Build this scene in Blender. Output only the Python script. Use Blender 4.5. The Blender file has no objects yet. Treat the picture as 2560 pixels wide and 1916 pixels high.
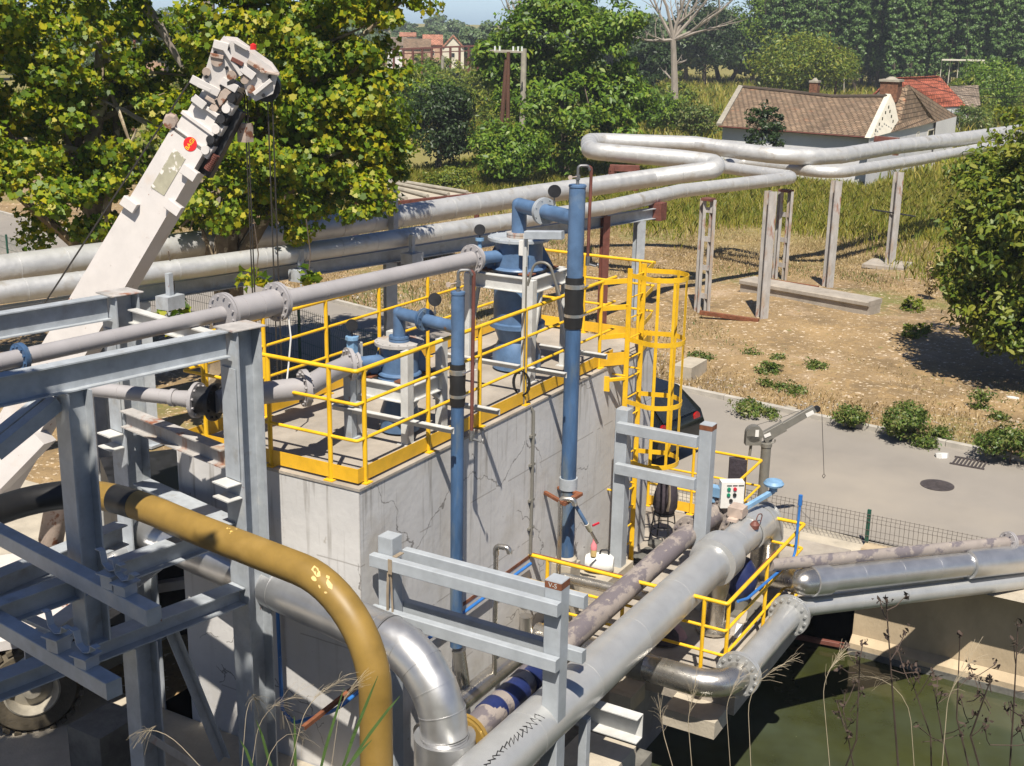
import bpy, math, random
import numpy as np
from mathutils import Vector, Matrix
random.seed(7); rng=np.random.default_rng(7)
SC=bpy.context.scene; COL=SC.collection
# ---------------------------------------------------------------- camera (surveyed so that the building edges are the world axes)
F=3150.0; PITCH=math.radians(15.95); ROLL=math.radians(1.0); CH=8.3
_U=np.array([.5,.8660254]); _V=np.array([-.8660254,.5])
def _w(d): return np.array([d[0]*_U[0]+d[1]*_U[1], d[0]*_V[0]+d[1]*_V[1], d[2]])
CAM=_w([1.59,-12.45,CH])
FWD=_w([0,math.cos(PITCH),-math.sin(PITCH)]); _r=_w([1.,0,0]); _u=np.cross(_r,FWD)
RT=_r*math.cos(ROLL)+_u*math.sin(ROLL); UP=-_r*math.sin(ROLL)+_u*math.cos(ROLL)
cd=bpy.data.cameras.new('camera'); cam=bpy.data.objects.new('camera',cd); COL.objects.link(cam)
M=Matrix(((RT[0],UP[0],-FWD[0],CAM[0]),(RT[1],UP[1],-FWD[1],CAM[1]),(RT[2],UP[2],-FWD[2],CAM[2]),(0,0,0,1)))
cam.matrix_world=M; cd.sensor_width=36; cd.lens=36*F/2560; cd.clip_start=.1; cd.clip_end=5000
SC.camera=cam
# ---------------------------------------------------------------- light
SUNV=Vector((.55,.29,-1.0)).normalized()
EL=math.asin(-SUNV.z)
world=bpy.data.worlds.new('World'); SC.world=world; world.use_nodes=True
nt=world.node_tree; bg=nt.nodes['Background']; sky=nt.nodes.new('ShaderNodeTexSky'); sky.sky_type='NISHITA'
sky.sun_disc=False; sky.sun_elevation=EL; sky.sun_rotation=math.atan2(-SUNV.x,-SUNV.y); sky.dust_density=1.0; sky.air_density=1.0; sky.ozone_density=1.0
tn=nt.nodes.new('ShaderNodeMix'); tn.data_type='RGBA'; tn.blend_type='MULTIPLY'; tn.inputs[0].default_value=1; nt.links.new(sky.outputs[0],tn.inputs[6]); tn.inputs[7].default_value=(.46,.60,.86,1); wc=nt.nodes.new('ShaderNodeTexCoord'); wz=nt.nodes.new('ShaderNodeSeparateXYZ'); nt.links.new(wc.outputs['Generated'],wz.inputs[0]); wm=nt.nodes.new('ShaderNodeMapRange'); wm.interpolation_type='SMOOTHSTEP'; wm.inputs[1].default_value=0; wm.inputs[2].default_value=.10; wm.inputs[3].default_value=4.2; wm.inputs[4].default_value=1; nt.links.new(wz.outputs[2],wm.inputs[0])
wv_=nt.nodes.new('ShaderNodeVectorMath'); wv_.operation='SCALE'; nt.links.new(tn.outputs[2],wv_.inputs[0]); nt.links.new(wm.outputs[0],wv_.inputs['Scale']); nt.links.new(wv_.outputs[0],bg.inputs[0]); bg.inputs[1].default_value=.05
sl=bpy.data.lights.new('sun','SUN'); sl.energy=5.0; sl.angle=math.radians(.5); sl.color=(1,.93,.82)
so=bpy.data.objects.new('sun',sl); COL.objects.link(so); so.rotation_euler=SUNV.to_track_quat('-Z','Y').to_euler(); so.location=(0,0,40)
SC.view_settings.view_transform='Standard'; SC.view_settings.look='None'; SC.view_settings.gamma=1; SC.view_settings.exposure=0.56
SC.cycles.max_bounces=6; SC.cycles.diffuse_bounces=2; SC.cycles.transparent_max_bounces=8
# ---------------------------------------------------------------- survey helpers: sight line of a photo point met with a known plane
CO={1:(0,0),2:(850,0),3:(1700,0),4:(0,640),5:(850,640),6:(1700,640),7:(0,1276),8:(850,1276),9:(1700,1276),
11:(0,1150),12:(200,800),13:(0,900),14:(1200,1350),15:(1600,1200),16:(1500,700),17:(400,1150),18:(0,1300),19:(900,1550),20:(1630,1400),21:(850,800),22:(1130,430),23:(500,700),24:(1200,1600),25:(1330,1180),26:(1850,980)}
def X(k,x,y):
    s=.38879 if k<10 else (.13286 if k==26 else .19439)
    return CO[k][0]+x*s,CO[k][1]+y*s
def ray(p): return FWD+RT*(p[0]-1280)/F-UP*(p[1]-958)/F
def _pl(p,i,v): d=ray(p); return Vector(CAM+d*(v-CAM[i])/d[i])
def pz(p,z): return _pl(p,2,z)
def pa(p,a): return _pl(p,0,a)
def pb(p,b): return _pl(p,1,b)
def pd(p,D): d=ray(p); return Vector(CAM+d*D/math.hypot(d[0],d[1]))
def zat(base,p):
    D=math.hypot(base[0]-CAM[0],base[1]-CAM[1]); d=ray(p); return CAM[2]+d[2]*D/math.hypot(d[0],d[1])
# ---------------------------------------------------------------- materials
MT={}
def mat(name,base,rough=.6,metal=0,var=.12,sc=6.0,bump=.0,spots=(),bsc=None,stretch=(1,1,1),c2=None):
    m=bpy.data.materials.new(name); m.use_nodes=True; n=m.node_tree.nodes; l=m.node_tree.links
    b=n['Principled BSDF']; b.inputs['Roughness'].default_value=rough; b.inputs['Metallic'].default_value=metal
    tc=n.new('ShaderNodeTexCoord'); mp=n.new('ShaderNodeMapping'); mp.inputs['Scale'].default_value=stretch
    l.new(tc.outputs['Object'],mp.inputs[0]); co=mp.outputs[0]
    nz=n.new('ShaderNodeTexNoise'); nz.inputs['Scale'].default_value=sc; nz.inputs['Detail'].default_value=6; nz.inputs['Roughness'].default_value=.65; l.new(co,nz.inputs['Vector'])
    rp=n.new('ShaderNodeValToRGB'); rp.color_ramp.elements[0].position=.3; rp.color_ramp.elements[1].position=.7
    d=[max(0,c*(1-2*var)) for c in base] if c2 is None else c2; u=[min(1,c*(1+var)) for c in base]
    rp.color_ramp.elements[0].color=(*d,1); rp.color_ramp.elements[1].color=(*u,1); l.new(nz.outputs['Fac'],rp.inputs[0]); col=rp.outputs[0]
    for i,(sc2,thr,scol,soft) in enumerate(spots):
        z=n.new('ShaderNodeTexNoise'); z.inputs['Scale'].default_value=sc2; z.inputs['Detail'].default_value=5; z.inputs['Roughness'].default_value=.6; z.noise_dimensions='4D'; z.inputs['W'].default_value=3.7*i+1; l.new(co,z.inputs['Vector'])
        r=n.new('ShaderNodeValToRGB'); r.color_ramp.elements[0].position=thr; r.color_ramp.elements[1].position=min(1,thr+soft); l.new(z.outputs['Fac'],r.inputs[0])
        mx=n.new('ShaderNodeMix'); mx.data_type='RGBA'; l.new(r.outputs[0],mx.inputs[0]); l.new(col,mx.inputs[6]); mx.inputs[7].default_value=(*scol,1); col=mx.outputs[2]
    l.new(col,b.inputs['Base Color'])
    rr=n.new('ShaderNodeMapRange'); rr.inputs[3].default_value=max(0,rough-.12); rr.inputs[4].default_value=min(1,rough+.12); l.new(nz.outputs['Fac'],rr.inputs[0]); l.new(rr.outputs[0],b.inputs['Roughness'])
    if bump:
        z=n.new('ShaderNodeTexNoise'); z.inputs['Scale'].default_value=bsc or sc*4; z.inputs['Detail'].default_value=4; l.new(co,z.inputs['Vector'])
        bp=n.new('ShaderNodeBump'); bp.inputs['Strength'].default_value=bump; bp.inputs['Distance'].default_value=.02; l.new(z.outputs['Fac'],bp.inputs['Height']); l.new(bp.outputs[0],b.inputs['Normal'])
    MT[name]=m; return m
RUST=(.16,.05,.02)
mat('steel_paint',(.37,.40,.43),.5,0,.12,5,.05,[(3.5,.60,(.27,.27,.26),.12),(7,.69,RUST,.03),(1.3,.60,(.46,.47,.46),.1)])
mat('steel_white',(.56,.56,.54),.5,0,.10,5,.05,[(4,.64,(.40,.38,.33),.1),(8,.72,RUST,.03)])
mat('steel_rusty',(.42,.40,.38),.65,0,.15,5,.1,[(3,.53,(.36,.28,.21),.1),(3.2,.57,(.27,.10,.05),.08)],stretch=(1,1,.35))
mat('tube_grey',(.36,.39,.42),.45,0,.08,5,.03,[(7,.74,(.3,.2,.1),.03),(14,.72,(.2,.2,.2),.02)])
mat('yellow',(.80,.47,.015),.42,0,.10,4,.03,[(3,.60,(.66,.42,.05),.12),(11,.71,(.22,.12,.04),.04)])
mat('yellow_board',(.76,.43,.02),.5,0,.12,3,.03,[(5,.66,(.42,.32,.04),.1)])
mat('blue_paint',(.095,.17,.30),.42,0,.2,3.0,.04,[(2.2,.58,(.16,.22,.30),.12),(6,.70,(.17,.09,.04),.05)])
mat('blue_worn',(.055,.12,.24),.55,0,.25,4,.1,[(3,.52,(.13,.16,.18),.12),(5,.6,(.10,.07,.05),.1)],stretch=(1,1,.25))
mat('blue_hose',(.03,.16,.48),.4,0,.1,6,0,[(9,.68,(.3,.4,.5),.04)])
mat('ochre',(.265,.165,.036),.5,0,.12,2.5,.05,[(1.7,.56,(.30,.19,.05),.15),(5,.69,(.72,.48,.14),.01),(14,.70,(.16,.09,.03),.04)])
mat('primer_patch',(.72,.50,.20),.6,0,.1,20)
mat('black_band',(.012,.012,.012),.45,0,.2,4,.02)
mat('mauve_pipe',(.335,.32,.325),.45,0,.05,3,.02,[(8,.72,(.42,.38,.33),.05)])
mat('mottled',(.30,.26,.235),.6,0,.1,3,.05,[(4.5,.49,(.155,.135,.145),.05),(9,.62,(.36,.31,.26),.05)],stretch=(.55,1,1))
mat('navy',(.015,.025,.10),.4,0,.2,4,0)
def clad(name,base,rough,bstr=.25,dirt=.6,mtl=.85):
    m=mat(name,base,rough,mtl,.06,3,bstr,[(2.0,dirt,(.34,.29,.22),.2)],bsc=3.5); return m
clad('clad_alu',(.62,.62,.62),.36,.12,.66)
clad('clad_dented',(.56,.56,.55),.50,.9,.57,.45)
clad('clad_band',(.70,.69,.67),.45,.1,.7,.3)
clad('clad_dark',(.60,.60,.60),.33,.15,.66)
mat('silver_paint',(.50,.505,.50),.36,.5,.06,3,.05,[(5,.68,(.33,.31,.27),.08)])
mat('inox',(.56,.53,.48),.28,.9,.1,3,.12,[(3,.6,(.40,.33,.24),.15)])
mat('bolt',(.25,.25,.25),.45,.7,.1,10)
mat('rubber',(.015,.015,.016),.6,0,.2,8,.05)
mat('rust',(.20,.07,.03),.8,0,.25,7,.1)
mat('brown_paint',(.16,.055,.04),.6,0,.2,5,.05)
mat('crane_white',(.60,.565,.54),.45,0,.05,3,.04,[(2.4,.58,(.56,.48,.41),.15),(6,.655,(.30,.14,.09),.02),(20,.68,(.25,.15,.1),.03)])
mat('crane_rust',(.45,.36,.30),.6,0,.15,5,.08,[(7,.55,(.2,.08,.04),.06)])
mat('dark_metal',(.03,.03,.033),.5,.3,.3,6)
mat('cable',(.05,.045,.04),.5,.4,.1,6)
mat('sticker_red',(.62,.02,.02),.4,0,.03,4); mat('sticker_yellow',(.75,.50,.03),.4,0,.03,4)
mat('tape_residue',(.36,.34,.25),.7,0,.1,8,0,[(9,.52,(.68,.64,.6),.04)])
mat('concrete',(.36,.32,.27),.9,0,.16,1.5,.35,[(.9,.55,(.25,.21,.17),.2),(12,.68,(.18,.16,.14),.05)],bsc=40)
mat('concrete_pale',(.44,.39,.31),.9,0,.12,2,.3,[(3,.6,(.30,.27,.22),.15)],bsc=30)
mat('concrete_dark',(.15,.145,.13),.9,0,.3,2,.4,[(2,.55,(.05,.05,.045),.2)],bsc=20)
mat('asphalt',(.265,.24,.21),.9,0,.08,.35,.25,[(.25,.5,(.31,.275,.23),.2),(60,.66,(.12,.11,.10),.1),(1.2,.7,(.16,.15,.14),.06)],bsc=120)
mat('canal_concrete',(.44,.35,.235),.9,0,.14,1.2,.3,[(1.5,.57,(.33,.27,.18),.2),(7,.66,(.2,.17,.11),.05)],bsc=20,stretch=(1,1,.6))
mat('kerbstone',(.42,.39,.34),.9,0,.12,3,.2)
mat('manhole',(.10,.085,.085),.6,.4,.2,10,.5)
mat('bark_plane',(.22,.17,.11),.9,0,.3,2.5,.5,[(3,.55,(.42,.36,.25),.04),(4,.6,(.06,.045,.03),.05)])
mat('bark',(.12,.09,.065),.9,0,.3,6,.6,stretch=(1,1,.3))
mat('bark_dead',(.30,.26,.22),.85,0,.15,4,.4,[(3,.6,(.25,.2,.17),.1)],stretch=(1,1,.3))
mat('wood_pole',(.11,.05,.03),.85,0,.2,5,.2,stretch=(1,1,.2))
mat('concrete_pole',(.34,.31,.25),.85,0,.15,3,.2)
mat('plaster_white',(.66,.66,.68),.85,0,.05,.6,.05,[(.8,.62,(.5,.48,.45),.2)])
mat('plaster_cream',(.62,.58,.48),.85,0,.08,1,.05,[(1.5,.6,(.42,.38,.30),.15)])
mat('brick',(.50,.33,.23),.9,0,.2,3,.2)
mat('brick_chimney',(.20,.09,.05),.9,0,.35,8,.3)
mat('window_dark',(.02,.025,.03),.2,0,.2,3)
mat('fence_green',(.01,.075,.05),.5,0,.1,5); mat('wire',(.17,.15,.13),.5,.5,.1,9)
mat('davit_grey',(.20,.19,.165),.5,.2,.1,5,.03)
mat('white_box',(.72,.70,.66),.4,0,.04,4); mat('green_button',(.01,.22,.12),.3,0,0,4); mat('red_button',(.5,.02,.04),.3,0,0,4)
mat('valve_blue',(.20,.36,.55),.5,0,.15,5); mat('cloth_dark',(.045,.035,.045),.8,0,.3,5,.5); mat('cloth_pink',(.42,.27,.28),.8,0,.1,5,.3)
mat('plastic_white',(.75,.75,.72),.35,0,.03,4); mat('bottle_pink',(.75,.25,.28),.2,0,.05,4)
mat('bottle_amber',(.55,.40,.18),.15,0,.05,4)
mat('tyre',(.10,.082,.055),.85,0,.2,6,.3); mat('rim',(.36,.33,.27),.5,.2,.15,5)
mat('car_dark',(.01,.012,.012),.15,0,.1,3); mat('tail_red',(.35,.01,.01),.2,0,.1,3)
mat('strap',(.30,.24,.17),.8,0,.1,9); mat('marker',(.01,.01,.012),.6,0,0,3)
mat('dry_stem',(.30,.25,.17),.8,0,.2,8); mat('dead_head',(.075,.05,.038),.85,0,.3,9); mat('green_blade',(.07,.13,.03),.6,0,.3,5)
mat('bank_soil',(.07,.075,.03),.95,0,.3,2,.3)
mat('insulator',(.7,.75,.72),.2,0,.05,5)
def wallmat():
    m=mat('wall_white',(.55,.54,.53),.85,0,.06,1.2,.25,[(1.1,.54,(.43,.40,.355),.2),(22,.70,(.16,.14,.12),.03),(5,.66,(.36,.33,.29),.06)],bsc=9)
    n=m.node_tree.nodes; l=m.node_tree.links; b=n['Principled BSDF']; col=b.inputs['Base Color'].links[0].from_socket
    tc=n.new('ShaderNodeTexCoord'); sep=n.new('ShaderNodeSeparateXYZ')
    g=n.new('ShaderNodeNewGeometry'); l.new(g.outputs['Position'],sep.inputs[0])
    def mix(fac,c):
        nonlocal col
        mx=n.new('ShaderNodeMix'); mx.data_type='RGBA'; l.new(fac,mx.inputs[0]); l.new(col,mx.inputs[6]); mx.inputs[7].default_value=(*c,1); col=mx.outputs[2]
    def mth(op,a,bv=None,c=None):
        q=n.new('ShaderNodeMath'); q.operation=op
        for i,vv in enumerate((a,bv,c)):
            if vv is None: continue
            if isinstance(vv,(int,float)): q.inputs[i].default_value=vv
            else: l.new(vv,q.inputs[i])
        return q.outputs[0]
    nz=n.new('ShaderNodeTexNoise'); nz.inputs['Scale'].default_value=1.6; nz.inputs['Detail'].default_value=3; l.new(g.outputs['Position'],nz.inputs[0])
    # formwork joints every .5 m, broken up
    zz=mth('ADD',sep.outputs[2],mth('MULTIPLY',nz.outputs['Fac'],.02)); fr=mth('FRACT',mth('MULTIPLY',mth('ADD',zz,.40),.98))
    ln=mth('LESS_THAN',fr,.016); br=n.new('ShaderNodeTexNoise'); br.inputs['Scale'].default_value=2.2; l.new(g.outputs['Position'],br.inputs[0])
    mix(mth('MULTIPLY',ln,mth('MULTIPLY',mth('GREATER_THAN',br.outputs['Fac'],.47),.55)),(.22,.2,.18))
    # panel joints (vertical)
    fx=mth('FRACT',mth('MULTIPLY',mth('ADD',sep.outputs[0],sep.outputs[1]),.37)); mix(mth('MULTIPLY',mth('LESS_THAN',fx,.004),.4),(.3,.28,.26))
    # cracks
    vd=n.new('ShaderNodeVectorMath'); vd.operation='ADD'; nc=n.new('ShaderNodeTexNoise'); nc.inputs['Scale'].default_value=3; nc.inputs['Detail'].default_value=6; l.new(g.outputs['Position'],nc.inputs[0])
    sc=n.new('ShaderNodeVectorMath'); sc.operation='SCALE'; sc.inputs['Scale'].default_value=.45; l.new(nc.outputs['Color'],sc.inputs[0]); l.new(g.outputs['Position'],vd.inputs[0]); l.new(sc.outputs[0],vd.inputs[1])
    vo=n.new('ShaderNodeTexVoronoi'); vo.feature='DISTANCE_TO_EDGE'; vo.inputs['Scale'].default_value=.75; l.new(vd.outputs[0],vo.inputs['Vector'])
    mk=n.new('ShaderNodeTexNoise'); mk.inputs['Scale'].default_value=.9; l.new(g.outputs['Position'],mk.inputs[0]); mix(mth('MULTIPLY',mth('MULTIPLY',mth('LESS_THAN',vo.outputs['Distance'],.005),mth('GREATER_THAN',mk.outputs['Fac'],.53)),.7),(.12,.11,.10))
    # drip stains below the top edge
    mpp=n.new('ShaderNodeMapping'); mpp.inputs['Scale'].default_value=(7,7,.5); l.new(g.outputs['Position'],mpp.inputs[0])
    dn=n.new('ShaderNodeTexNoise'); dn.inputs['Scale'].default_value=1.5; dn.inputs['Detail'].default_value=4; l.new(mpp.outputs[0],dn.inputs[0])
    topf=n.new('ShaderNodeMapRange'); topf.inputs[1].default_value=1.2; topf.inputs[2].default_value=3.55; topf.inputs[3].default_value=.15; topf.inputs[4].default_value=1; l.new(sep.outputs[2],topf.inputs[0])
    dr=n.new('ShaderNodeMapRange'); dr.inputs[1].default_value=.56; dr.inputs[2].default_value=.72; l.new(dn.outputs['Fac'],dr.inputs[0])
    mix(mth('MULTIPLY',mth('MULTIPLY',dr.outputs[0],topf.outputs[0]),.9),(.20,.18,.155))
    l.new(col,b.inputs['Base Color'])
wallmat()
def groundmat():
    m=mat('dry_ground',(.285,.195,.095),.95,0,.28,.5,.9,[(.35,.56,(.38,.28,.18),.12),(.2,.53,(.15,.155,.035),.12),(1.1,.54,(.25,.17,.08),.14),(3.5,.52,(.30,.20,.09),.10),(2.6,.64,(.13,.155,.03),.08),(9,.58,(.58,.47,.34),.05),(15,.56,(.17,.115,.06),.06)],bsc=9); return m
groundmat()
def meadow():
    m=MT['dry_ground']; n=m.node_tree.nodes; l=m.node_tree.links; b=n['Principled BSDF']; col=b.inputs['Base Color'].links[0].from_socket
    g=n.new('ShaderNodeNewGeometry'); sp=n.new('ShaderNodeSeparateXYZ'); l.new(g.outputs['Position'],sp.inputs[0]); mr=n.new('ShaderNodeMapRange'); mr.inputs[1].default_value=34; mr.inputs[2].default_value=44; mr.inputs[4].default_value=.75; l.new(sp.outputs[0],mr.inputs[0])
    mx=n.new('ShaderNodeMix'); mx.data_type='RGBA'; l.new(mr.outputs[0],mx.inputs[0]); l.new(col,mx.inputs[6]); mx.inputs[7].default_value=(.20,.19,.04,1); l.new(mx.outputs[2],b.inputs['Base Color'])
meadow()
def watermat():
    m=mat('water',(.042,.047,.015),.05,0,.25,.5,.0,[(.16,.50,(.062,.078,.052),.14),(14,.72,(.25,.24,.16),.02)]); n=m.node_tree.nodes; l=m.node_tree.links; b=n['Principled BSDF']
    z=n.new('ShaderNodeTexNoise'); z.inputs['Scale'].default_value=2.5; z.inputs['Detail'].default_value=3; g=n.new('ShaderNodeNewGeometry'); l.new(g.outputs['Position'],z.inputs[0])
    bp=n.new('ShaderNodeBump'); bp.inputs['Strength'].default_value=.12; bp.inputs['Distance'].default_value=.05; l.new(z.outputs[0],bp.inputs['Height']); l.new(bp.outputs[0],b.inputs['Normal'])
watermat()
def tilemat(name,c1,c2,c3,sx,sy,axis):
    # roof tiles: courses and joints laid out in the roof's own object coordinates
    m=mat(name,c1,.9,0,.2,.9,0,[(2.2,.52,c2,.12),(1.4,.62,c3,.08)]); n=m.node_tree.nodes; l=m.node_tree.links; b=n['Principled BSDF']
    tc=n.new('ShaderNodeTexCoord'); mp=n.new('ShaderNodeMapping'); l.new(tc.outputs['UV'],mp.inputs[0]); mp.inputs['Scale'].default_value=(1/sx,1/sy,1)
    br=n.new('ShaderNodeTexBrick'); br.inputs['Scale'].default_value=1; br.inputs['Mortar Size'].default_value=.12; br.inputs['Brick Width'].default_value=1; br.inputs['Row Height'].default_value=1; l.new(mp.outputs[0],br.inputs[0])
    br.inputs['Color1'].default_value=(1,1,1,1); br.inputs['Color2'].default_value=(.62,.6,.55,1); br.inputs['Mortar'].default_value=(.28,.26,.24,1); br.inputs['Mortar Smooth'].default_value=.6
    mx=n.new('ShaderNodeMix'); mx.data_type='RGBA'; mx.blend_type='MULTIPLY'; mx.inputs[0].default_value=1; l.new(b.inputs['Base Color'].links[0].from_socket,mx.inputs[6]); l.new(br.outputs[0],mx.inputs[7]); l.new(mx.outputs[2],b.inputs['Base Color'])
    bp=n.new('ShaderNodeBump'); bp.inputs['Strength'].default_value=.8; bp.inputs['Distance'].default_value=.06; l.new(br.outputs['Fac'],bp.inputs['Height']); bp.invert=True; l.new(bp.outputs[0],b.inputs['Normal'])
tilemat('tile_old',(.31,.215,.14),(.22,.165,.11),(.44,.22,.12),.34,.26,0)
tilemat('tile_red',(.50,.135,.075),(.46,.13,.08),(.52,.15,.09),.36,.34,0)
tilemat('tile_grey',(.30,.235,.18),(.22,.18,.14),(.34,.24,.17),.34,.3,0)
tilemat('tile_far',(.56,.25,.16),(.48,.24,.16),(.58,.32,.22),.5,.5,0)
def leafmat(name,cols,trans=.35,rough=.5):
    m=bpy.data.materials.new(name); m.use_nodes=True; n=m.node_tree.nodes; l=m.node_tree.links; b=n['Principled BSDF']; out=n['Material Output']
    g=n.new('ShaderNodeNewGeometry'); r=n.new('ShaderNodeValToRGB'); e=r.color_ramp.elements
    e[0].position=0; e[0].color=(*cols[0],1); e[1].position=1; e[1].color=(*cols[-1],1)
    for i,c in enumerate(cols[1:-1]): q=e.new((i+1)/(len(cols)-1)); q.color=(*c,1)
    # clump-scale variation
    z=n.new('ShaderNodeTexNoise'); z.inputs['Scale'].default_value=.8; z.inputs['Detail'].default_value=2; l.new(g.outputs['Position'],z.inputs[0])
    ad=n.new('ShaderNodeMath'); ad.operation='MULTIPLY_ADD'; l.new(z.outputs[0],ad.inputs[0]); ad.inputs[1].default_value=.9; ad.inputs[2].default_value=-.45
    a2=n.new('ShaderNodeMath'); a2.operation='ADD'; a2.use_clamp=True; l.new(g.outputs['Random Per Island'],a2.inputs[0]); l.new(ad.outputs[0],a2.inputs[1]); l.new(a2.outputs[0],r.inputs[0])
    l.new(r.outputs[0],b.inputs['Base Color']); b.inputs['Roughness'].default_value=rough
    t=n.new('ShaderNodeBsdfTranslucent'); l.new(r.outputs[0],t.inputs[0]); mx=n.new('ShaderNodeMixShader'); mx.inputs[0].default_value=trans; l.new(b.outputs[0],mx.inputs[1]); l.new(t.outputs[0],mx.inputs[2]); l.new(mx.outputs[0],out.inputs[0])
    MT[name]=m
leafmat('leaf_plane',[(.055,.11,.006),(.12,.21,.009),(.19,.28,.010),(.32,.36,.012),(.46,.40,.016)],.45)
leafmat('leaf_walnut',[(.05,.11,.008),(.10,.19,.012),(.15,.25,.016),(.23,.29,.025)],.3)
leafmat('leaf_dark',[(.015,.035,.008),(.025,.055,.010),(.045,.08,.012)],.25)
leafmat('leaf_yellowgreen',[(.07,.12,.012),(.13,.19,.015),(.20,.24,.02),(.27,.27,.03)],.35)
leafmat('leaf_poplar',[(.06,.12,.025),(.08,.15,.035),(.12,.21,.05),(.17,.27,.07)],.25)
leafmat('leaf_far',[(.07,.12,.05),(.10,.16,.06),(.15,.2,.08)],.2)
leafmat('leaf_pale',[(.10,.13,.07),(.16,.19,.11),(.2,.22,.14)],.2)
leafmat('leaf_weed',[(.05,.10,.015),(.09,.15,.02),(.15,.20,.035),(.22,.21,.07)],.3)
leafmat('straw',[(.22,.16,.06),(.42,.31,.15),(.55,.43,.24)],.25)
leafmat('tallgrass',[(.12,.17,.015),(.21,.24,.02),(.33,.30,.035),(.44,.36,.10)],.3)
# ---------------------------------------------------------------- mesh helpers
ORG={}
def V(*a): return Vector(a) if len(a)==3 else Vector(a[0])
class MB:
    def __init__(s): s.v=[]; s.f=[]; s.uv={}
    def add(s,vs,fs):
        o=len(s.v); s.v+= [tuple(x) for x in vs]; s.f+=[tuple(i+o for i in f) for f in fs]; return s
    def box(s,lo,hi):
        x0,y0,z0=lo; x1,y1,z1=hi
        return s.add([(x0,y0,z0),(x1,y0,z0),(x1,y1,z0),(x0,y1,z0),(x0,y0,z1),(x1,y0,z1),(x1,y1,z1),(x0,y1,z1)],[(0,3,2,1),(4,5,6,7),(0,1,5,4),(1,2,6,5),(2,3,7,6),(3,0,4,7)])
    def frame(s,p0,p1,up=None):
        p0=V(p0);p1=V(p1); d=(p1-p0).normalized()
        u=V(up) if up is not None else (Vector((0,0,1)) if abs(d.z)<.9 else Vector((1,0,0)))
        sd=d.cross(u).normalized(); u=sd.cross(d).normalized(); return p0,p1,d,sd,u
    def prism(s,p0,p1,prof,up=None):
        p0,p1,d,sd,u=s.frame(p0,p1,up); n=len(prof)
        vs=[p0+sd*a+u*b for a,b in prof]+[p1+sd*a+u*b for a,b in prof]
        return s.add(vs,[tuple(range(n)),tuple(range(2*n-1,n-1,-1))]+[(i,i+n,(i+1)%n+n,(i+1)%n) for i in range(n)])
    def bar(s,p0,p1,w,h,up=None,bev=.006):
        a,b=w/2,h/2; c=min(bev,a*.4,b*.4)
        return s.prism(p0,p1,[(-a+c,-b),(a-c,-b),(a,-b+c),(a,b-c),(a-c,b),(-a+c,b),(-a,b-c),(-a,-b+c)][::-1],up)
    def ibeam(s,p0,p1,w,h,t=.015,tw=.01,up=None):
        a,b=w/2,h/2
        return s.prism(p0,p1,[(-a,-b),(-a,-b+t),(-tw/2,-b+t),(-tw/2,b-t),(-a,b-t),(-a,b),(a,b),(a,b-t),(tw/2,b-t),(tw/2,-b+t),(a,-b+t),(a,-b)],up)
    def channel(s,p0,p1,w,h,t=.01,up=None,side=1):
        a,b=w/2*side,h/2; q=t*side
        pr=[(-a,-b),(-a,b),(a,b),(a,b-t),(-a+q,b-t),(-a+q,-b+t),(a,-b+t),(a,-b)]
        return s.prism(p0,p1,pr if side>0 else pr[::-1],up)
    def angle(s,p0,p1,w,t=.008,up=None,side=1):
        pr=[(0,0),(w*side,0),(w*side,-t),(t*side,-t),(t*side,-w),(0,-w)]
        return s.prism(p0,p1,pr if side<0 else pr[::-1],up)
    def tube(s,pts,r,n=16,cap=True,rs=None):
        pts=[V(p) for p in pts]; m=len(pts)
        if m<2: return s
        t=[(pts[min(i+1,m-1)]-pts[max(i-1,0)]).normalized() for i in range(m)]
        u=Vector((0,0,1)) if abs(t[0].z)<.9 else Vector((1,0,0)); sd=t[0].cross(u).normalized(); vs=[]
        for i in range(m):
            sd=(sd-t[i]*sd.dot(t[i])); sd.normalize(); b=t[i].cross(sd)
            k=1.0
            if 0<i<m-1:
                c=(pts[i]-pts[i-1]).normalized().dot((pts[i+1]-pts[i]).normalized()); k=1/max(.5,math.sqrt(max(.01,(1+c)/2)))
            rr=(rs[i] if rs else r)
            for j in range(n):
                A=2*math.pi*j/n; o=sd*math.cos(A)*rr+b*math.sin(A)*rr
                if k>1.001:
                    bi=((pts[i+1]-pts[i]).normalized()-(pts[i]-pts[i-1]).normalized())
                    if bi.length>1e-6: bi.normalize(); o=o+bi*(o.dot(bi))*(k-1)
                vs.append(pts[i]+o)
        fs=[(i*n+j,i*n+(j+1)%n,(i+1)*n+(j+1)%n,(i+1)*n+j) for i in range(m-1) for j in range(n)]
        if cap: fs+=[tuple(range(n-1,-1,-1)),tuple((m-1)*n+j for j in range(n))]
        return s.add(vs,fs)
    def disc(s,c,ax,r,t,n=24,ri=0):
        c=V(c); ax=V(ax).normalized(); return s.tube([c-ax*t/2,c+ax*t/2],r,n)
    def flange(s,c,ax,r,t,nb=8,br=.012,pr=None,seg=28):
        c=V(c); ax=V(ax).normalized(); s.disc(c,ax,r,t,seg)
        u=Vector((0,0,1)) if abs(ax.z)<.9 else Vector((1,0,0)); a=ax.cross(u).normalized(); b=ax.cross(a)
        for i in range(nb):
            A=2*math.pi*(i+.5)/nb; q=c+(a*math.cos(A)+b*math.sin(A))*(r-br*2.2); s.tube([q-ax*(t/2+br*1.3),q+ax*(t/2+br*1.3)],br,6)
        return s
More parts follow.
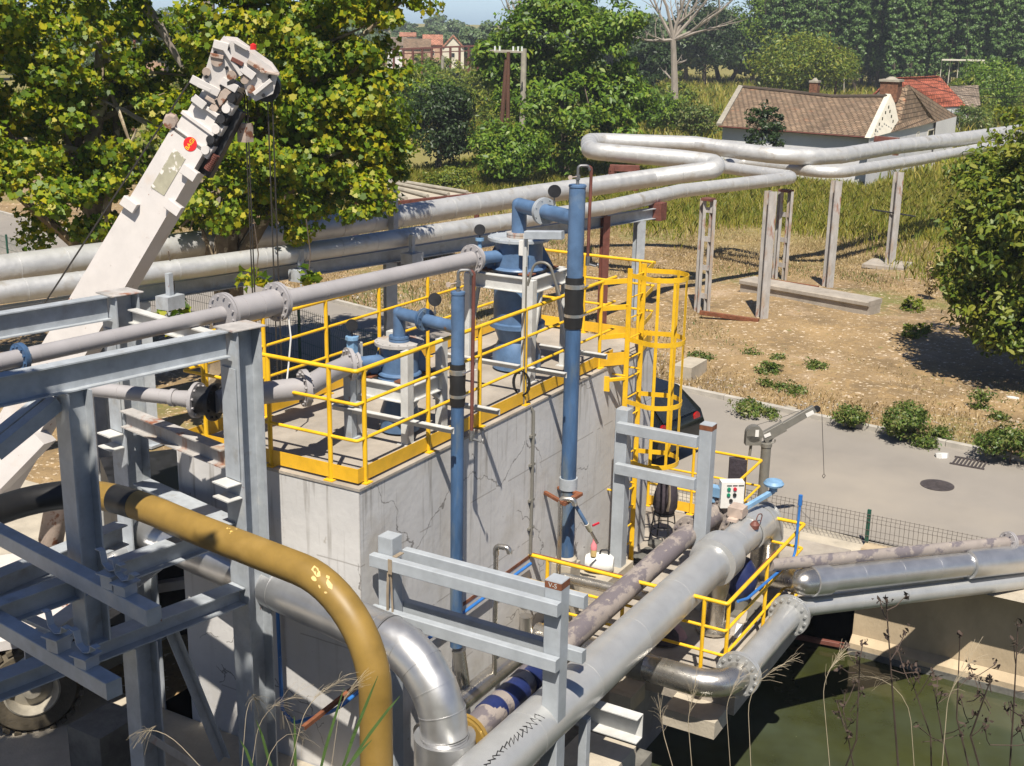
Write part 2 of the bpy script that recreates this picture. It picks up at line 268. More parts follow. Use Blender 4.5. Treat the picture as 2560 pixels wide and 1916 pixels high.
    def lathe(s,c,ax,prof,n=24):
        c=V(c); ax=V(ax).normalized(); u=Vector((0,0,1)) if abs(ax.z)<.9 else Vector((1,0,0)); a=ax.cross(u).normalized(); b=ax.cross(a); vs=[]
        for r,h in prof:
            for j in range(n):
                A=2*math.pi*j/n; vs.append(c+ax*h+(a*math.cos(A)+b*math.sin(A))*r)
        m=len(prof); fs=[(i*n+j,(i+1)*n+j,(i+1)*n+(j+1)%n,i*n+(j+1)%n) for i in range(m-1) for j in range(n)]
        return s.add(vs,fs)
    def bands(s,pts,r,step,w=.02,dr=.006,n=20,start=.5):
        pts=[V(p) for p in pts]; acc=0; nxt=start
        for p,q in zip(pts,pts[1:]):
            L=(q-p).length
            while nxt<=acc+L and L>0:
                c=p+(q-p)*((nxt-acc)/L); s.disc(c,(q-p),r+dr,w,n); nxt+=step
            acc+=L
        return s
    def poly(s,pts,z0,z1):
        n=len(pts); return s.add([(x,y,z0) for x,y in pts]+[(x,y,z1) for x,y in pts],[tuple(range(n-1,-1,-1)),tuple(range(n,2*n))]+[(i,(i+1)%n,(i+1)%n+n,i+n) for i in range(n)])
    def build(s,name,mt,parent=None,smooth=True,ang=35):
        o0=ORG.get(parent.name,Vector((0,0,0))) if parent else None
        me=bpy.data.meshes.new(name)
        if parent is None:
            xs=np.array(s.v); c=Vector(((xs[:,0].min()+xs[:,0].max())/2,(xs[:,1].min()+xs[:,1].max())/2,xs[:,2].min())); o0=c
        me.from_pydata([(x-o0.x,y-o0.y,z-o0.z) for x,y,z in s.v],[],s.f); me.materials.append(MT[mt]); me.validate()
        if smooth:
            me.shade_smooth(); me.set_sharp_from_angle(angle=math.radians(ang))
        ob=bpy.data.objects.new(name,me); COL.objects.link(ob)
        if parent: ob.parent=parent
        else: ob.location=o0
        ORG[ob.name]=o0; return ob
def fillet(pts,rad,n=8):
    pts=[V(p) for p in pts]; out=[pts[0]]
    for i in range(1,len(pts)-1):
        r=rad[i-1] if isinstance(rad,(list,tuple)) else rad
        a=(pts[i-1]-pts[i]); b=(pts[i+1]-pts[i]); la,lb=a.length,b.length; a.normalize(); b.normalize()
        ang=a.angle(b); 
        if ang>3.12 or r<=0: out.append(pts[i]); continue
        t=min(r/math.tan(ang/2),la*.49 if i>1 else la*.98,lb*.49 if i<len(pts)-2 else lb*.98); rr=t*math.tan(ang/2)
        cen=pts[i]+(a+b).normalized()*(rr/math.sin(ang/2)); s0=pts[i]+a*t-cen; s1=pts[i]+b*t-cen; th=s0.angle(s1)
        for k in range(n+1):
            q=k/n; out.append(cen+(s0*math.sin((1-q)*th)+s1*math.sin(q*th))/math.sin(th))
    out.append(pts[-1]); return out
def tag(o,label=None,cat=None,group=None,kind=None):
    if label: o['label']=label
    if cat: o['category']=cat
    if group: o['group']=group
    if kind: o['kind']=kind
    return o
def thing(name,loc,label,cat,group=None):
    o=bpy.data.objects.new(name,None); o.empty_display_size=.2; COL.objects.link(o); o.location=loc; ORG[o.name]=V(loc); return tag(o,label,cat,group)
def textmesh(txt,name,mt,origin,xdir,ydir,size,parent,ext=.002,bold=.0):
    cu=bpy.data.curves.new('t','FONT'); cu.body=txt; cu.size=size; cu.extrude=ext; cu.offset=bold; cu.align_x='CENTER'; cu.align_y='CENTER'
    t=bpy.data.objects.new('t',cu); COL.objects.link(t); dg=bpy.context.evaluated_depsgraph_get(); me=bpy.data.meshes.new_from_object(t.evaluated_get(dg)); bpy.data.objects.remove(t)
    x=V(xdir).normalized(); y=V(ydir).normalized(); z=x.cross(y); o=V(origin)
    mb=MB(); mb.v=[tuple(o+x*v.co.x+y*v.co.y+z*v.co.z) for v in me.vertices]; mb.f=[tuple(p.vertices) for p in me.polygons]
    return mb.build(name,mt,parent,False)
# ---------------------------------------------------------------- foliage
LEAF={'maple':[(0,-.45),(.24,-.28),(.5,-.2),(.38,.08),(.42,.3),(.2,.3),(0,.55),(-.2,.3),(-.42,.3),(-.38,.08),(-.5,-.2),(-.24,-.28)],
 'oval':[(0,-.5),(.2,-.15),(.17,.2),(0,.5),(-.17,.2),(-.2,-.15)],'diamond':[(0,-.5),(.3,0),(0,.5),(-.3,0)],'blade':[(-.045,0),(.045,0),(0,1)]}
def leaves(name,P,N,size,kind,mt,parent=None,droop=.5,seed=0,sizevar=.5):
    g=np.random.default_rng(seed); T=np.array(LEAF[kind]); k=len(T); n=len(P)
    N=N+g.normal(0,droop,(n,3)); N/=np.linalg.norm(N,axis=1)[:,None]+1e-9
    R_=g.normal(0,1,(n,3)); A=np.cross(N,R_); A/=np.linalg.norm(A,axis=1)[:,None]+1e-9; B=np.cross(N,A)
    s=size*(1+g.uniform(-sizevar,sizevar,n))
    fold=np.abs(T[:,0])*.6-np.abs(T[:,1])*.25
    v=P[:,None,:]+s[:,None,None]*(A[:,None,:]*T[None,:,0,None]+B[:,None,:]*T[None,:,1,None]+N[:,None,:]*fold[None,:,None])
    return rawmesh(name,v.reshape(-1,3),n,k,mt,parent)
def rawmesh(name,v,n,k,mt,parent=None,origin=None):
    o0=ORG[parent.name] if parent else (V(origin) if origin is not None else Vector((0,0,0)))
    v=v-np.array(o0); me=bpy.data.meshes.new(name); me.vertices.add(len(v)); me.vertices.foreach_set('co',v.astype(np.float32).ravel())
    me.loops.add(n*k); me.loops.foreach_set('vertex_index',np.arange(n*k,dtype=np.int32)); me.polygons.add(n); me.polygons.foreach_set('loop_start',np.arange(0,n*k,k,dtype=np.int32))
    me.polygons.foreach_set('loop_total',np.full(n,k,dtype=np.int32)); me.update(calc_edges=True); me.materials.append(MT[mt])
    ob=bpy.data.objects.new(name,me); COL.objects.link(ob)
    if parent: ob.parent=parent
    else: ob.location=o0
    ORG[ob.name]=o0; return ob
def crownpts(blobs,n,g,clump=.35,nc=None):
    # foliage gathered in clumps spread over the shells of several ellipsoids
    w=np.array([b[1][0]*b[1][1]*b[1][2] for b in blobs])**.67; w=w/w.sum(); nc=nc or max(20,n//45)
    bi=g.choice(len(blobs),nc,p=w); C_=np.array([blobs[i][0] for i in bi],float); Rr=np.array([blobs[i][1] for i in bi],float)
    d=g.normal(0,1,(nc,3)); d/=np.linalg.norm(d,axis=1)[:,None]; rad=g.uniform(.45,1.0,nc)**.55
    cc=C_+d*Rr*rad[:,None]; csz=clump*g.uniform(.5,1.3,nc)
    ci=g.integers(0,nc,n); q=g.normal(0,1,(n,3)); q/=np.linalg.norm(q,axis=1)[:,None]; q*=(g.uniform(0,1,n)**.45)[:,None]; q[:,2]*=.6
    P=cc[ci]+q*csz[ci][:,None]; N=d[ci]*.5+q*.6+np.array([0,0,.55]); return P,N
def limbs(base,top,r,blobs,g,nb=10,mt='bark',parent=None,name='trunk',split=.45,seg=8,twigs=0):
    mb=MB(); base=V(base); top=V(top); pts=[]; rs=[]
    for i in range(7):
        t=i/6; p=base.lerp(top,t)+Vector(g.normal(0,r*.35,3))*(t>0)*(t<1); pts.append(p); rs.append(r*(1.15-.75*t)*(1.25 if i==0 else 1))
    mb.tube(pts,r,seg,True,rs)
    for i in range(nb):
        t=split+(1-split)*(i/(max(1,nb-1)))*.98; s=base.lerp(top,t); b=blobs[int(g.integers(0,len(blobs)))]
        e=V(b[0])+Vector([g.uniform(-.75,.75)*b[1][k] for k in range(3)]); mid=s.lerp(e,.5)+Vector(g.normal(0,.1,3))*(e-s).length*.5+Vector((0,0,.08*(e-s).length))
        r0=r*(1.1-.75*t)*.6; q=[s,s.lerp(mid,.5),mid,mid.lerp(e,.5),e]; mb.tube(q,r0,6,True,[r0,r0*.8,r0*.6,r0*.4,r0*.15])
        for k in range(twigs):
            s2=mid.lerp(e,g.uniform(0,.9)); e2=s2+Vector(g.normal(0,1,3)).normalized()*(e-s).length*.4+Vector((0,0,.1)); mb.tube([s2,s2.lerp(e2,.5)+Vector(g.normal(0,.04,3)),e2],r0*.3,5,True,[r0*.35,r0*.22,r0*.06])
    return mb.build(name,mt,parent)
def tree(name,base,blobs,n,leaf,kind,lm,r,label,cat='tree',group=None,clump=.5,seed=1,bark='bark',nb=10,trunk_top=None,droop=.5,split=.4,nc=None):
    g=np.random.default_rng(seed); base=V(base); t=thing(name,base,label,cat,group)
    P,N=crownpts(blobs,n,g,clump,nc); leaves('crown',P,N,leaf,kind,lm,t,droop,seed)
    top=V(trunk_top) if trunk_top is not None else V(blobs[0][0])+Vector((0,0,blobs[0][1][2]*.3))
    limbs(base,top,r,blobs,g,nb,bark,t,'trunk',split); return t
def copy_tree(o,loc,rz=0,sc=1,label=None,group=None):
    c=o.copy(); COL.objects.link(c); c.location=loc; c.rotation_euler=(0,0,rz); c.scale=(sc,sc,sc) if not isinstance(sc,tuple) else sc
    if label: c['label']=label
    if group: c['group']=group
    for ch in list(o.children):
        q=ch.copy(); COL.objects.link(q); q.parent=c
        for g2 in ch.children: w=g2.copy(); COL.objects.link(w); w.parent=q
    return c
# ================================================================ SETTING
def structure(o): o['kind']='structure'; return o
def sheet(name,polys,mt):
    mb=MB()
    for p in polys: mb.add([(x,y,z) for x,y,z in p],[tuple(range(len(p)))])
    o=mb.build(name,mt,None,False); return structure(o)
def gx(b): return float(np.interp(b,[-80,-10,-4,-.5,3.2,19.4,45,120],[13.0,15.3,15.87,16.25,16.75,20.6,27.5,49]))   # far road edge
def nx(b): return float(np.interp(b,[-80,-3,4,12,19,45,120],[9.3,10.1,10.9,13.6,14.6,21.3,42]))                      # near road edge
bs=[-80,-40,-20,-10,-6,-4,-2,-.5,1,3.2,6,9,12,16,19.4,25,32,45,80,120]
# far field as one gently uneven sheet reaching the horizon
def field():
    g=np.random.default_rng(3); mb=MB(); As=[0,.6,1.5,3,5,7,9,11,13,15,18,21,24,28,33,40,50,65,90,140,250,600,3000]; Bs=[-3000,-600,-200,-100,-60,-40]+[x for x in np.arange(-30,60,2.0)]+[60,75,100,140,250,600,3000]
    idx={}
    for i,da in enumerate(As):
        for j,b in enumerate(Bs):
            bb=max(-80,min(120,b)); a=gx(bb)+.05+da if b<=120 else gx(120)+da+(b-120)*.3
            z=.03
            if 0<i<len(As)-3 and 5<j<len(Bs)-5: z+=g.normal(0,.05)*min(1,da/3)
            # low rise behind the road on the right, ditch further out
            z+= .25*math.exp(-((b-1)**2)/60-((da-9)**2)/18)
            idx[i,j]=len(mb.v); mb.v.append((a,b,z))
    for i in range(len(As)-1):
        for j in range(len(Bs)-1): mb.f.append((idx[i,j],idx[i+1,j],idx[i+1,j+1],idx[i,j+1]))
    o=mb.build('ground','dry_ground',None,True,80); structure(o); return o
field()
sheet('ground',[[(-60,3.2,0),(nx(3.2)+.3,3.2,0)]+[(nx(b)+.3,b,0) for b in bs if b>3.2]+[(-60,120,0)]],'dry_ground')
sheet('road',[[(nx(b0),b0,.012),(gx(b0),b0,.012),(gx(b1),b1,.012),(nx(b1),b1,.012)] for b0,b1 in zip(bs,bs[1:])],'asphalt')
kb=MB()
for b0,b1 in zip(bs,bs[1:]):
    n_=max(1,int((b1-b0)/1.0)) if b1<60 and b0>-25 else 1
    for k in range(n_):
        p=b0+(b1-b0)*k/n_; q=b0+(b1-b0)*(k+1)/n_-.015
        kb.bar((gx(p)+.06,p,.055),(gx(q)+.06,q,.055),.13,.15,bev=.012)
structure(kb.build('kerb','kerbstone'))
sheet('verge',[[(9.0,-80,.004),(nx(-80)+.02,-80,.004),(nx(-3)+.02,-3,.004),(nx(4)+.02,4,.004),(9.0,4,.004)]],'concrete_pale')
sheet('yard',[[(-30,-.05,.006),(-.02,-.05,.006),(-.02,4.4,.006),(4.5,4.4,.006),(4.5,13,.006),(-30,13,.006)]],'concrete_pale')
# operator deck beside the building, with its drop to the pit and canal
dk=MB(); dk.box((3.80,-2.98,-.12),(9.0,-.003,.25)); dk.box((4.4,-1.3,-2.6),(9.0,-.003,-.121)); dk.box((7.58,-.003,-.5),(9.0,4.0,.247)); structure(dk.build('deck','concrete'))
sheet('water',[[(-40,-80,-1.8),(9.6,-80,-1.8),(9.6,.5,-1.8),(-40,.5,-1.8)]],'water')
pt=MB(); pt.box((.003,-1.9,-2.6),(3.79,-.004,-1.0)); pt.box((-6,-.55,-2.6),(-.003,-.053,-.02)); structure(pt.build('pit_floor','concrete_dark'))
# bank the photographer stands on
hb=MB(); 
prof=[(-30,6.6),(1.9,6.6),(4,5.0),(7,2.9),(9.2,1.2),(10.4,-.1),(11.0,-2.2)]
vs=[];ns=0
for k in range(0,41):
    th=math.radians(-75+150*k/40); d=_w([math.sin(th),math.cos(th),0])
    for r,z in prof: vs.append((CAM[0]+d[0]*(r if r>0 else 0),CAM[1]+d[1]*(r if r>0 else 0),z))
m_=len(prof); hb.add(vs,[(i*m_+j,(i+1)*m_+j,(i+1)*m_+j+1,i*m_+j+1) for i in range(40) for j in range(m_-1)]); structure(hb.build('hillside','bank_soil',None,True,80))
# ---------------------------------------------------------------- canal wall and fences
cw=thing('canal_wall',(9.8,-20,0),'grey concrete canal wall under the low mesh fence at the roadside','wall')
m=MB(); m.box((9.62,-80,-2.6),(9.95,-2.99,.06)); m.build('wall','canal_concrete',cw); m=MB(); m.prism((9.55,-80,-1.6),(9.55,-2.99,-1.6),[(-.09,-1),(.065,-1),(.065,.10),(-.09,.0)]); m.build('ledge','canal_concrete',cw); m=MB(); m.box((9.44,-80,-1.95),(9.53,-2.985,-1.69)); m.build('tide_line','concrete_dark',cw)
def meshfence(name,pts,h,z0,label,pst='fence_green',wire='wire',sp=.05,step=2.5,ww=.0042,mk=True):
    t=thing(name,pts[0],label,'fence')
    w=MB()
    for p,q in zip(pts,pts[1:]):
        p=V(p);q=V(q);L=(q-p).length;d=(q-p).normalized(); nrm=Vector((-d.y,d.x,0)); k=int(L/step)
        for i in range(k+1):
            c=p+d*(i*step); pm=MB(); pm.bar(c+Vector((0,0,0))+nrm*.03,c+Vector((0,0,h+.06))+nrm*.03,.06,.045); pm.build('post',pst,t)
        n=int(L/sp); e=.03
        for i in range(n):
            c=p+d*(i*sp)
            w.tube([c+Vector((0,0,.04)),c+Vector((0,0,h*.72)),c+Vector((0,0,h*.79))-nrm*e,c+Vector((0,0,h*.86)),c+Vector((0,0,h))],ww,3,False)
        for zz in (.05,.25,.45,.72,.86,.97):
            w.tube([p+Vector((0,0,h*zz)),q+Vector((0,0,h*zz))],ww*1.2,3,False)
    w.build('mesh_panel',wire,t); return t
meshfence('mesh_fence',[(9.88,4.5,.06),(9.88,-22,.06)],.52,0,'low brown wire mesh fence with green posts on the canal wall',sp=.075)
meshfence('mesh_fence',[(nx(6)-.1,6,0),(nx(12)-.1,12,0),(nx(19)-.1,19,0),(nx(30)-.1,30,0)],1.5,0,'dark green wire mesh fence between the plane tree and the shaded road','fence_green','fence_green',sp=.09,ww=.005)
# manhole on the road
mh=pz((2343,1214),.014); m=MB(); m.tube([mh,mh+Vector((0,0,.012))],.31,28); m.tube([mh+Vector((0,0,.012)),mh+Vector((0,0,.016))],.25,24)
for i in range(-3,4):
    L=math.sqrt(.24**2-(i*.06)**2)*.9; m.box((mh.x+i*.06-.012,mh.y-L,mh.z+.016),(mh.x+i*.06+.012,mh.y+L,mh.z+.021))
tag(m.build('manhole_cover','manhole'),'round dark iron manhole cover set in the asphalt road','manhole cover')
gd=pz(X(6,1860,1335),.014); m=MB()
for i in range(9): m.box((gd.x-.22,gd.y-.3+i*.07,gd.z),(gd.x+.22,gd.y-.27+i*.07,gd.z+.03))
m.box((gd.x-.25,gd.y-.33,gd.z),(gd.x-.22,gd.y+.33,gd.z+.028)); m.box((gd.x+.22,gd.y-.33,gd.z),(gd.x+.25,gd.y+.33,gd.z+.028)); tag(m.build('road_drain','manhole'),'small slotted iron drain grate at the far kerb under the bushes','drain')
# ================================================================ BUILDING
BL,BW,ZT=7.57,2.62,3.55
bd=thing('concrete_chamber',(0,0,0),'tall white painted concrete chamber with cracked stained walls and a flat roof','building')
m=MB(); m.box((0,0,-2.6),(BL,BW,ZT-.03)); m.build('wall','wall_white',bd,False)
m=MB(); m.box((-.012,-.012,ZT-.03),(BL+.012,BW+.012,ZT)); m.build('roof','concrete',bd,False)
m=MB(); m.box((7.2,.35,ZT-1.9),(7.9,BW+.3,ZT-.12)) if False else None
def railing(name,path,posts,z0,label,h=1.26,mids=(.9,.5),toe=(.03,.19),closed=False,ends=True,r=.024,toeoff=0,group=None,pr=.026):
    t=thing(name,(path[0][0],path[0][1],z0),label,'railing',group)
    P=[(x,y,z0+h) for x,y in path]; m=MB(); m.tube(fillet(P,.03,3),r,12); m.build('top_rail','yellow',t)
    for q in mids: m=MB(); m.tube(fillet([(x,y,z0+q) for x,y in path],.03,3),r*.78,10); m.build('mid_rail','yellow',t)
    if toe:
        m=MB()
        for p,q in zip(path,path[1:]): 
            m.bar((p[0],p[1],z0+(toe[0]+toe[1])/2),(q[0],q[1],z0+(toe[0]+toe[1])/2),.006,toe[1]-toe[0],bev=.001)
        m.build('toe_board','yellow_board',t)
    for x,y in posts:
        m=MB(); m.tube([(x,y,z0+.01),(x,y,z0+h)],pr,10); m.box((x-.06,y-.06,z0+.001),(x+.06,y+.06,z0+.014)); m.build('post','yellow',t)
    return t
I=.06
# roof guard rail: gap for the ladder on the long side
railing('guard_railing',[(6.22,I),(5.8,I),(I,I),(I,BW-.12),(BL+.02,BW-.2),(BL+.02,.05)],[(5.77,I),(3.61,I),(2.5,I),(1.39,I),(.19,I),(I,.42),(I,1.25),(I,2.2),(.4,BW-.13),(1.4,BW-.14),(2.6,BW-.15),(3.75,BW-.16),(4.93,BW-.17),(6.2,BW-.18),(BL+.02,2.3),(BL+.02,1.25),(BL+.02,.3)],ZT,'yellow tubular guard railing with toe boards round the roof of the white concrete chamber')
# ---------------------------------------------------------------- caged ladder
ld=thing('caged_ladder',(6.4,-.25,.25),'yellow caged ladder fixed to the long wall of the white concrete chamber','ladder')
A0,A1,B_=6.1,6.58,-.22
for a in (A0,A1):
    m=MB(); m.bar((a,B_,.05 if a==A0 else .05),(a,B_,4.95),.012,.07,up=(1,0,0)) if False else m.bar((a,B_,.1),(a,B_,4.98),.03,.075,up=(0,1,0)); m.build('stringer','yellow',ld)
z=.35
while z<4.9:
    if z>3.9: pass
    m=MB(); m.tube([(A0,B_,z),(A1,B_,z)],.012,8); m.build('rung','yellow',ld); z+=.3
cc=((A0+A1)/2,B_-.38)
def hoop(z):
    pts=[(A0,B_,z),(A0-.05,B_-.16,z)]
    for k in range(17):
        th=math.pi*(1.0+k/16); pts.append((cc[0]+.37*math.cos(th),cc[1]-.02+.37*math.sin(th),z))
    pts+=[(A1+.05,B_-.16,z),(A1,B_,z)]
    m=MB(); 
    n=len(pts); vs=[]
    for i,(x,y,zz) in enumerate(pts): vs+= [(x,y,zz-.035),(x,y,zz+.035)]
    for i,(x,y,zz) in enumerate(pts):
        dx,dy=x-cc[0],y-cc[1]; L=math.hypot(dx,dy) or 1; vs+= [(x-dx/L*.007,y-dy/L*.007,zz-.035),(x-dx/L*.007,y-dy/L*.007,zz+.035)]
    fs=[]
    for i in range(n-1):
        a=2*i; b=2*n+2*i; fs+=[(a,a+2,a+3,a+1),(b,b+1,b+3,b+2),(a+1,a+3,b+3,b+1),(a,b,b+2,a+2)]
    m.add(vs,fs); m.build('hoop','yellow',ld)
for z in (4.88,3.95,3.02,2.12): hoop(z)
for th in (195,232,270,308,345):
    t_=math.radians(th); x,y=cc[0]+.362*math.cos(t_),cc[1]-.02+.362*math.sin(t_); d=Vector((math.cos(t_),math.sin(t_),0))
    m=MB(); m.bar((x,y,2.08),(x,y,4.92),.006,.05,up=(-d.y,d.x,0)) if False else m.bar((x,y,2.08),(x,y,4.92),.045,.007,up=d); m.build('cage_bar','yellow',ld)
for z in (4.45,3.4,1.6):
    for a in (A0,A1): m=MB(); m.bar((a,B_,z),(a,-.002 if z<3.5 else B_+.04,z),.04,.02); m.build('wall_bracket','yellow',ld)
# flat bars of the landing gate beside the ladder
gt=thing('ladder_gate',(5.95,0,ZT),'yellow flat bar landing gate between the roof railing and the caged ladder','gate')
for z in (4.80,4.42,4.0): m=MB(); m.bar((5.80,I-.01,z),(6.1,B_+.04,z),.01,.075); m.build('bar','yellow',gt)
m=MB(); m.bar((5.80,I-.01,3.66),(6.1,B_+.04,3.66),.01,.19); m.build('toe_board','yellow_board',gt)
for z in (4.80,4.42,4.0): m=MB(); m.bar((6.6,B_+.04,z),(BL,I,z),.01,.075); m.build('bar','yellow',gt)
m=MB(); m.bar((6.6,B_+.04,3.66),(BL,I,3.66),.01,.19); m.build('toe_board','yellow_board',gt)
m=MB(); m.bar((5.85,-.02,3.36),(6.1,-.2,3.36),.05,.05); m.bar((5.85,-.005,3.42),(5.85,-.015,3.2),.14,.02); m.build('bracket','yellow',gt)
# ================================================================ ROOF VESSELS
def vessel(cx,cy,r,zt,zb,label,fr,fh,legh,sc,nozz):
    t=thing('filter_vessel',(cx,cy,ZT),label,'vessel')
    m=MB(); m.lathe((cx,cy,0),(0,0,1),[(r*.55,ZT+.02),(r*1.02,ZT+.03),(r*1.02,ZT+.25),(r*.78,ZT+.42),(r*.98,ZT+.62),(r*1.16,ZT+.63),(r*1.16,ZT+.69),(r,ZT+.70),(r,zt-.03)],32); m.build('body','blue_paint',t)
    m=MB(); m.lathe((cx,cy,0),(0,0,1),[(r*1.1,zb),(r*1.16,zb+.03),(r*1.12,zb+.05),(r,zb+.06)],32); m.build('support_ring','blue_paint',t)
    m=MB(); m.flange((cx,cy,zt-.005),(0,0,1),r*1.28,.035,16,.012,seg=36); m.build('lid_flange','steel_rusty' if r<.27 else 'steel_paint',t)
    for k in range(4):
        th=math.radians(45+90*k); d=Vector((math.cos(th),math.sin(th),0)); p=Vector((cx,cy,zb))+d*(r+.005)
        m=MB(); sd=Vector((-d.y,d.x,0))*.006
        tri=[p+Vector((0,0,.34)),p+Vector((0,0,.03)),p+d*.17+Vector((0,0,.03))]; m.add([q-sd for q in tri]+[q+sd for q in tri],[(0,1,2),(5,4,3),(0,3,4,1),(1,4,5,2),(2,5,3,0)]); m.build('gusset','blue_paint',t)
        m=MB(); q=p+d*.12; m.box((q.x-.09,q.y-.09,zb+.012),(q.x+.09,q.y+.09,zb+.028)); m.tube([q+Vector((0,0,.02)),q+Vector((0,0,.05))],.02,6); m.build('foot_plate','rust',t)
    # frame
    f=thing('vessel_frame',(cx,cy,ZT),fr,'support frame'); s=fh; H=.20; zf=zb-H/2
    for (x0,y0,x1,y1) in ((-s,-s,s,-s),(s,-s,s,s),(s,s,-s,s),(-s,s,-s,-s)):
        e=.0 ; dx,dy=x1-x0,y1-y0; L=math.hypot(dx,dy); k=.05/L
        m=MB(); m.ibeam((cx+x0+dx*k,cy+y0+dy*k,zf),(cx+x1-dx*k,cy+y1-dy*k,zf),.10,H,.012,.008); m.build('beam','steel_white',f)
    for sx,sy in ((-1,-1),(1,-1),(1,1),(-1,1)):
        x,y=cx+sx*s,cy+sy*s; m=MB(); m.bar((x,y,ZT+.012),(x,y,legh),.10,.13); m.box((x-.09,y-.09,ZT),(x+.09,y+.09,ZT+.012)); m.build('leg','steel_white',f)
        m=MB(); m.bar((x,y,ZT+.35),(cx+sx*s*.45,y,zf-H/2),.05,.05); m.build('brace','steel_white',f)
    return t
# small vessel near the corner, large vessel further along
V1C=(1.85,.78); V2C=(5.12,1.05); P1C=(1.60,-.20); P2C=(4.48,-.17)
Z1=pa(X(5,390,370),V1C[0]).z; Z2=pa((1299,514),V2C[0]).z
ZL1=pa(X(21,795,290),V1C[0]).z; ZL2=pa((1299,595),V2C[0]).z
ZB1=pa(X(21,720,735),V1C[0]-.1).z; ZB2=pa(X(22,870,1295),V2C[0]-.2).z
vessel(V1C[0],V1C[1],.23,ZL1,ZB1,'small blue filter vessel with a rusty lid near the roof corner','white steel frame with tall legs carrying the small blue vessel',.36,ZB1+.42,1,0)
vessel(V2C[0],V2C[1],.34,ZL2,ZB2,'large blue filter vessel with a grey lid at the far half of the roof','white steel frame carrying the large blue vessel',.50,ZB2-.02,1,0)
def riser(name,vc,zl,ze,pc,r,ztop,zj,zfoot,label,gl):
    t=thing(name,(pc[0],pc[1],zfoot),label,'pipe')
    e=Vector((vc[0],vc[1],ze)); q=Vector((pc[0],pc[1],ze)); d=(q-e).normalized()
    m=MB(); m.tube([(vc[0],vc[1],zl+.07),e],r,20); m.tube([e-Vector((0,0,0)),q],r*.97,20); m.lathe(e,(0,0,1),[(r,-.0),(r*.98,r*.35),(r*.8,r*.7),(r*.4,r*.93),(0,r)],20) ; m.build('crossover','blue_paint',t)
    m=MB(); m.flange((vc[0],vc[1],zl+.03),(0,0,1),r*1.65,.03,10,.011); m.flange((vc[0],vc[1],zl+.065),(0,0,1),r*1.65,.025,10,.008); m.build('neck_flange','blue_paint' if r<.09 else 'steel_rusty',t)
    c=e.lerp(q,.45); m=MB(); m.flange(c-d*.018,d,r*1.75,.026,8,.013); m.flange(c+d*.018,d,r*1.75,.026,8,.009); m.build('flange','steel_paint' if r>.09 else 'blue_worn',t)
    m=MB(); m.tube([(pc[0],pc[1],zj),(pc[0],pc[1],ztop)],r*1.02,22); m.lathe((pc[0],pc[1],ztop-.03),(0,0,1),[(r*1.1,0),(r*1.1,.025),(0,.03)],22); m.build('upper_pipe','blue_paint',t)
    k=r/.08
    m=MB(); m.lathe((pc[0],pc[1],zj),(0,0,1),[(r*1.15,.03),(r*1.2,.0),(r*1.12,-.06*k),(r*1.24,-.12*k),(r*1.17,-.26*k),(r*1.28,-.33*k),(r*1.16,-.45*k),(r*1.1,-.5*k)],22); m.build('rubber_coupling','rubber',t)
    for hz in (-.07*k,-.36*k):
        m=MB(); m.lathe((pc[0],pc[1],zj+hz),(0,0,1),[(r*1.2,-.03),(r*1.26,-.028),(r*1.26,.028),(r*1.2,.03)],22); s=d.cross(Vector((0,0,1))); m.tube([Vector((pc[0],pc[1],zj+hz))+Vector((-.04,-r*1.32,0)),Vector((pc[0]+.12,pc[1]-r*1.35,zj+hz))],.009,6); m.build('hose_clamp','clad_dark',t)
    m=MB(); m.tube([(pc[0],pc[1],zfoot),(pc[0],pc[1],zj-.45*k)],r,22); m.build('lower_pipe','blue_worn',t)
    # vent on top and the long drain hose
    vt=Vector((pc[0],pc[1],ztop)); m=MB(); m.tube([vt,vt+Vector((0,0,.09))],.022,8); m.tube([vt+Vector((0,0,.06)),vt+Vector((0,0,.12))],.034,6); m.tube(fillet([vt+Vector((0,0,.1)),vt+Vector((0,0,.24)),vt+Vector((.08,-.1,.24)),vt+Vector((.1,-.12,.18))],.04,4),.018,8); m.build('air_vent','bolt',t)
    m=MB(); m.tube([vt+Vector((-.13,.03,.10)),vt+Vector((0,0,.10))],.008,6); m.disc(vt+Vector((-.15,.03,.10)),(1,.2,0),.03,.012,10); m.build('vent_handle','crane_rust',t)
    hz=gl; h0=vt+Vector((.08,-.09,.22)); off=Vector((.10,-.13,0)); a=vt+off+Vector((0,0,.15)); b=Vector((pc[0]+.10,pc[1]-.13,hz))
    m=MB(); m.tube(fillet([h0,vt+Vector((.12,-.13,.24)),b],.09,6),.022,8); m.build('drain_hose','brown_paint',t)
    m=MB(); m.tube([b+Vector((0,0,.02)),b-Vector((0,0,.1))],.03,8); m.tube([b-Vector((0,0,.08)),b+Vector((.02,-.12,-.1))],.015,8); m.disc(b+Vector((.03,-.14,-.09)),(.4,-1,.1),.035,.012,12); m.build('drain_valve','bolt',t)
    # pressure gauge
    g=e.lerp(q,.62)+Vector((0,0,r)); m=MB(); m.tube([g,g+Vector((0,0,.12))],.01,6); m.tube([g+Vector((0,0,.03)),g+Vector((0,0,.06))],.018,6); m.build('gauge_stem','bolt',t)
    g2=g+Vector((0,0,.19)); m=MB(); m.disc(g2,(-.6,-.5,.1),.075 if r<.09 else .085,.05,22); m.build('gauge','dark_metal',t)
    return t
ZT1=pa((1151,730),P1C[0]).z; ZT2=pa((1436,461),P2C[0]).z; ZF1=pa((1161,1622),P1C[0]).z; ZF2=pa((1425,1404),P2C[0]).z
riser('blue_riser',V1C,ZL1,Z1,P1C,.075,ZT1,pa(X(21,1550,600),P1C[0]).z,ZF1,'slender blue riser pipe with black coupling, joined to the small vessel',pa(X(21,1680,1440),P1C[0]+.1).z)
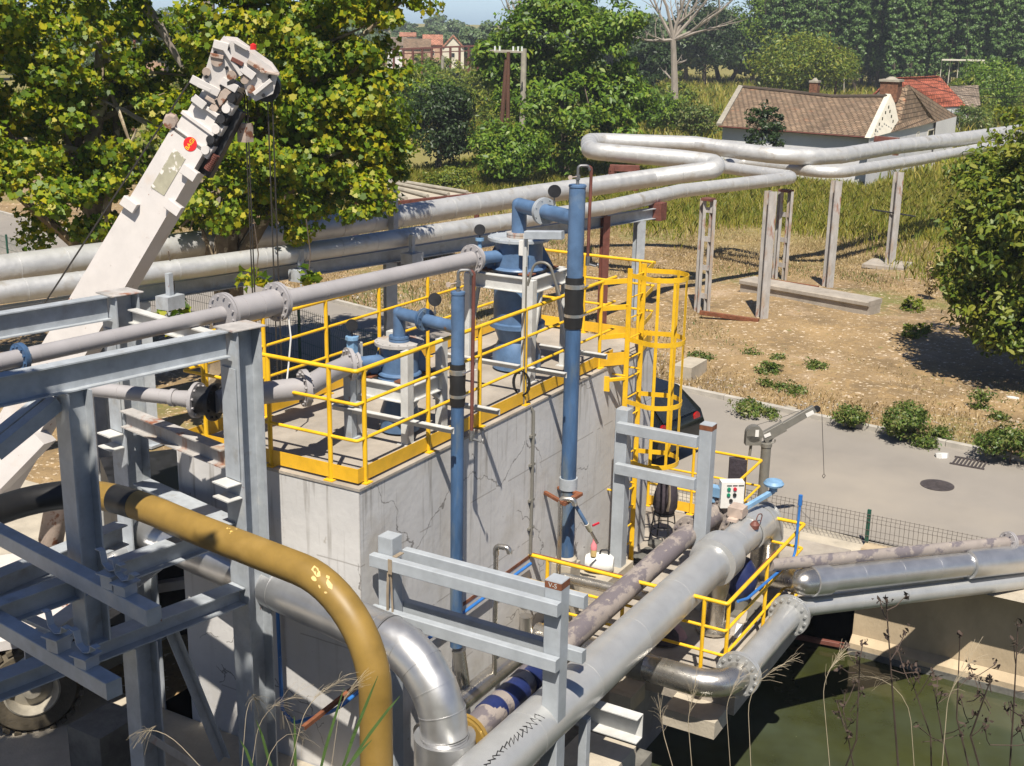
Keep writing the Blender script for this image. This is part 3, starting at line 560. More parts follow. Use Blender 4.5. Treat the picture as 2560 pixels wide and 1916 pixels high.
riser('blue_riser',V2C,ZL2,Z2,P2C,.105,ZT2,pa(X(22,1545,1375),P2C[0]).z,ZF2,'thick blue riser pipe with black coupling, joined to the large vessel',pa(X(22,1685,1100),P2C[0]+.1).z)
m=MB(); m.box((P2C[0]-.15,P2C[1]-.15,.252),(P2C[0]+.15,P2C[1]+.15,ZF2-.02)); m.lathe((P2C[0],P2C[1],ZF2-.02),(0,0,1),[(.15,0),(.15,.06),(.11,.10)],20); tag(m.build('riser_footing','concrete_pale'),'pale concrete footing with a silt ring under the thick blue riser','footing')
m=MB(); m.box((5.0,-.52,.252),(6.0,-.004,.60)); tag(m.build('concrete_step','concrete_pale'),'low concrete step under the white jerrycan at the wall foot','step')
# angle arms that steady the risers
bl=['long angle arm left of the slender blue riser','short angle arm just right of the slender blue riser','long angle arm left of the thick blue riser','short angle arm right of the thick blue riser']
for i,(k,p,bk) in enumerate(((5,(735,1105),1.35),(5,(1030,985),.55),(5,(1460,750),1.6),(5,(1720,632),.7))):
    e=pb(X(k,*p),-.36); e.z=max(3.62,min(e.z,4.1)); 
    m=MB(); m.angle((e.x,bk,e.z),(e.x,e.y,e.z),.075,.008,side=1); tag(m.build('angle_arm','steel_white'),'white '+bl[i],'angle bar','angle arms over the wall edge')
# ---------------------------------------------------------------- grey mauve feed pipes with bolted flanges
def pipe(name,pts,r,mt,label,cat='pipe',rad=.4,group=None,band=None,flanges=(),seg=20,fm=None,bm=None,nfil=8,nb=8,fw=1.55):
    P=fillet(pts,rad,nfil); t=thing(name,P[0],label,cat,group)
    m=MB(); m.tube(P,r,seg); m.build('pipe_wall',mt,t)
    if band:
        m=MB(); m.bands(P,r,band[0],band[1],band[2],seg); 
        if m.v: m.build('seam',bm or mt,t)
    for f in flanges:
        c,ax=V(f[0]),V(f[1]); rr=f[2] if len(f)>2 else r*fw
        m=MB(); m.flange(c,ax,rr,.05 if len(f)<4 else f[3],nb,.014 if r>.07 else .01); m.build('flange',fm or mt,t)
    return t

zu=5.2; uq=[pz(X(4,-150,715),zu),pz(X(4,1640,410),zu),pz(X(4,1960,330),zu),pz(X(5,850,20),zu)]
ua=uq[0]; ub=uq[3]; us=lambda f: ua.lerp(ub,f)
ax=(ub-ua).normalized(); L=(ub-ua).length
def near(p): return ua+ax*((p-ua).dot(ax))
f1,f2=near(uq[1])-ax*.0,near(uq[2])
up=thing('feed_pipe',us(.4),'upper mauve grey feed pipe running over the roof railing to the large blue vessel','pipe')
m=MB(); m.tube([ua,f1],.082,20); m.bands([ua,f1],.082,.42,.012,.0015,20,.2); m.build('pipe_wall','mauve_pipe',up)
m=MB(); m.tube([f1,f2],.15,24); m.disc(f1.lerp(f2,.3),ax,.153,.01,24); m.disc(f1.lerp(f2,.62),ax,.153,.01,24); m.build('drum','mauve_pipe',up)
m=MB(); m.tube([f2,ub],.108,22); m.bands([f2,ub],.108,.45,.014,.002,22,.3); m.build('pipe_wall','mauve_pipe',up)
for f in (f1,f2): m=MB(); m.flange(f-ax*.02,ax,.225,.03,12,.016); m.flange(f+ax*.02,ax,.225,.03,12,.012); m.build('flange','mauve_pipe',up)
vc=Vector((V2C[0],V2C[1],ub.z)); dd=(vc-ub).normalized()
m=MB(); m.flange(ub,ax,.20,.04,10,.016); m.tube([ub,ub+dd*.09],.15,20); m.flange(ub+dd*.10,dd,.15,.035,8,.014); m.build('flange','mauve_pipe',up)
m=MB(); m.tube([ub+dd*.1,vc-dd*.3],.085,18); m.build('inlet','blue_paint',up)
g=ub+dd*.12+Vector((0,0,.12)); m=MB(); m.tube([g,g+Vector((0,0,.12))],.03,8); m.disc(g+Vector((0,0,.14)),(0,0,1),.06,.04,10); m.build('valve','valve_blue',up)
m=MB(); m.disc(g+Vector((0,0,.27)),(-.6,-.5,.1),.075,.05,20); m.tube([g+Vector((0,0,.14)),g+Vector((0,0,.2))],.01,6); m.build('gauge','dark_metal',up)
h=near(pz(X(4,120,650),zu)); m=MB(); m.flange(h,ax,.14,.05,10,.013); m.build('flange','blue_worn',up)
m=MB(); q=f2-Vector((0,.16,.1)); m.tube(fillet([q,q+Vector((0,-.03,-.3)),q+Vector((-.02,0,-.62)),q+Vector((-.07,0,-.85))],.1,4),.010,6); m.build('cable_tail','plastic_white',up)
zl=4.45
lp=[pz(X(12,-330,840),zl),pz(X(12,250,900),zl),pz(X(12,1200,1000),zl),pz(X(12,1480,1010),zl),pz(X(4,1700,880),zl),pz(X(4,1960,850),zl),pz(X(21,120,570),zl),Vector((V1C[0],V1C[1],zl))]
lw=thing('feed_pipe',lp[3],'lower mauve grey feed pipe bending in through the roof railing to the small blue vessel','pipe')
A=lp[2]; B=lp[3]; Cc=lp[4]; D=lp[5]; E=lp[6]
m=MB(); m.tube([lp[0],lp[1],A],.078,20); m.bands([lp[0],A],.078,.5,.014,.002,20,.3); m.disc(A,(A-lp[1]),.095,.05,20); m.build('pipe_wall','mauve_pipe',lw)
d1=(A-lp[1]).normalized(); a2=A+d1*.28; m=MB(); m.tube([A,a2],.078,20,True,[.078,.10]); m.flange(a2,d1,.19,.04,10,.015); m.build('flange','mauve_pipe',lw)
a3=a2+d1*.2; m=MB(); m.tube([a2,a3],.15,22); m.flange(a3,d1,.20,.04,10,.015); m.build('valve_body','dark_metal',lw)
P=fillet([a3,Cc.lerp(a3,.25),Cc,D],.5,8); m=MB(); m.tube(P,.122,22); m.bands(P,.122,.32,.012,.002,22,.15); m.build('pipe_wall','mauve_pipe',lw)
d2=(P[-1]-P[-2]).normalized(); m=MB(); m.flange(P[-1],d2,.205,.06,12,.016); m.build('flange','mauve_pipe',lw)
P2=fillet([D,E.lerp(D,.5)+Vector((0,0,.02)),E],.5,6); m=MB(); m.tube(P2,.115,20); m.build('pipe_wall','mauve_pipe',lw)
d3=(lp[7]-E).normalized(); m=MB(); m.flange(E,d3,.20,.045,10,.016); m.flange(E+d3*.09,d3,.14,.035,8,.013); m.tube([E,E+d3*.09],.115,18); m.build('flange','mauve_pipe',lw)
m=MB(); m.tube([E+d3*.1,lp[7]-d3*.2],.075,18); m.build('inlet','blue_paint',lw)
g=E+d3*.04+Vector((0,0,.16)); m=MB(); m.box((g.x-.04,g.y-.05,g.z-.05),(g.x+.04,g.y+.05,g.z+.13)); m.disc(g+Vector((0,0,.15)),(0,0,1),.08,.04,8); m.build('valve','valve_blue',lw)
m=MB(); m.disc(g+Vector((0,0,.30)),(-.6,-.5,.1),.07,.05,20); m.tube([g+Vector((0,0,.14)),g+Vector((0,0,.24))],.01,6); m.build('gauge','dark_metal',lw)
# stub post carrying the lower pipe
m=MB(); q=Vector((E.x,E.y,0)); m.bar((q.x,q.y,ZT),(q.x,q.y,zl-.12),.11,.11); m.box((q.x-.09,q.y-.11,ZT+.42),(q.x+.09,q.y+.11,ZT+.44)); m.box((q.x-.09,q.y-.09,ZT),(q.x+.09,q.y+.09,ZT+.012)); tag(m.build('support_post','steel_paint'),'short grey steel post under the end of the lower feed pipe on the roof','post')
# slim mast with cable hoop and white junction box by the large vessel
ms=thing('cable_mast',pz(X(5,1215,960),ZT),'slim grey mast with a hanging cable coil beside the large vessel frame','mast'); q=ORG[ms.name]; q=Vector((q.x,.10,ZT)); zt=pa(X(22,930,800),q.x).z
m=MB(); m.bar(q,(q.x,q.y,zt),.05,.05); m.build('pole','steel_white',ms); m=MB(); m.bar((q.x-.03,q.y-.02,zt),(q.x+.05,q.y-.5,zt+.03),.12,.10); m.build('lamp_arm','steel_paint',ms)
m=MB(); m.tube([(q.x-.05,q.y-.05,ZT),(q.x-.05,q.y-.05,zt-.4)],.012,6); m.tube(fillet([(q.x,q.y-.04,zt-.65),(q.x+.03,q.y-.12,zt-.35),(q.x+.05,q.y-.32,zt-.33),(q.x+.1,q.y-.45,zt-.75)],.12,5),.018,8); m.build('conduit','davit_grey',ms)
m=MB(); 
for k in range(3):
    m.tube([(q.x-.07,q.y-.02+.13*math.sin(th)*(1-.1*k),ZT+.30+.16*math.cos(th)) for th in np.linspace(0,6.28,20)],.009,5,False)
m.build('cable_coil','rubber',ms)
m=MB(); jb=Vector((V2C[0]-.3,V2C[1]-.25,ZB2+.28)); m.box((jb.x-.10,jb.y-.10,jb.z),(jb.x-.04,jb.y+.02,jb.z+.2)); tag(m.build('junction_box','white_box'),'small white junction box on the front of the large blue vessel','box')
# conduit down the long wall
m=MB(); a=pb(X(5,1240,960),-.03); e=pb((1326,1385),-.03); m.tube([(a.x,.02,ZT-.02),(a.x+.02,-.03,ZT-.1),(a.x+.03,-.03,2.5),(e.x,-.03,e.z)],.022,8)
for z in (3.1,2.7,2.2,1.8): m.box((a.x-.03,-.04,z),(a.x+.09,-.003,z+.03))
tag(m.build('conduit','davit_grey'),'thin grey conduit running down the long chamber wall between the two risers','conduit')
# ================================================================ STEEL PIPE FRAME (left)
EA=math.radians(-11.3); E1=Vector((math.cos(EA),math.sin(EA),0)); E2=Vector((-math.sin(EA),math.cos(EA),0))
def onB(p,c,z=None):  # photo point on the vertical plane through c along E1
    d=Vector(ray(p)); C_=Vector(CAM); return C_+d*((c-C_).dot(E2)/d.dot(E2))
sf=thing('steel_pipe_frame',(-.6,1.0,0),'grey blue welded steel frame of columns and beams carrying the pipes beside the chamber','steel frame')
C1=Vector((-.62,1.0,5.30)); H=.27
def col(c,z0,z1,w=.28,mt='steel_paint',gus=True,nm='column'):
    m=MB(); m.ibeam((c.x,c.y,z0),(c.x,c.y,z1),w,w,.018,.012,up=E1); m.build(nm,mt,sf)
def cap(c,z,w=.40): 
    m=MB(); m.bar((c-E1*w/2)+Vector((0,0,z-c.z)),(c+E1*w/2)+Vector((0,0,z-c.z)),w*.85,.016); m.build('cap_plate','steel_rusty',sf)
# main head beams
B1a=onB(X(4,-900,990),C1); B1a.z=C1.z-H/2; c1t=C1-E1*.12; m=MB(); m.ibeam((B1a.x,B1a.y,C1.z-.01-H/2),(c1t.x-E1.x*.06,c1t.y-E1.y*.06,C1.z-.01-H/2),.15,H,.014,.009); m.build('head_beam','steel_paint',sf)
col(C1,.0,C1.z-.016,.30); cap(C1,C1.z)
C2=pz(X(4,770,235),5.3); B2a=onB(X(4,-900,470),C2); m=MB(); m.ibeam((B2a.x,B2a.y,5.29-H/2),(C2.x-E1.x*.17,C2.y-E1.y*.17,5.29-H/2),.15,H,.014,.009); m.build('head_beam','steel_paint',sf)
col(C2,.0,5.284,.30); cap(C2,5.3)
# flared knee plates under the heads
for c in (C1,C2):
    for s in (-1,):
        p=c+E1*s*.15+Vector((0,0,-.02)); tri=[p,p+Vector((0,0,-1.15)),p+E1*(-.0)+E2*(-.2)]
    m=MB(); k=[c-E1*.155+E2*.14+Vector((0,0,-.03)),c-E1*.155-E2*.14+Vector((0,0,-.03)),c-E1*.155-E2*.14+Vector((0,0,-1.3)),c-E1*.30+E2*.10+Vector((0,0,-1.3)),c-E1*.30+E2*.14+Vector((0,0,-1.15))]
    m.bar(c-E1*.165+Vector((0,0,-.4)),c-E1*.165+Vector((0,0,-1.6)),.24,.012,up=E1) ; m.build('knee_plate','steel_paint',sf)
    for z in (-1.62,-1.78): m=MB(); m.bar(c-E1*.34+Vector((0,0,z)),c-E1*.16+Vector((0,0,z)),.26,.016); m.build('stiffener','steel_white',sf)
# cross beams between the two columns
def cross(c1,c2,z,w,h,mt,e1off=0,fr=(.16,.16)):
    a=Vector((c1.x,c1.y,z))+E1*e1off; b=Vector((c2.x,c2.y,z))+E1*e1off; d=(b-a).normalized(); m=MB(); m.ibeam(a+d*fr[0],b-d*fr[1],w,h,.014,.01); m.build('cross_beam',mt,sf)
cross(C1,C2,C1.z-1.42,.16,.20,'steel_rusty',-.12)
cross(C1,C2,C1.z-2.35,.24,.24,'steel_paint',.02)
cross(C1,C2,5.05,.12,.16,'steel_white',.05)
# front column under the head beam
zc3=2.5; C3=onB(X(13,960,700),C1); C3=Vector((C3.x,C3.y,0)); z3=C1.z-.01-H
col(C3,zc3,z3-.002,.245,nm='column'); 
for s in (-1,1):
    m=MB(); a=C3+E1*.15*s; t=[a+Vector((0,0,z3-.005)),a+E1*s*.02+Vector((0,0,z3-.9)),a+E1*s*.0+Vector((0,0,z3-.9))]
m=MB(); p0=C3-E1*.16+Vector((0,0,z3-.05)); dg=onB(X(13,-80,1150),C1); m.angle(p0,(dg.x,dg.y,dg.z),.13,.014,up=(0,0,1)); m.angle(p0+E2*.16+Vector((0,0,.0)),(dg.x+E2.x*.16,dg.y+E2.y*.16,dg.z),.13,.014,up=(0,0,1)); m.build('diagonal_brace','steel_paint',sf)
# platform beams
L1b=C1-E1*.16; L1a=onB(X(7,-500,1370),C1); m=MB(); m.ibeam((L1a.x,L1a.y,2.5-.1),(L1b.x,L1b.y,2.5-.1),.22,.20,.014,.01); m.build('platform_beam','steel_paint',sf)
z2=3.2; q0=pz(X(18,-200,1120),z2); q1=pz(X(17,1300,640),z2); m=MB(); m.ibeam((q0.x,q0.y,z2-.11),(q1.x,q1.y,z2-.11),.17,.22,.014,.01); m.build('platform_beam','steel_rusty' if False else 'steel_paint',sf)
z2b=2.9; q2=pz(X(18,-300,800),z2b); q3=pz(X(18,1560,40),z2b); m=MB(); m.ibeam((q2.x,q2.y,z2b-.12),(q3.x,q3.y,z2b-.12),.2,.24,.014,.01); m.build('platform_beam','steel_paint',sf)
m=MB(); q4=pz(X(17,50,1020),2.6); q5=pz(X(18,300,1560),2.6); m.ibeam((q5.x,q5.y,2.45),(q4.x,q4.y,2.45),.2,.22,.014,.01); m.build('platform_beam','steel_white',sf)
# square outrigger tubes with saddle clamps
for i,(pa_,pb_,zz) in enumerate(((X(18,-500,-80),X(18,1985,1240),3.42),(X(7,-60,690),X(7,735,1150),3.05))):
    a=pz(pa_,zz); b=pz(pb_,zz); m=MB(); m.bar(a,b,.145,.155); m.build('outrigger','steel_paint',sf)
    d=(b-a).normalized(); sd=d.cross(Vector((0,0,1)))
    for f,hh in ((.62 if i==0 else .80,.13),(.42 if i==0 else .38,.10)):
        c=b-d*f+Vector((0,0,.078))+sd*.0
        m=MB(); m.box((c.x-.07,c.y-.07,c.z),(c.x+.07,c.y+.07,c.z+hh)); m.box((c.x-.1,c.y-.09,c.z+hh),(c.x+.1,c.y+.09,c.z+hh+.012)); m.build('saddle_block','steel_paint',sf)
        m=MB(); t=c+Vector((0,0,hh+.012)); w=.03
        pts=[t+E2*.2+Vector((0,0,.16)),t+E2*.13+Vector((0,0,.16)),t+E2*.1+Vector((0,0,.05)),t+Vector((0,0,.012)),t-E2*.1+Vector((0,0,.05)),t-E2*.13+Vector((0,0,.12)),t-E2*.2+Vector((0,0,.12))]
        for u_,v_ in zip(pts,pts[1:]): m.bar(u_,v_,.06,.008,up=E1.cross(v_-u_))
        m.build('saddle_strap','steel_paint',sf)
a=pz(X(7,-20,560),2.9); b=pz(X(7,480,790),2.62); m=MB(); m.angle(a,b,.12,.012); m.build('platform_angle','steel_paint',sf)
# legs below the platform
lg=pz(X(7,880,860),2.38); lgz=Vector((lg.x,lg.y,0)); lc=onB((352,1640),C1); lc=Vector((lc.x,lc.y,0)); m=MB(); m.ibeam((lc.x,lc.y,0),(lc.x,lc.y,2.295),.25,.25,.018,.012,up=E1); m.build('column','steel_paint',sf)
a=onB((425,1560),C1+E2*.3); b=onB((560,1890),C1+E2*.3); m=MB(); m.angle(a,b,.10,.012); m.build('leg_brace','steel_paint',sf)
a=onB((360,1835),C1-E2*.4); b=onB((520,1935),C1-E2*.4); m=MB(); m.bar(a,b,.07,.07); m.build('leg_brace','steel_rusty',sf)
# far column foot and beam ends seen through the frame
for (p,w_) in ((X(11,1380,900),.24),):
    c=pz(p,1.2); m=MB(); m.ibeam((c.x,c.y,0),(c.x,c.y,3.6),.26,.26,.016,.01,up=E1); m.build('column','steel_white',sf)
pl_=pz((262,1800),.9); m=MB(); m.box((pl_.x-.3,pl_.y-.25,.008),(pl_.x+.3,pl_.y+.25,.9)); o=m.build('concrete_plinth','concrete_dark'); tag(o,'square stained concrete plinth in front of the truck wheel','plinth')
# ================================================================ OCHRE PIPE
zo=3.42
op=[pz((-130,1330),zo),pz((14,1267),zo),pz((136,1238),zo),pz((241,1235),zo),pz((350,1263),zo),pz((482,1319),zo),pz((739,1419),zo)]
vx=pz((739,1419),zo)+(pz((739,1419),zo)-pz((482,1319),zo)).normalized()*.0
dirn=(pz((739,1419),zo)-pz((482,1319),zo)).normalized()
# drop leg: where the downward run meets the line of the level run
def legfoot(px,pt,dr):
    d=ray(px); C_=Vector(CAM); n=Vector((-dr.y,dr.x,0)); dv=Vector(d); return C_+dv*((pt-C_).dot(n)/dv.dot(n))
lo=legfoot((940,1800),vx,dirn); print('ochre leg',lo,vx)
P=op[:-1]+[vx]; P=[P[0]]+P[1:]; cor=Vector((lo.x,lo.y,zo)); Pp=fillet([P[-2],cor,Vector((lo.x,lo.y,-.5))],.95,12)
full=fillet(P[:-1],0)[:-1]+Pp
def smooth(pts,it=2):
    for _ in range(it):
        q=[pts[0]]
        for a,b in zip(pts,pts[1:]): q+= [a.lerp(b,.25),a.lerp(b,.75)]
        q.append(pts[-1]); pts=q
    return pts
head=smooth(op[:6],2)
oc=thing('ochre_pipe',cor,'thick ochre yellow pipe curving down past the silver elbow, black at its far end','pipe')
r_o=.152; full=head+Pp[1:] if (Pp[0]-head[-1]).length<.01 else head+Pp
# split: black end, ochre run, black band
cut=[i for i,p in enumerate(head)]
def seg(a,b): return full[a:b]
ib=min(range(len(head)),key=lambda i:(head[i]-pz((215,1235),zo)).length)
m=MB(); m.tube(full[:ib+1],r_o*1.004,24); m.build('black_section','black_band',oc)
m=MB(); m.tube(full[ib:],r_o,28); m.build('pipe_wall','ochre',oc)
def resample(pts,st=.04):
    out=[pts[0]]
    for a,b in zip(pts,pts[1:]):
        n=max(1,int((b-a).length/st)); out+=[a.lerp(b,(k+1)/n) for k in range(n)]
    return out
fr=resample(full,.03); cb=pz(X(11,1640,520),zo); kb_=min(range(len(fr)),key=lambda i:(fr[i]-cb).length); m=MB(); m.tube(fr[kb_-5:kb_+6],r_o*1.012,32); m.build('black_band','black_band',oc)
def onpipe(px,path,r):
    d=Vector(ray(px)).normalized(); C_=Vector(CAM); t=6.0
    for _ in range(60):
        p=C_+d*t; q=min((x-p).length for x in path)
        if q-r<.0015: break
        t+=max(.001,(q-r)*.9)
    c=min(path,key=lambda x:(x-p).length); return c+(p-c).normalized()*(r+.0015)
near_=[p for p in fr if 1.5<p.z]
gq_=np.random.default_rng(8)
for (cx_,cy_,rx_,ry_) in ((2035,395,30,42),(2020,440,16,22),(2120,480,20,40),(2108,430,12,14),(2055,490,7,14),(2095,530,10,8)):
    P=[onpipe(X(7,cx_+rx_*gq_.uniform(.55,1.2)*math.cos(a_)+.25*ry_*math.sin(a_),cy_+ry_*gq_.uniform(.6,1.15)*math.sin(a_)),near_,r_o) for a_ in np.linspace(0,6.1,13)]
    m=MB(); cc_=sum(P,Vector())/len(P); n=len(P); m.add(P+[cc_+(cc_-min(near_,key=lambda x:(x-cc_).length)).normalized()*.0006],[(k,(k+1)%n,n) for k in range(n)]); m.build('peeled_patch','primer_patch',oc,False)
for zz in (.95,.1): m=MB(); m.disc((lo.x,lo.y,zz),(0,0,1),r_o*1.02,.018,28); m.build('weld_ring','ochre',oc)
# ================================================================ CLAD PIPE WITH LOBSTER BACK ELBOW
zg=2.34
g0=pz((623,1440),zg); g1=pz((884,1556),zg); dg=(g1-g0).normalized(); gl=legfoot((1112,1790),g1,dg); print('elbow leg',gl,g0,g1)
gc=Vector((gl.x,gl.y,zg)); rg=.235
gp=thing('clad_pipe',gc,'silver aluminium clad pipe with a segmented elbow dropping into a wide collar at the front','pipe')
el=fillet([g0,gc,Vector((gl.x,gl.y,.2))],.78,5)
far=g0-dg*2.2
m=MB(); m.tube([far,el[1]],rg,36); m.disc(el[1]-dg*.10,dg,rg*1.02,.012,36); m.disc(g0.lerp(el[1],.25),dg,rg*1.015,.012,36); m.build('straight_cladding','clad_alu',gp)
m=MB(); m.tube(el[1:-1],rg*1.003,40)
for i in range(1,len(el)-1): m.disc(el[i],(el[i+1]-el[i]).normalized()+(el[i]-el[i-1]).normalized(),rg*1.028,.011,40)
m.build('segmented_elbow','clad_alu',gp)
m=MB(); m.tube(el[-2:],rg,36); m.disc(el[-2]-Vector((0,0,.12)),(0,0,1),rg*1.025,.011,36); m.build('straight_cladding','clad_alu',gp)
zcol=pa((1112,1838),gl.x).z; print('collar z',zcol)
m=MB(); m.lathe((gl.x,gl.y,0),(0,0,1),[(rg*1.01,zcol-.02),(rg*1.3,zcol),(rg*1.3,-.6)],36); m.build('collar','clad_alu',gp)
# left end: further clad run with an elbow seen under the frame
e0=pz(X(18,-200,1020),2.1); e1=pz(X(18,1050,760),2.1); e2=pz(X(18,1720,330),2.1); e3=far+Vector((0,0,0))
gq=thing('clad_pipe',e1,'dark silver clad pipe with a wide bend lying under the steel frame on the left','pipe')
PP=fillet([e0,pz(X(18,700,880),2.1),e2,e3],.5,8); m=MB(); m.tube(PP,.225,28); m.bands(PP,.225,.5,.012,.005,28); m.build('cladding','clad_dark',gq)
# ================================================================ FRONT PIPES
zb=1.35
bp=thing('large_pipe',(3,-2.15,zb),'large silver grey pipe running along the canal side and turning down at its far end','pipe')
BA=Vector((-3.2,-2.11,zb)); bc_=Vector((5.15,-2.14,zb)); be=Vector((7.02,-2.2,zb))
m=MB(); m.tube([BA,bc_],.262,36); m.bands([BA,bc_],.262,1.25,.012,.003,36,.6); m.build('pipe_wall','silver_paint',bp)
m=MB(); m.lathe(bc_,(1,0,0),[(.262,-.22),(.335,-.2),(.335,.18),(.25,.2)],36); m.build('collar','silver_paint',bp)
dr=fillet([bc_,be,Vector((7.02,-2.2,.2))],.34,7); m=MB(); m.tube(dr[:2],.235,32); m.bands([bc_,be],.235,.62,.012,.003,32,.55); m.build('pipe_wall','silver_paint',bp)
m=MB(); m.lathe((6.2,-2.18,zb),(1,0,0),[(.237,-.0),(.262,.005),(.262,.44),(.24,.45)],32); m.tube(dr[1:-1],.25,30); m.build('elbow','silver_paint',bp)
m=MB(); m.tube([dr[-2],(7.02,-2.2,.25)],.215,30); m.bands([dr[-2],(7.02,-2.2,.25)],.215,.25,.012,.004,30,.2); m.build('down_leg','inox',bp)
# saddle support with channel iron under the near part of the pipe
for q in (1.35,):
    m=MB(); m.channel((q,-2.75,.88),(q,-1.5,.88),.16,.30,.012,side=-1); tag(m.build('channel_support','steel_white'),'white steel channel bolted under the large grey canal pipe','support')
    m=MB(); m.bar((q-.35,-2.25,-.3),(q-.35,-2.25,1.05),.1,.1); m.box((q-.65,-2.45,-.32),(q-.05,-2.0,-.29)); tag(m.build('pipe_stand','steel_paint'),'grey steel stand in the shade under the large grey canal pipe','support')
bk=pz(X(24,1480,1430),.28); m=MB(); m.box((bk.x-.42,bk.y-.36,-2.3),(bk.x+.34,bk.y+.33,.28)); tag(m.build('concrete_block','concrete_pale'),'rough pale concrete block sticking up beside the canal pipe at the bottom','block')
# marker scribble on the near pipe
m=MB(); g=np.random.default_rng(5); pts=[]
p0=Vector((-.55,-2.0,zb)); 
for i in range(46):
    t=i/45; a=-1.15+1.15*t; th=math.radians(62+10*math.sin(i*2.1)*(.3+t)); x=a+.035*math.cos(i*2.3); pts.append((x,-2.115-.266*math.cos(th),zb+.266*math.sin(th)))
m.tube(pts,.005,4,False); m.build('marker_scribble','marker',bp)
mo=thing('mottled_pipe',(3,-1.5,zb),'mottled brown pipe with navy blue bands running between the chamber and the large grey pipe','pipe')
m=MB(); m.tube([(-.42,-1.63,zb),(1.8,-1.53,zb),(5.72,-1.47,zb)],.152,30); m.build('pipe_wall','mottled',mo)
for a,w in ((.10,.20),(.50,.34),(.93,.17)): m=MB(); m.disc((a,-1.6,zb),(1,.02,0),.157,w,30); m.build('paint_band','navy',mo)
m=MB(); m.flange((-.44,-1.63,zb),(1,0,0),.26,.045,10,.018); m.flange((-.50,-1.63,zb),(1,0,0),.26,.035,10,.014); m.build('flange','ochre',mo)
m=MB(); m.flange((5.74,-1.47,zb),(1,0,0),.235,.04,10,.018); m.flange((5.82,-1.47,zb),(1,0,0),.235,.04,10,.014); m.build('flange','mottled',mo)
m=MB(); m.tube([(5.84,-1.47,zb),(6.62,-1.50,zb)],.165,24); m.build('pipe_wall','mottled',mo)
m=MB(); m.flange((6.62,-1.5,zb),(1,0,0),.28,.05,12,.018); m.flange((6.78,-1.5,zb),(1,0,0),.28,.05,12,.018); m.tube([(6.64,-1.5,zb),(6.78,-1.5,zb)],.25,24); m.build('flange','mottled',mo)
m=MB(); m.tube(fillet([(6.8,-1.5,zb),(7.5,-1.52,zb),(7.5,-1.52,.25)],.3,6),.165,24); m.build('pipe_wall','mottled',mo)
m=MB(); m.box((6.55,-1.6,zb+.30),(6.7,-1.36,zb+.44)); m.lathe((6.6,-1.3,zb+.45),(0,0,1),[(0,.0),(.1,.0),(.12,.05),(.08,.11),(0,.12)],14); m.tube([(6.62,-1.48,zb+.2),(6.62,-1.48,zb+.38)],.05,10); m.build('actuator','valve_blue',mo)
# lever operated valve head on the large pipe
vv=thing('valve_gearbox',pz(X(15,1250,380),1.75),'pale blue valve gearbox and handwheel above the bend of the large grey pipe','valve'); o=ORG[vv.name]; 
q=Vector((6.15,-2.05,1.62)); m=MB(); m.box((q.x-.14,q.y-.10,q.z),(q.x+.1,q.y+.12,q.z+.14)); m.box((q.x-.22,q.y-.05,q.z-.04),(q.x-.1,q.y+.09,q.z)); m.build('body','crane_rust',vv)
r0=q+Vector((.05,-.06,.10)); r1=q+Vector((.62,-.28,.22)); m=MB(); m.bar(r0,r1,.06,.07); m.build('arm','valve_blue',vv)
m=MB(); m.lathe(r1,(0,0,1),[(0,0),(.06,0),(.06,.06),(.14,.09),(.15,.12),(.12,.16),(0,.17)],16); m.build('handwheel','valve_blue',vv)
c=q+Vector((-.1,-.28,-.05)); m=MB(); m.tube(fillet([c,c+Vector((.05,-.02,.14)),c+Vector((.16,-.05,.12)),c+Vector((.12,-.04,.0))],.04,4),.008,5); m.lathe(c,(0,0,1),[(.06,-.06),(.07,.0),(.03,.05),(0,.05)],12); m.build('cable_gland','brown_paint',vv)
# pump
pu=thing('pump',(5.97,-2.16,.25),'dark blue pump hidden in the shade under the large grey pipe','pump'); m=MB(); m.lathe((6.0,-2.2,.75),(0,0,1),[(.0,.3),(.13,.27),(.22,.12),(.24,-.05),(.2,-.2),(.12,-.3)],22); m.build('casing','navy',pu)
m=MB(); m.tube([(6.0,-2.2,.25),(6.0,-2.2,.5)],.13,16); m.box((5.7,-2.45,.251),(6.3,-1.95,.29)); m.build('base','davit_grey',pu)
br=thing('branch_leg',(5.15,-2.14,.25),'silver branch leg with a cone dropping from the collar of the large grey pipe','pipe'); m=MB(); m.lathe((5.15,-2.14,0),(0,0,1),[(.20,1.15),(.19,.95),(.15,.75),(.15,.25)],24); m.build('cone','inox',br); m=MB(); m.flange((5.15,-2.14,.3),(0,0,1),.24,.04,8,.014); m.build('flange','inox',br)
# bolted pale pipe looping round the deck corner
zq=.60
lp=thing('bolted_pipe',(3.13,-3.05,zq),'pale grey bolted pipe curving round the deck corner towards the canal','pipe')
PB=fillet([(3.15,-.45,zq),(3.13,-3.07,zq),(5.3,-3.09,zq)],.42,10)
m=MB(); m.tube(PB[:-1],.172,32); m.build('bend','inox',lp)
e=PB[-2]; m=MB(); m.flange(e+Vector((.02,0,0)),(1,0,0),.285,.04,14,.02); m.flange(e+Vector((.065,0,0)),(1,0,0),.285,.04,14,.017); m.build('flange','silver_paint',lp)
m=MB(); m.tube([e+Vector((.05,0,0)),(5.45,-3.09,zq)],.172,32); m.build('pipe_wall','silver_paint',lp)
m=MB(); m.flange((5.47,-3.09,zq),(1,0,0),.285,.04,14,.02); m.flange((5.52,-3.09,zq),(1,0,0),.285,.04,14,.017); m.build('flange','silver_paint',lp)
m=MB(); m.disc((3.14,-1.78,zq),(0,1,0),.177,.5,30); m.build('sleeve','davit_grey',lp)
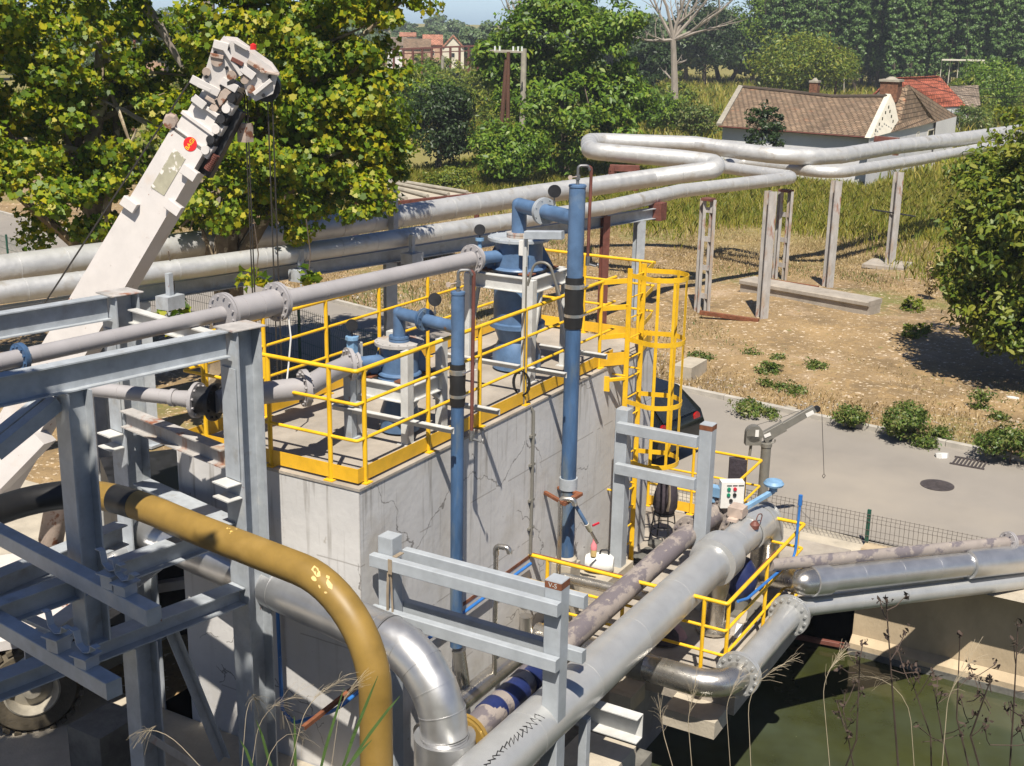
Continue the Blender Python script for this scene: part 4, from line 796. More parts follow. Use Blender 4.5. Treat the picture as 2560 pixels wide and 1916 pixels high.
pe=pz((2555,1451),.12); pe=Vector((5.87,-3.2,zq)).lerp(pe,1.5) ; cr=fillet([(5.5,-3.09,zq),(5.82,-3.12,zq),pe],.3,6); m=MB(); m.tube(cr,.142,28); m.bands(cr,.142,.9,.01,.002,28,.5); m.build('canal_run','silver_paint',lp)
# two more runs crossing the canal
cp=thing('canal_pipe',pz(X(9,900,450),.95),'polished silver pipe with a domed end crossing the canal above the bolted pipe','pipe'); q=ORG[cp.name]; d12=(pz(X(9,2150,315),.50)-q).normalized()
m=MB(); m.lathe(q,d12,[(0,-.50),(.07,-.48),(.14,-.42),(.185,-.32),(.20,-.18)],28); m.build('domed_end','inox',cp)
m=MB(); m.lathe(q,d12,[(.195,-.18),(.215,-.17),(.215,.13),(.185,.14)],28); m.build('collar','clad_alu',cp)
m=MB(); m.tube([q+d12*.12,q+d12*14],.185,28); m.bands([q+d12*.12,q+d12*14],.185,.75,.01,.002,28,.6); m.lathe(q+d12*2.9,d12,[(.188,0),(.222,.01),(.222,1.6),(.19,1.62)],28); m.build('cladding','clad_alu',cp)
m=MB(); m.tube([(7.02,-2.2,.42),q-d12*.3],.18,24); m.build('link','inox',cp)
c3=thing('canal_pipe',pz(X(9,1000,310),1.25),'thin mottled mauve pipe with a bolted flange crossing the canal behind the polished pipe','pipe'); q=pz(X(9,760,335),1.25); e=pz(X(9,2200,195),.72); dn=(e-q).normalized()
m=MB(); m.tube([q-dn*.5,q+dn*12],.085,20); m.build('pipe_wall','mottled',c3); f=q+dn*((pz(X(9,2085,190),.76)-q).dot(dn)); m=MB(); m.flange(f-dn*.02,dn,.16,.03,8,.014); m.flange(f+dn*.02,dn,.16,.03,8,.012); m.build('flange','mauve_pipe',c3)
# ================================================================ DECK RAILS
zd=.25
railing('guard_railing',[(3.73,.0),(3.73,-2.82),(6.8,-2.82),(6.8,-2.35)],[(3.73,-.28),(3.73,-1.4),(3.73,-2.52),(3.79,-2.82),(5.22,-2.82),(6.5,-2.82)],.15,'yellow guard railing round the near corner of the deck above the canal',h=1.27,mids=(.90,.56,.2),toe=None,r=.026)
railing('guard_railing',[(9.0,1.2),(9.05,-1.38),(7.6,-1.42)],[(9.02,.6),(9.03,-.2),(9.04,-1.12),(8.1,-1.40)],zd,'yellow guard railing with toe board at the back of the deck facing the road',h=1.2,mids=(.75,.42),toe=(.03,.2))
m=MB(); m.angle((3.80,-.02,1.43),(3.80,-1.62,1.43),.05,.006); m.build('x','rust') if False else tag(m.build('rusty_angle','rust'),'rusty angle iron lying along the near yellow deck rail','angle bar')
m=MB(); m.angle((1.45,-.006,1.39),(3.74,-.006,1.42),.05,.006,side=-1); tag(m.build('rusty_angle','rust'),'rusty angle iron fixed level along the chamber wall above the blue hose pipe','angle bar')
m=MB(); m.angle((-1.0,.0,1.24),(1.2,-.006,1.36),.045,.006,side=-1); tag(m.build('rusty_angle','rust'),'rusty angle iron rising to the right behind the ochre pipe','angle bar')
m=MB(); m.tube(fillet([(-.05,1.15,2.2),(-.05,1.13,.6),(-.06,.95,.5),(-.55,-.05,1.22),(.4,-.06,1.29),(3.66,-.06,1.33)],.12,5),.022,10); m.build('x','blue_hose') if False else tag(m.build('blue_pipe','blue_hose'),'thin bright blue pipe round the foot of the chamber walls','pipe')
m=MB(); m.tube(fillet([(4.0,-2.86,1.36),(4.3,-2.88,1.28),(6.25,-2.88,1.12),(6.28,-2.88,1.95)],.15,6),.02,10); m.tube([(6.28,-2.88,1.9),(6.28,-2.88,2.05)],.03,8); tag(m.build('blue_pipe','blue_hose'),'thin blue pipe bent along the canal side railing and rising at its end','pipe')
m=MB(); m.tube([(4.0,-2.80,1.40),(5.6,-2.80,1.43)],.022,8); tag(m.build('rusty_pipe','rust'),'rusty pipe tied along the canal side yellow rail','pipe')
# inox pipework in front of the wall
ix=thing('steel_pipework',(3.4,-.4,.6),'small stainless pipe with a corner bend behind the near yellow deck rail','pipe')
m=MB(); m.tube(fillet([(3.2,-.22,.95),(4.25,-.22,.95),(4.30,-1.5,.95)],.12,6),.075,18); m.build('pipe_wall','inox',ix)
i2=thing('steel_pipework',(3.2,-.3,.4),'stained stainless header with a tee in the pit in front of the chamber wall','pipe')
m=MB(); m.tube(fillet([(.6,-.38,.45),(2.95,-.38,.45),(3.12,-1.2,.5)],.35,7),.125,22); m.build('header','inox',i2)
m=MB(); m.tube([(2.95,-.40,.5),(2.95,-.40,.95)],.085,18); m.build('stub','inox',i2); m=MB(); m.tube([(1.62,-.30,.5),(1.62,-.22,1.0)],.085,18); m.build('stub','inox',i2)
q=pb(X(14,190,1180),-.45); t=pb(X(14,200,150),-.45)
m=MB(); m.tube([(q.x,-.45,.5),(q.x,-.45,t.z-.02)],.030,12); m.tube(fillet([(q.x,-.45,t.z-.05),(q.x,-.45,t.z+.07),(q.x+.03,-.62,t.z+.07),(q.x+.03,-.62,t.z-.0)],.055,5),.036,12); tag(m.build('gooseneck_vent','inox'),'slim silver gooseneck vent pipe standing free before the chamber wall','vent pipe')
q=pa(X(25,350,1000),4.3); t=pa(X(25,360,420),4.3); x0=P2C[0]-.12; q=pb(X(25,350,1000),-.3); t=pb(X(25,360,420),-.3)
m=MB(); m.tube([(q.x,-.3,.3),(q.x,-.3,t.z)],.032,12); m.tube(fillet([(q.x,-.3,t.z-.03),(q.x,-.3,t.z+.08),(q.x+.06,-.48,t.z+.08),(q.x+.06,-.48,t.z)],.06,5),.04,12); tag(m.build('gooseneck_vent','inox'),'grey gooseneck vent pipe hooked up against the thick blue riser','vent pipe')
c=pb(X(25,420,320),-.25); rb=thing('riser_bracket',c,'rusty bracket clamping the thick blue riser to the wall','bracket'); m=MB(); m.bar((c.x-.25,-.36,c.z),(c.x+.22,-.38,c.z-.0),.07,.05); m.bar((c.x-.24,-.36,c.z+.01),(c.x-.12,-.01,c.z+.05),.05,.05); m.bar((c.x+.21,-.37,c.z),(c.x+.26,-.01,c.z),.05,.04); m.build('bar','rust',rb); m=MB(); m.disc((P2C[0],P2C[1],c.z+.1),(0,0,1),.125,.16,20); m.build('clamp','steel_paint',rb)
a=pb(X(25,560,430),-.3); b=pb(X(25,700,670),-.42); e=pb(X(25,840,915),-.5); tp=thing('sampling_tap',a,'blue sampling pipe with a brass tap slanting off the thick blue riser','tap'); m=MB(); m.tube([a,b],.028,10); m.build('pipe_wall','blue_paint',tp); m=MB(); m.tube([b,b.lerp(e,.35)],.036,10); m.build('valve','tape_residue',tp); m=MB(); m.tube([b.lerp(e,.3),e],.022,10); m.build('nozzle','inox',tp); m=MB(); h=pb(X(25,800,670),-.45); m.bar(h-Vector((.05,.0,.01)),h+Vector((.05,-.05,.01)),.02,.03); m.build('handle','red_button',tp)
# jerrycan with a bottle on top
jc=thing('jerrycan',(5.5,-.3,.602),'white plastic jerrycan lying by the wall foot','jerrycan'); m=MB(); m.lathe((5.35,-.28,.76),(.3,-.95,0),[(0,-.22),(.1,-.21),(.14,-.14),(.15,0),(.14,.14),(.1,.2),(0,.21)],16); m.build('body','plastic_white',jc); m=MB(); m.tube(fillet([(5.33,-.28,.9),(5.33,-.3,.97),(5.38,-.4,.97),(5.38,-.4,.9)],.03,3),.014,6); m.build('handle','dark_metal',jc)
bo=thing('bottle',(5.22,-.25,.9),'pink capped plastic bottle on top of the white jerrycan','bottle'); m=MB(); m.lathe((5.25,-.22,.89),(0,0,1),[(0,0),(.045,.0),(.045,.12),(.03,.16)],12); m.build('body','bottle_amber',bo); m=MB(); m.lathe((5.25,-.22,.89),(0,0,1),[(.047,.1),(.047,.17),(.02,.22),(.02,.27),(0,.27)],12); m.build('cap','bottle_pink',bo)
# rubble at the ladder foot
g=np.random.default_rng(11)
for k in range(11):
    c=Vector((7.35+g.uniform(-.7,.35),-.22+g.uniform(-.35,.12),.27)); s=g.uniform(.1,.2); m=MB(); m.lathe(c,(g.uniform(-.3,.3),g.uniform(-.3,.3),1),[(0,s*.55),(s*.6,s*.45),(s,.1*s),(s*.8,-.3*s),(0,-.3*s)],7); tag(m.build('rubble_stone','concrete_dark'),'rough brown stone in the rubble heap at the ladder foot','stone','stones at the ladder foot')
# backpack on a stool
st=thing('stool',pz(X(15,290,790),zd),'thin black metal stool standing on the deck under the backpack','stool'); q=ORG[st.name]
for sx,sy in ((-.15,-.15),(.15,-.15),(.15,.15),(-.15,.15)): m=MB(); m.tube([(q.x+sx*1.15,q.y+sy*1.15,zd+.003),(q.x+sx*.8,q.y+sy*.8,zd+.48)],.012,6); m.build('leg','dark_metal',st)
for z in (.15,.28): m=MB(); m.tube([(q.x+.2*math.cos(t),q.y+.2*math.sin(t),zd+z) for t in np.linspace(0,6.2832,17)],.008,5,False); m.build('ring','dark_metal',st)
m=MB(); m.lathe((q.x,q.y,zd+.48),(0,0,1),[(0,0),(.17,0),(.17,.03),(0,.03)],18); m.build('seat','dark_metal',st)
bgk=thing('backpack',(q.x,q.y,zd+.515),'dark purple backpack slumped on the stool by the end of the chamber','backpack'); m=MB(); m.lathe((q.x,q.y,zd+.515),(.05,-.05,1),[(0,0),(.16,.01),(.2,.1),(.19,.3),(.15,.48),(.08,.6),(0,.63)],18); m.build('body','cloth_dark',bgk); m=MB(); m.tube([(q.x-.15,q.y-.12,zd+.6),(q.x-.19,q.y-.16,zd+.8),(q.x-.1,q.y-.1,zd+1.08)],.022,6); m.build('strap','strap',bgk)
# control box on a post
cb=thing('control_box',(7.9,-1.5,zd),'white control box with green and red push buttons above the pipe valve','control box')
q=pz(X(15,1190,200),1.72); n_=Vector((-.80,-.55,.0)).normalized(); sd=Vector((n_.y,-n_.x,0)); sd=-sd if sd.dot(Vector(RT))<0 else sd
m=MB(); m.prism(q-n_*.0,q-n_*.16,[(-.17,-.2),(.17,-.2),(.17,.2),(-.17,.2)]); m.build('housing','white_box',cb)
for x,z,mm in ((-.06,.10,'green_button'),(.03,.10,'red_button'),(-.06,.01,'green_button'),(.03,.01,'dark_metal'),(-.02,-.08,'dark_metal')):
    c=q+sd*x+Vector((0,0,z)); m=MB(); m.lathe(c,n_,[(.027,-.002),(.027,.02),(0,.022)],12); m.build('button',mm,cb)
for x,w in ((-.055,.07),(.03,.07),(.12,.08)): c=q+sd*x+Vector((0,0,.15)); m=MB(); m.bar(c-sd*w/2+n_*.003,c+sd*w/2+n_*.003,.004,.016,bev=.001); m.build('caption_plate','marker',cb)
m=MB(); m.bar((q.x-n_.x*.1,q.y-n_.y*.1,zd),(q.x-n_.x*.1,q.y-n_.y*.1,q.z-.19),.06,.06); m.build('post','steel_paint',cb)
# jacket on the rail
c=pz(X(6,400,1420),1.1); jk=Vector((8.98,-1.0,1.0)); m=MB(); m.prism((9.0,-1.0,.72),(9.0,-1.0,1.42),[(-.16,-.05),(.12,-.07),(.17,.02),(.02,.07),(-.14,.05)]); m.prism((8.98,-.98,.60),(8.98,-.98,.9),[(-.1,-.05),(.12,-.06),(.15,.03),(-.05,.06)]); tag(m.build('jacket','cloth_dark'),'dark jacket hanging from the yellow railing at the back of the deck','jacket')
# davit
dv=thing('davit_crane',(9.30,-1.22,zd),'small olive grey davit hoist on a post beside the road','davit'); pd_=Vector((9.30,pa(X(6,545,1350),9.30).y,0)); zt=pa(X(26,480,980),9.30).z
m=MB(); m.tube([(pd_.x,pd_.y,.06),(pd_.x,pd_.y,zt)],.082,20); m.build('post','davit_grey',dv); m=MB(); m.lathe((pd_.x,pd_.y,zt),(0,0,1),[(.095,-.04),(.095,.02),(.05,.03),(.05,.2)],18); m.build('swivel','dark_metal' if False else 'davit_grey',dv)
# jib lies in the plane facing the photographer's side
J=lambda p: Vector(pz(p,1)) if False else (lambda d,n,o: Vector(CAM)+d*((o-Vector(CAM)).dot(n)/d.dot(n)))(Vector(ray(p)),Vector((.83,.55,0)).normalized(),Vector((pd_.x,pd_.y,0)))
a,b_,c=J(X(26,430,860)),J(X(26,830,640)),J(X(26,1400,310))
m=MB(); m.bar(a,b_,.10,.17); m.build('jib','davit_grey',dv); m=MB(); m.bar(b_-(c-b_)*.05,c,.08,.125); m.build('jib_extension','davit_grey',dv)
w=J(X(26,260,780)); nn=Vector((.83,.55,0)).normalized(); m=MB(); m.disc(w,nn,.14,.14,24); m.prism(w+nn*.07+Vector((0,0,-.13)),w-nn*.07+Vector((0,0,-.13)),[(-.12,-.06),(.14,-.06),(.14,.1),(-.12,.1)]); m.build('winch','davit_grey',dv)
m=MB(); lb=J(X(26,300,755))-nn*.078; m.bar(lb-Vector((0,0,.06)),lb+Vector((0,0,.06)),.06,.004,up=nn); m.bar(J(X(26,440,820))-nn*.06,J(X(26,560,770))-nn*.06,.004,.06); m.bar(J(X(26,1230,430))-nn*.05,J(X(26,1370,360))-nn*.05,.004,.07); m.build('label_plate','white_box',dv)
m=MB(); m.tube([J(X(26,560,960)),J(X(26,600,880)),J(X(26,680,800))],.02,8); m.tube(fillet([J(X(26,560,960)),J(X(26,650,950)),J(X(26,665,900))],.03,4),.014,6); m.build('hook_strut','davit_grey',dv)
tp_=J(X(26,1450,290)); m=MB(); m.disc(tp_-Vector((0,0,.03)),nn,.055,.05,16); m.build('sheave','dark_metal',dv); lo_=J(X(26,1580,1540)); t2=J(X(26,1540,400))
m=MB(); m.tube([J(X(26,320,620)),J(X(26,900,440)),J(X(26,1050,370)),tp_],.006,5); m.tube([tp_,J(X(26,1500,340)),t2,lo_],.005,5); m.tube([lo_+Vector((.0,0,0)),lo_+Vector((.02,-.02,-.04)),lo_+Vector((0,0,-.08)),lo_+Vector((-.02,.02,-.04)),lo_],.005,5); m.build('wire_rope','cable',dv)
m=MB(); m.tube([J(X(26,215,940)),J(X(26,180,1200))],.025,8); m.build('crank_handle','davit_grey',dv)
# debris in the shade by the rail, rag, red bar on the canal ledge
m=MB(); m.bar((9.38,-1.98,-1.70),(9.51,-2.9,-1.70),.08,.08); tag(m.build('red_bar','brown_paint'),'reddish brown bar floating at the foot of the canal wall','bar')
rg=pz(X(20,310,950),.3); m=MB(); m.lathe((rg.x,rg.y,zd),(0,0,1),[(.16,0),(.13,.08),(.07,.16),(0,.18)],9); tag(m.build('rag','cloth_pink'),'crumpled dusty pink rag beside the dark bundle on the deck','rag')
rg=pz(X(20,130,1000),.3); m=MB(); m.lathe((rg.x,rg.y,zd),(.2,0,1),[(.25,0),(.22,.12),(.1,.22),(0,.24)],10); tag(m.build('bundle','cloth_dark'),'dark bundle of cloth under the large grey pipe','bundle')
for k,(x,y) in enumerate((X(20,1180,760),X(20,1120,930),X(20,1000,1080))):
    rg=pz((x,y),.27); m=MB(); m.bar((rg.x-.16,rg.y-.03,.27),(rg.x+.16,rg.y+.05,.30),.09,.03); tag(m.build('broken_board',('concrete_pale','plastic_white','strap')[k]),('tan broken board at the canal edge of the deck','white broken board at the canal edge of the deck','brown broken board nearest the deck corner')[k],'board')
# pump corbels of the deck edge
for k,(x,y0,y1) in enumerate(((3.62,-1.75,-1.45),(3.62,-2.9,-2.2))):
    m=MB(); m.box((x-.28,y0,-.25),(x+.18,y1,-.02)); tag(m.build('corbel','concrete_pale'),('pale concrete corbel under the sleeve of the bolted pipe','pale concrete corbel under the bend of the bolted pipe')[k],'corbel')
# ================================================================ GOALPOST SUPPORTS
def goal(name,ax_,bl,br_,zt,zb0,z1,z2,label,rust,label2=None):
    t=thing(name,(ax_,(bl+br_)/2,zb0),label,'pipe support'); s=.19
    for b,ru in ((bl,rust[0]),(br_,rust[1])):
        m=MB(); m.bar((ax_,b,zb0),(ax_,b,zt),s,s,up=(1,0,0),bev=.01); p=m.build('post','tube_grey',t)
        m=MB(); m.bar((ax_,b,zt),(ax_,b,zt+.004),s*.96,s*.96,up=(1,0,0)); m.build('cap','tube_grey',p)
        if ru: m=MB(); m.bar((ax_,b,zt-.075),(ax_,b,zt-.004),s*1.012,s*1.012,up=(1,0,0),bev=.01); m.build('bare_band','rust',p)
    return t,s
g1,s=goal('goalpost_support',.22,-.23,-2.27,3.0,-1.0,2.75,2.15,'tall grey square tube goalpost with paired crossbars marked V-S, nearest the camera',(False,True))
for z in (2.75,2.14):
    for da,e0,e1 in ((-s/2-.055,.12,-.16),(s/2+.055,-.0,-.1)):
        m=MB(); a=.22+da; m.bar((a,-.23+(.13 if da<0 else -.09),z),(a,-2.27+(-.11 if da<0 else -.25),z),.095,.14,bev=.008); m.build('crossbar','tube_grey',g1)
q=Vector((.22-s/2-.004,-2.27,3.0-.04)); o=textmesh('V-S','lettering','steel_white',q+Vector((0,0,0)),(0,-1,0),(0,0,1),.07,g1,.001)
m=MB(); m.box((.22-s/2-.112,-.40,2.66),(.22-s/2-.002-.105,-.35,2.83)); m.box((.1,-.40,2.82),(.24,-.35,2.83)); m.tube([(.04,-.37,2.66),(.06,-.36,2.5),(.05,-.38,2.2)],.012,6); m.tube([(.05,-.33,2.66),(.03,-.33,2.45),(.07,-.3,2.1)],.016,6); tag(m.build('lashing_strap','strap'),'frayed brown strap tied round the left end of the near goalpost crossbar','strap')
g2,s=goal('goalpost_support',5.75,-.38,-1.66,3.02,.252,2.8,2.16,'grey square tube goalpost with two single crossbars standing on the deck',(False,True))
for z in (2.78,2.16): m=MB(); m.bar((5.75-s/2-.05,-.38+.02,z),(5.75-s/2-.05,-1.66+.08,z),.095,.16,bev=.008); m.build('crossbar','tube_grey',g2)
# ================================================================ PIPE RACK ACROSS THE ROAD
def P_(pts,z): return [pz(p,z if not isinstance(z,list) else z[i]) for i,p in enumerate(pts)]
q1=P_([(-300,712),(0,675),(466,614),(860,562),(1083,528),(1317,490),(1627,446),(1848,416),(1700,397),(1475,378),(1472,352),(1589,356),(1739,361),(1855,379),(1945,390),(2030,393),(2105,389),(2225,369),(2400,348),(2560,326),(2800,292)],[3.6,3.6,3.6,3.6,3.6,3.6,3.7,4.1,4.2,4.3,4.3,4.25,4.2,4.1,4.05,4.0,4.0,4.0,4.0,4.0,4.0])
q1=[q1[0]]+fillet(q1,[0,0,0,0,0,0,.9,0,.8,.8,0,0,1,1,1,1,0,0,0],6)[1:]
rp=thing('heat_pipe',q1[4],'fatter silver clad pipe with a raised loop in front of the old house','pipe')
m=MB(); m.tube(q1,.285,26); m.bands(q1,.285,1.0,.018,.007,26); m.build('cladding','clad_dented',rp)
q2=P_([(-300,775),(0,732),(250,700),(505,667),(850,618),(1247,558),(1519,519),(1700,478),(1990,444),(1800,418),(1850,404),(1950,417),(2042,430),(2104,431),(2200,416),(2299,400),(2439,373),(2560,354),(2800,315)],3.55)
q2=[q2[0]]+fillet(q2,[0,0,0,0,0,0,0,.55,.5,.3,0,.8,.8,0,0,0,0],6)[1:]
r2=thing('heat_pipe',q2[3],'thinner dented silver clad pipe running beside the fat one on the same rack','pipe')
m=MB(); m.tube(q2,.205,24); m.bands(q2,.205,1.0,.018,.006,24); m.build('cladding','clad_dented',r2)
bm=thing('rack_beam',pz((975,640),3.1),'long grey steel beam under the two silver pipes','beam'); bpts=P_([(-200,818),(340,737),(975,640),(1636,533)],3.12)
m=MB()
for a,b in zip(bpts,bpts[1:]): m.ibeam(a,b,.22,.30,.018,.012)
m.build('beam','steel_paint',bm); e=bpts[-1]; m=MB(); m.box((e.x-.1,e.y-.25,e.z-.2),(e.x+.3,e.y+.15,e.z+.3)); m.build('end_bracket','brown_paint',bm)
def hcol(px,ztop,foot,mt,label,w=.24,lean=0):
    t=MB(); t.ibeam(foot,(foot[0],foot[1],ztop),w,w,.02,.014,up=(.6,.8,0)); t.box((foot[0]-w*.8,foot[1]-w*.8,foot[2]),(foot[0]+w*.8,foot[1]+w*.8,foot[2]+.05)); return tag(t.build('rack_column',mt),label,'column','columns of the pipe rack')
for px,(lab) in (((355,735),'grey rack column beside the plane tree trunk'),((975,640),'grey rack column behind the upper feed pipe'),((1600,539),'grey rack column behind the ladder, at the beam end')):
    c=pz(px,3.12); hcol(px,2.97,(c.x,c.y,.03),'steel_paint',lab,.26)
c=pz((1531,560),3.2); hcol(0,3.3,(c.x+.6,c.y+.5,.03),'brown_paint','brown rack column left of the last grey one',.2)
def lattice(p0,p1,ytop,label,brace=True):
    f0=pz(p0,.05); f1=pz(p1,.05); zt=zat(f0,(p0[0]+4,ytop)); t=thing('lattice_column',f0,label,'column','columns of the pipe rack')
    for f in (f0,f1): m=MB(); m.channel(f,(f.x,f.y,zt),.10,.2,.015,up=(.6,.8,0)); m.build('leg','steel_rusty',t)
    z=.6
    while z<zt-.2: m=MB(); m.bar((f0.x,f0.y,z),(f1.x,f1.y,z),.012,.16); m.build('batten','steel_rusty',t); z+=.85
    m=MB(); m.bar((f0.x,f0.y,zt),(f1.x,f1.y,zt),.3,.08); m.build('head','brown_paint',t)
lattice((1742,783),(1766,787),497,'rusty lattice column standing left of the others by the cage')
lattice((1936,700),(1960,705),475,'rusty lattice column behind the mossy concrete slab')
for (p,yt,l) in (((1903,812),478,'rusty white column at the near end of the mossy slab'),((2068,727),452,'rusty pale column at the far end of the mossy slab'),((2224,663),430,'pale column on a square concrete pad farthest right')):
    f=pz(p,.05); zt=zat(f,(p[0]+12,yt)); hcol(0,zt,(f.x,f.y,.04),'steel_rusty',l,.26)
    if p[0]>2200: m=MB(); m.box((f.x-.8,f.y-.7,.0),(f.x+.7,f.y+.8,.12)); tag(m.build('column_pad','concrete'),'square concrete pad under the farthest right column','pad'); m=MB(); g0=pz((2190,520),1.0); k=Vector((f.x,f.y,zat(f,(2235,524)))); d=Vector(RT); m.bar(k-d*.85,k+d*.75-Vector((0,0,.25)),.05,.05); tag(m.build('steel_rod','dark_metal'),'dark thin rod tied across the farthest right column','rod')
def portal(pts,zs,label):
    t=thing('pipe_portal',pz(pts[0],zs),label,'portal'); 
    a,b,c,d=[pz(p,zs) for p in pts]; 
    D=math.hypot(a.x-CAM[0],a.y-CAM[1]); 
    A,B,C_,Dd=[pd(p,D) for p in pts]; m=MB(); m.bar(A,B,.2,.2); m.build('post','brown_paint',t); m=MB(); m.bar(B+(B-C_).normalized()*.1,C_-(B-C_).normalized()*.1,.2,.2); m.build('lintel','brown_paint',t); m=MB(); m.bar(C_,Dd,.2,.2); m.build('post','brown_paint',t)
portal((X(2,1750,1130),X(2,1755,1080),X(2,1905,1085),X(2,1895,1225)),3.6,'brown steel portal over the fat silver pipe near its loop')
portal((X(3,1265,915),X(3,1265,893),X(3,1395,903),X(3,1385,1000)),4.0,'brown steel portal over the fat silver pipe in front of the white gable')
# clamps hanging off the beam
for px,l in (((425,738),'grey clamp bracket hanging on the beam nearest the crane boom'),((752,672),'small grey clamp bracket on the beam beside the crane cables'),((1030,632),'grey blue clamp bracket on the beam left of the large vessel')):
    c=pz(px,3.25); m=MB(); m.box((c.x-.22,c.y-.16,c.z-.25),(c.x+.22,c.y+.16,c.z)); m.bar((c.x,c.y,c.z),(c.x,c.y,c.z+.42),.1,.12); m.bar((c.x-.25,c.y-.2,c.z-.3),(c.x+.25,c.y+.2,c.z-.3),.04,.04); tag(m.build('clamp_bracket','steel_paint'),l,'bracket')
c=pz((962,545),3.6); m=MB(); m.channel((c.x-.2,c.y-.4,3.0),(c.x-.2,c.y-.4,4.35),.16,.2,.02); tag(m.build('stop_post','steel_paint'),'upright grey channel standing against the silver pipes left of centre','post')
# mossy slab
s0,s1=pz((1862,696),.60),pz((2184,752),.60); d=(s1-s0).normalized(); n_=Vector((d.y,-d.x,0)); n_=n_ if n_.dot(Vector(CAM)-s0)>0 else -n_
m=MB(); c=(s0+s1)/2-n_*.05; m.bar(s0-n_*.12-Vector((0,0,.08)),s1-n_*.12-Vector((0,0,.08)),.85,.16,bev=.04); m.bar(s0-n_*.12-Vector((0,0,.40)),s1-n_*.12-Vector((0,0,.40)),.7,.5,bev=.01); tag(m.build('concrete_slab','concrete'),'long mossy concrete slab lying under the rusty columns','slab')
m=MB(); a,b=pz(X(16,1290,420),.25),pz(X(16,2040,530),.25); m.bar(a,b,.12,.12); tag(m.build('rusty_channel','rust'),'rusty steel channel lying on the ground between two columns','beam')
m=MB(); a,b=pz(X(6,530,150),.55),pz(X(6,890,205),.55); m.bar(a,b,.10,.10); tag(m.build('rusty_channel','rust'),'rusty steel bar lying on top of the mossy slab','beam')
g=np.random.default_rng(4)
for k,(x,y,s) in enumerate(((775,438,.2),(1078,492,.3),(1298,512,.26),(1305,560,.16),(1548,655,.12),(2138,922,.16),(1952,737,.12),(712,985,.14),(1683,1285,.14),(918,630,.08))):
    c=pz(X(6,x,y),.04); m=MB(); m.lathe(c,(g.uniform(-.2,.2),g.uniform(-.2,.2),1),[(0,s*.45),(s*.6,s*.4),(s,.05),(s*.9,-.05)],7); tag(m.build('pale_stone','plastic_white' if k in (5,8) else 'concrete_pale'),'small pale stone or scrap lying in the dry grass across the road','stone','pale stones in the dry grass')
# low flat roof behind the pipes
a,b,c,d=pz(X(2,90,1185),2.6),pz(X(2,340,1300),2.6),pz(X(2,880,1245),2.6),pz(X(2,340,1165),2.6)
sh=thing('low_shed',b,'low flat roofed shed with pale roof sheets and brown edge behind the silver pipes','shed')
m=MB(); m.add([a,b,c,d,a-Vector((0,0,.1)),b-Vector((0,0,.1)),c-Vector((0,0,.1)),d-Vector((0,0,.1))],[(0,1,2,3),(0,4,5,1),(1,5,6,2),(2,6,7,3),(3,7,4,0),(7,6,5,4)]); m.build('roof','concrete_pale',sh,False)
m=MB(); m.bar(a-Vector((0,0,.1)),b-Vector((0,0,.1)),.12,.25); m.bar(b-Vector((0,0,.1)),c-Vector((0,0,.1)),.12,.25); m.build('roof_edge','brown_paint',sh)
for f in (.15,.4,.65,.88): m=MB(); p=a.lerp(d,f)+Vector((0,0,.07)); q=b.lerp(c,f)+Vector((0,0,.07)); m.tube([p,q],.07,8); m.build('roof_pipe','concrete_pole',sh)
m=MB(); 
for p in (a,b,c,d): m.bar((p.x,p.y,.03),(p.x,p.y,2.4),.14,.14)
m.build('posts' if False else 'leg_frame','brown_paint',sh)
# ================================================================ HOUSES
def roofmesh(name,quads,mt,parent):
    mb=MB(); uvs=[]
    for qd in quads: mb.add(qd,[tuple(range(len(qd)))])
    o=mb.build(name,mt,parent,False); me=o.data; uv=me.uv_layers.new(name='UVMap'); li=0
    for p in me.polygons:
        vs=[me.vertices[i].co for i in p.vertices]; ux=(vs[1]-vs[0]).normalized(); nn=p.normal; uy=nn.cross(ux)
        for k,l in enumerate(p.loop_indices): r=vs[k]-vs[0]; uv.data[l].uv=(r.dot(ux),r.dot(uy))
    return o
def slab(q,t=.12):
    n=(q[1]-q[0]).cross(q[2]-q[0]).normalized(); n=n if n.z>0 else -n
    return [q,[p-n*t for p in reversed(q)]]+[[q[i],q[i]-n*t,q[(i+1)%len(q)]-n*t,q[(i+1)%len(q)]] for i in range(len(q))]
def window(p,q,z0,z1,parent,out,mt='window_dark'):
    f=MB(); p=V(p);q=V(q); d=(q-p).normalized(); f.add([],[]); o=V(out)*.03
    for a,b in (((p.x,p.y,z0),(q.x,q.y,z0)),((p.x,p.y,z1),(q.x,q.y,z1))): f.bar(Vector(a)+o,Vector(b)+o,.08,.07)
    for c in (p,q): f.bar(Vector((c.x,c.y,z0))+o,Vector((c.x,c.y,z1))+o,.07,.08)
    w=f.build('window','plaster_cream',parent); m=MB(); c=(p+q)/2; m.bar(Vector((p.x,p.y,(z0+z1)/2))+o*.8,Vector((q.x,q.y,(z0+z1)/2))+o*.8,.02,z1-z0-.05); m.build('pane',mt,w); return w
hs=thing('old_house',pz((2000,360),0),'old white house with sagging brown tiled roof and a pointed white gable','house')
zE,zR=2.8,4.55
eL,eR=pz((1797,314),zE),pz((2176,342),zE); rL,rR=pz((1852,219),zR),pz((2215,243),zR)
back=(rL-eL)+(rR-eR); back.z=0; back*=.5
bL,bR=eL+back*2,eR+back*2; bL.z=bR.z=zE
mid=[rL.lerp(rR,.33)-Vector((0,0,.10)),rL.lerp(rR,.66)-Vector((0,0,.22))]; em=[eL.lerp(eR,.33),eL.lerp(eR,.66)]; bmid=[bL.lerp(bR,.33),bL.lerp(bR,.66)]
R_=[rL,mid[0],mid[1],rR]; E_=[eL,em[0],em[1],eR]; B2=[bL,bmid[0],bmid[1],bR]
qs=[]
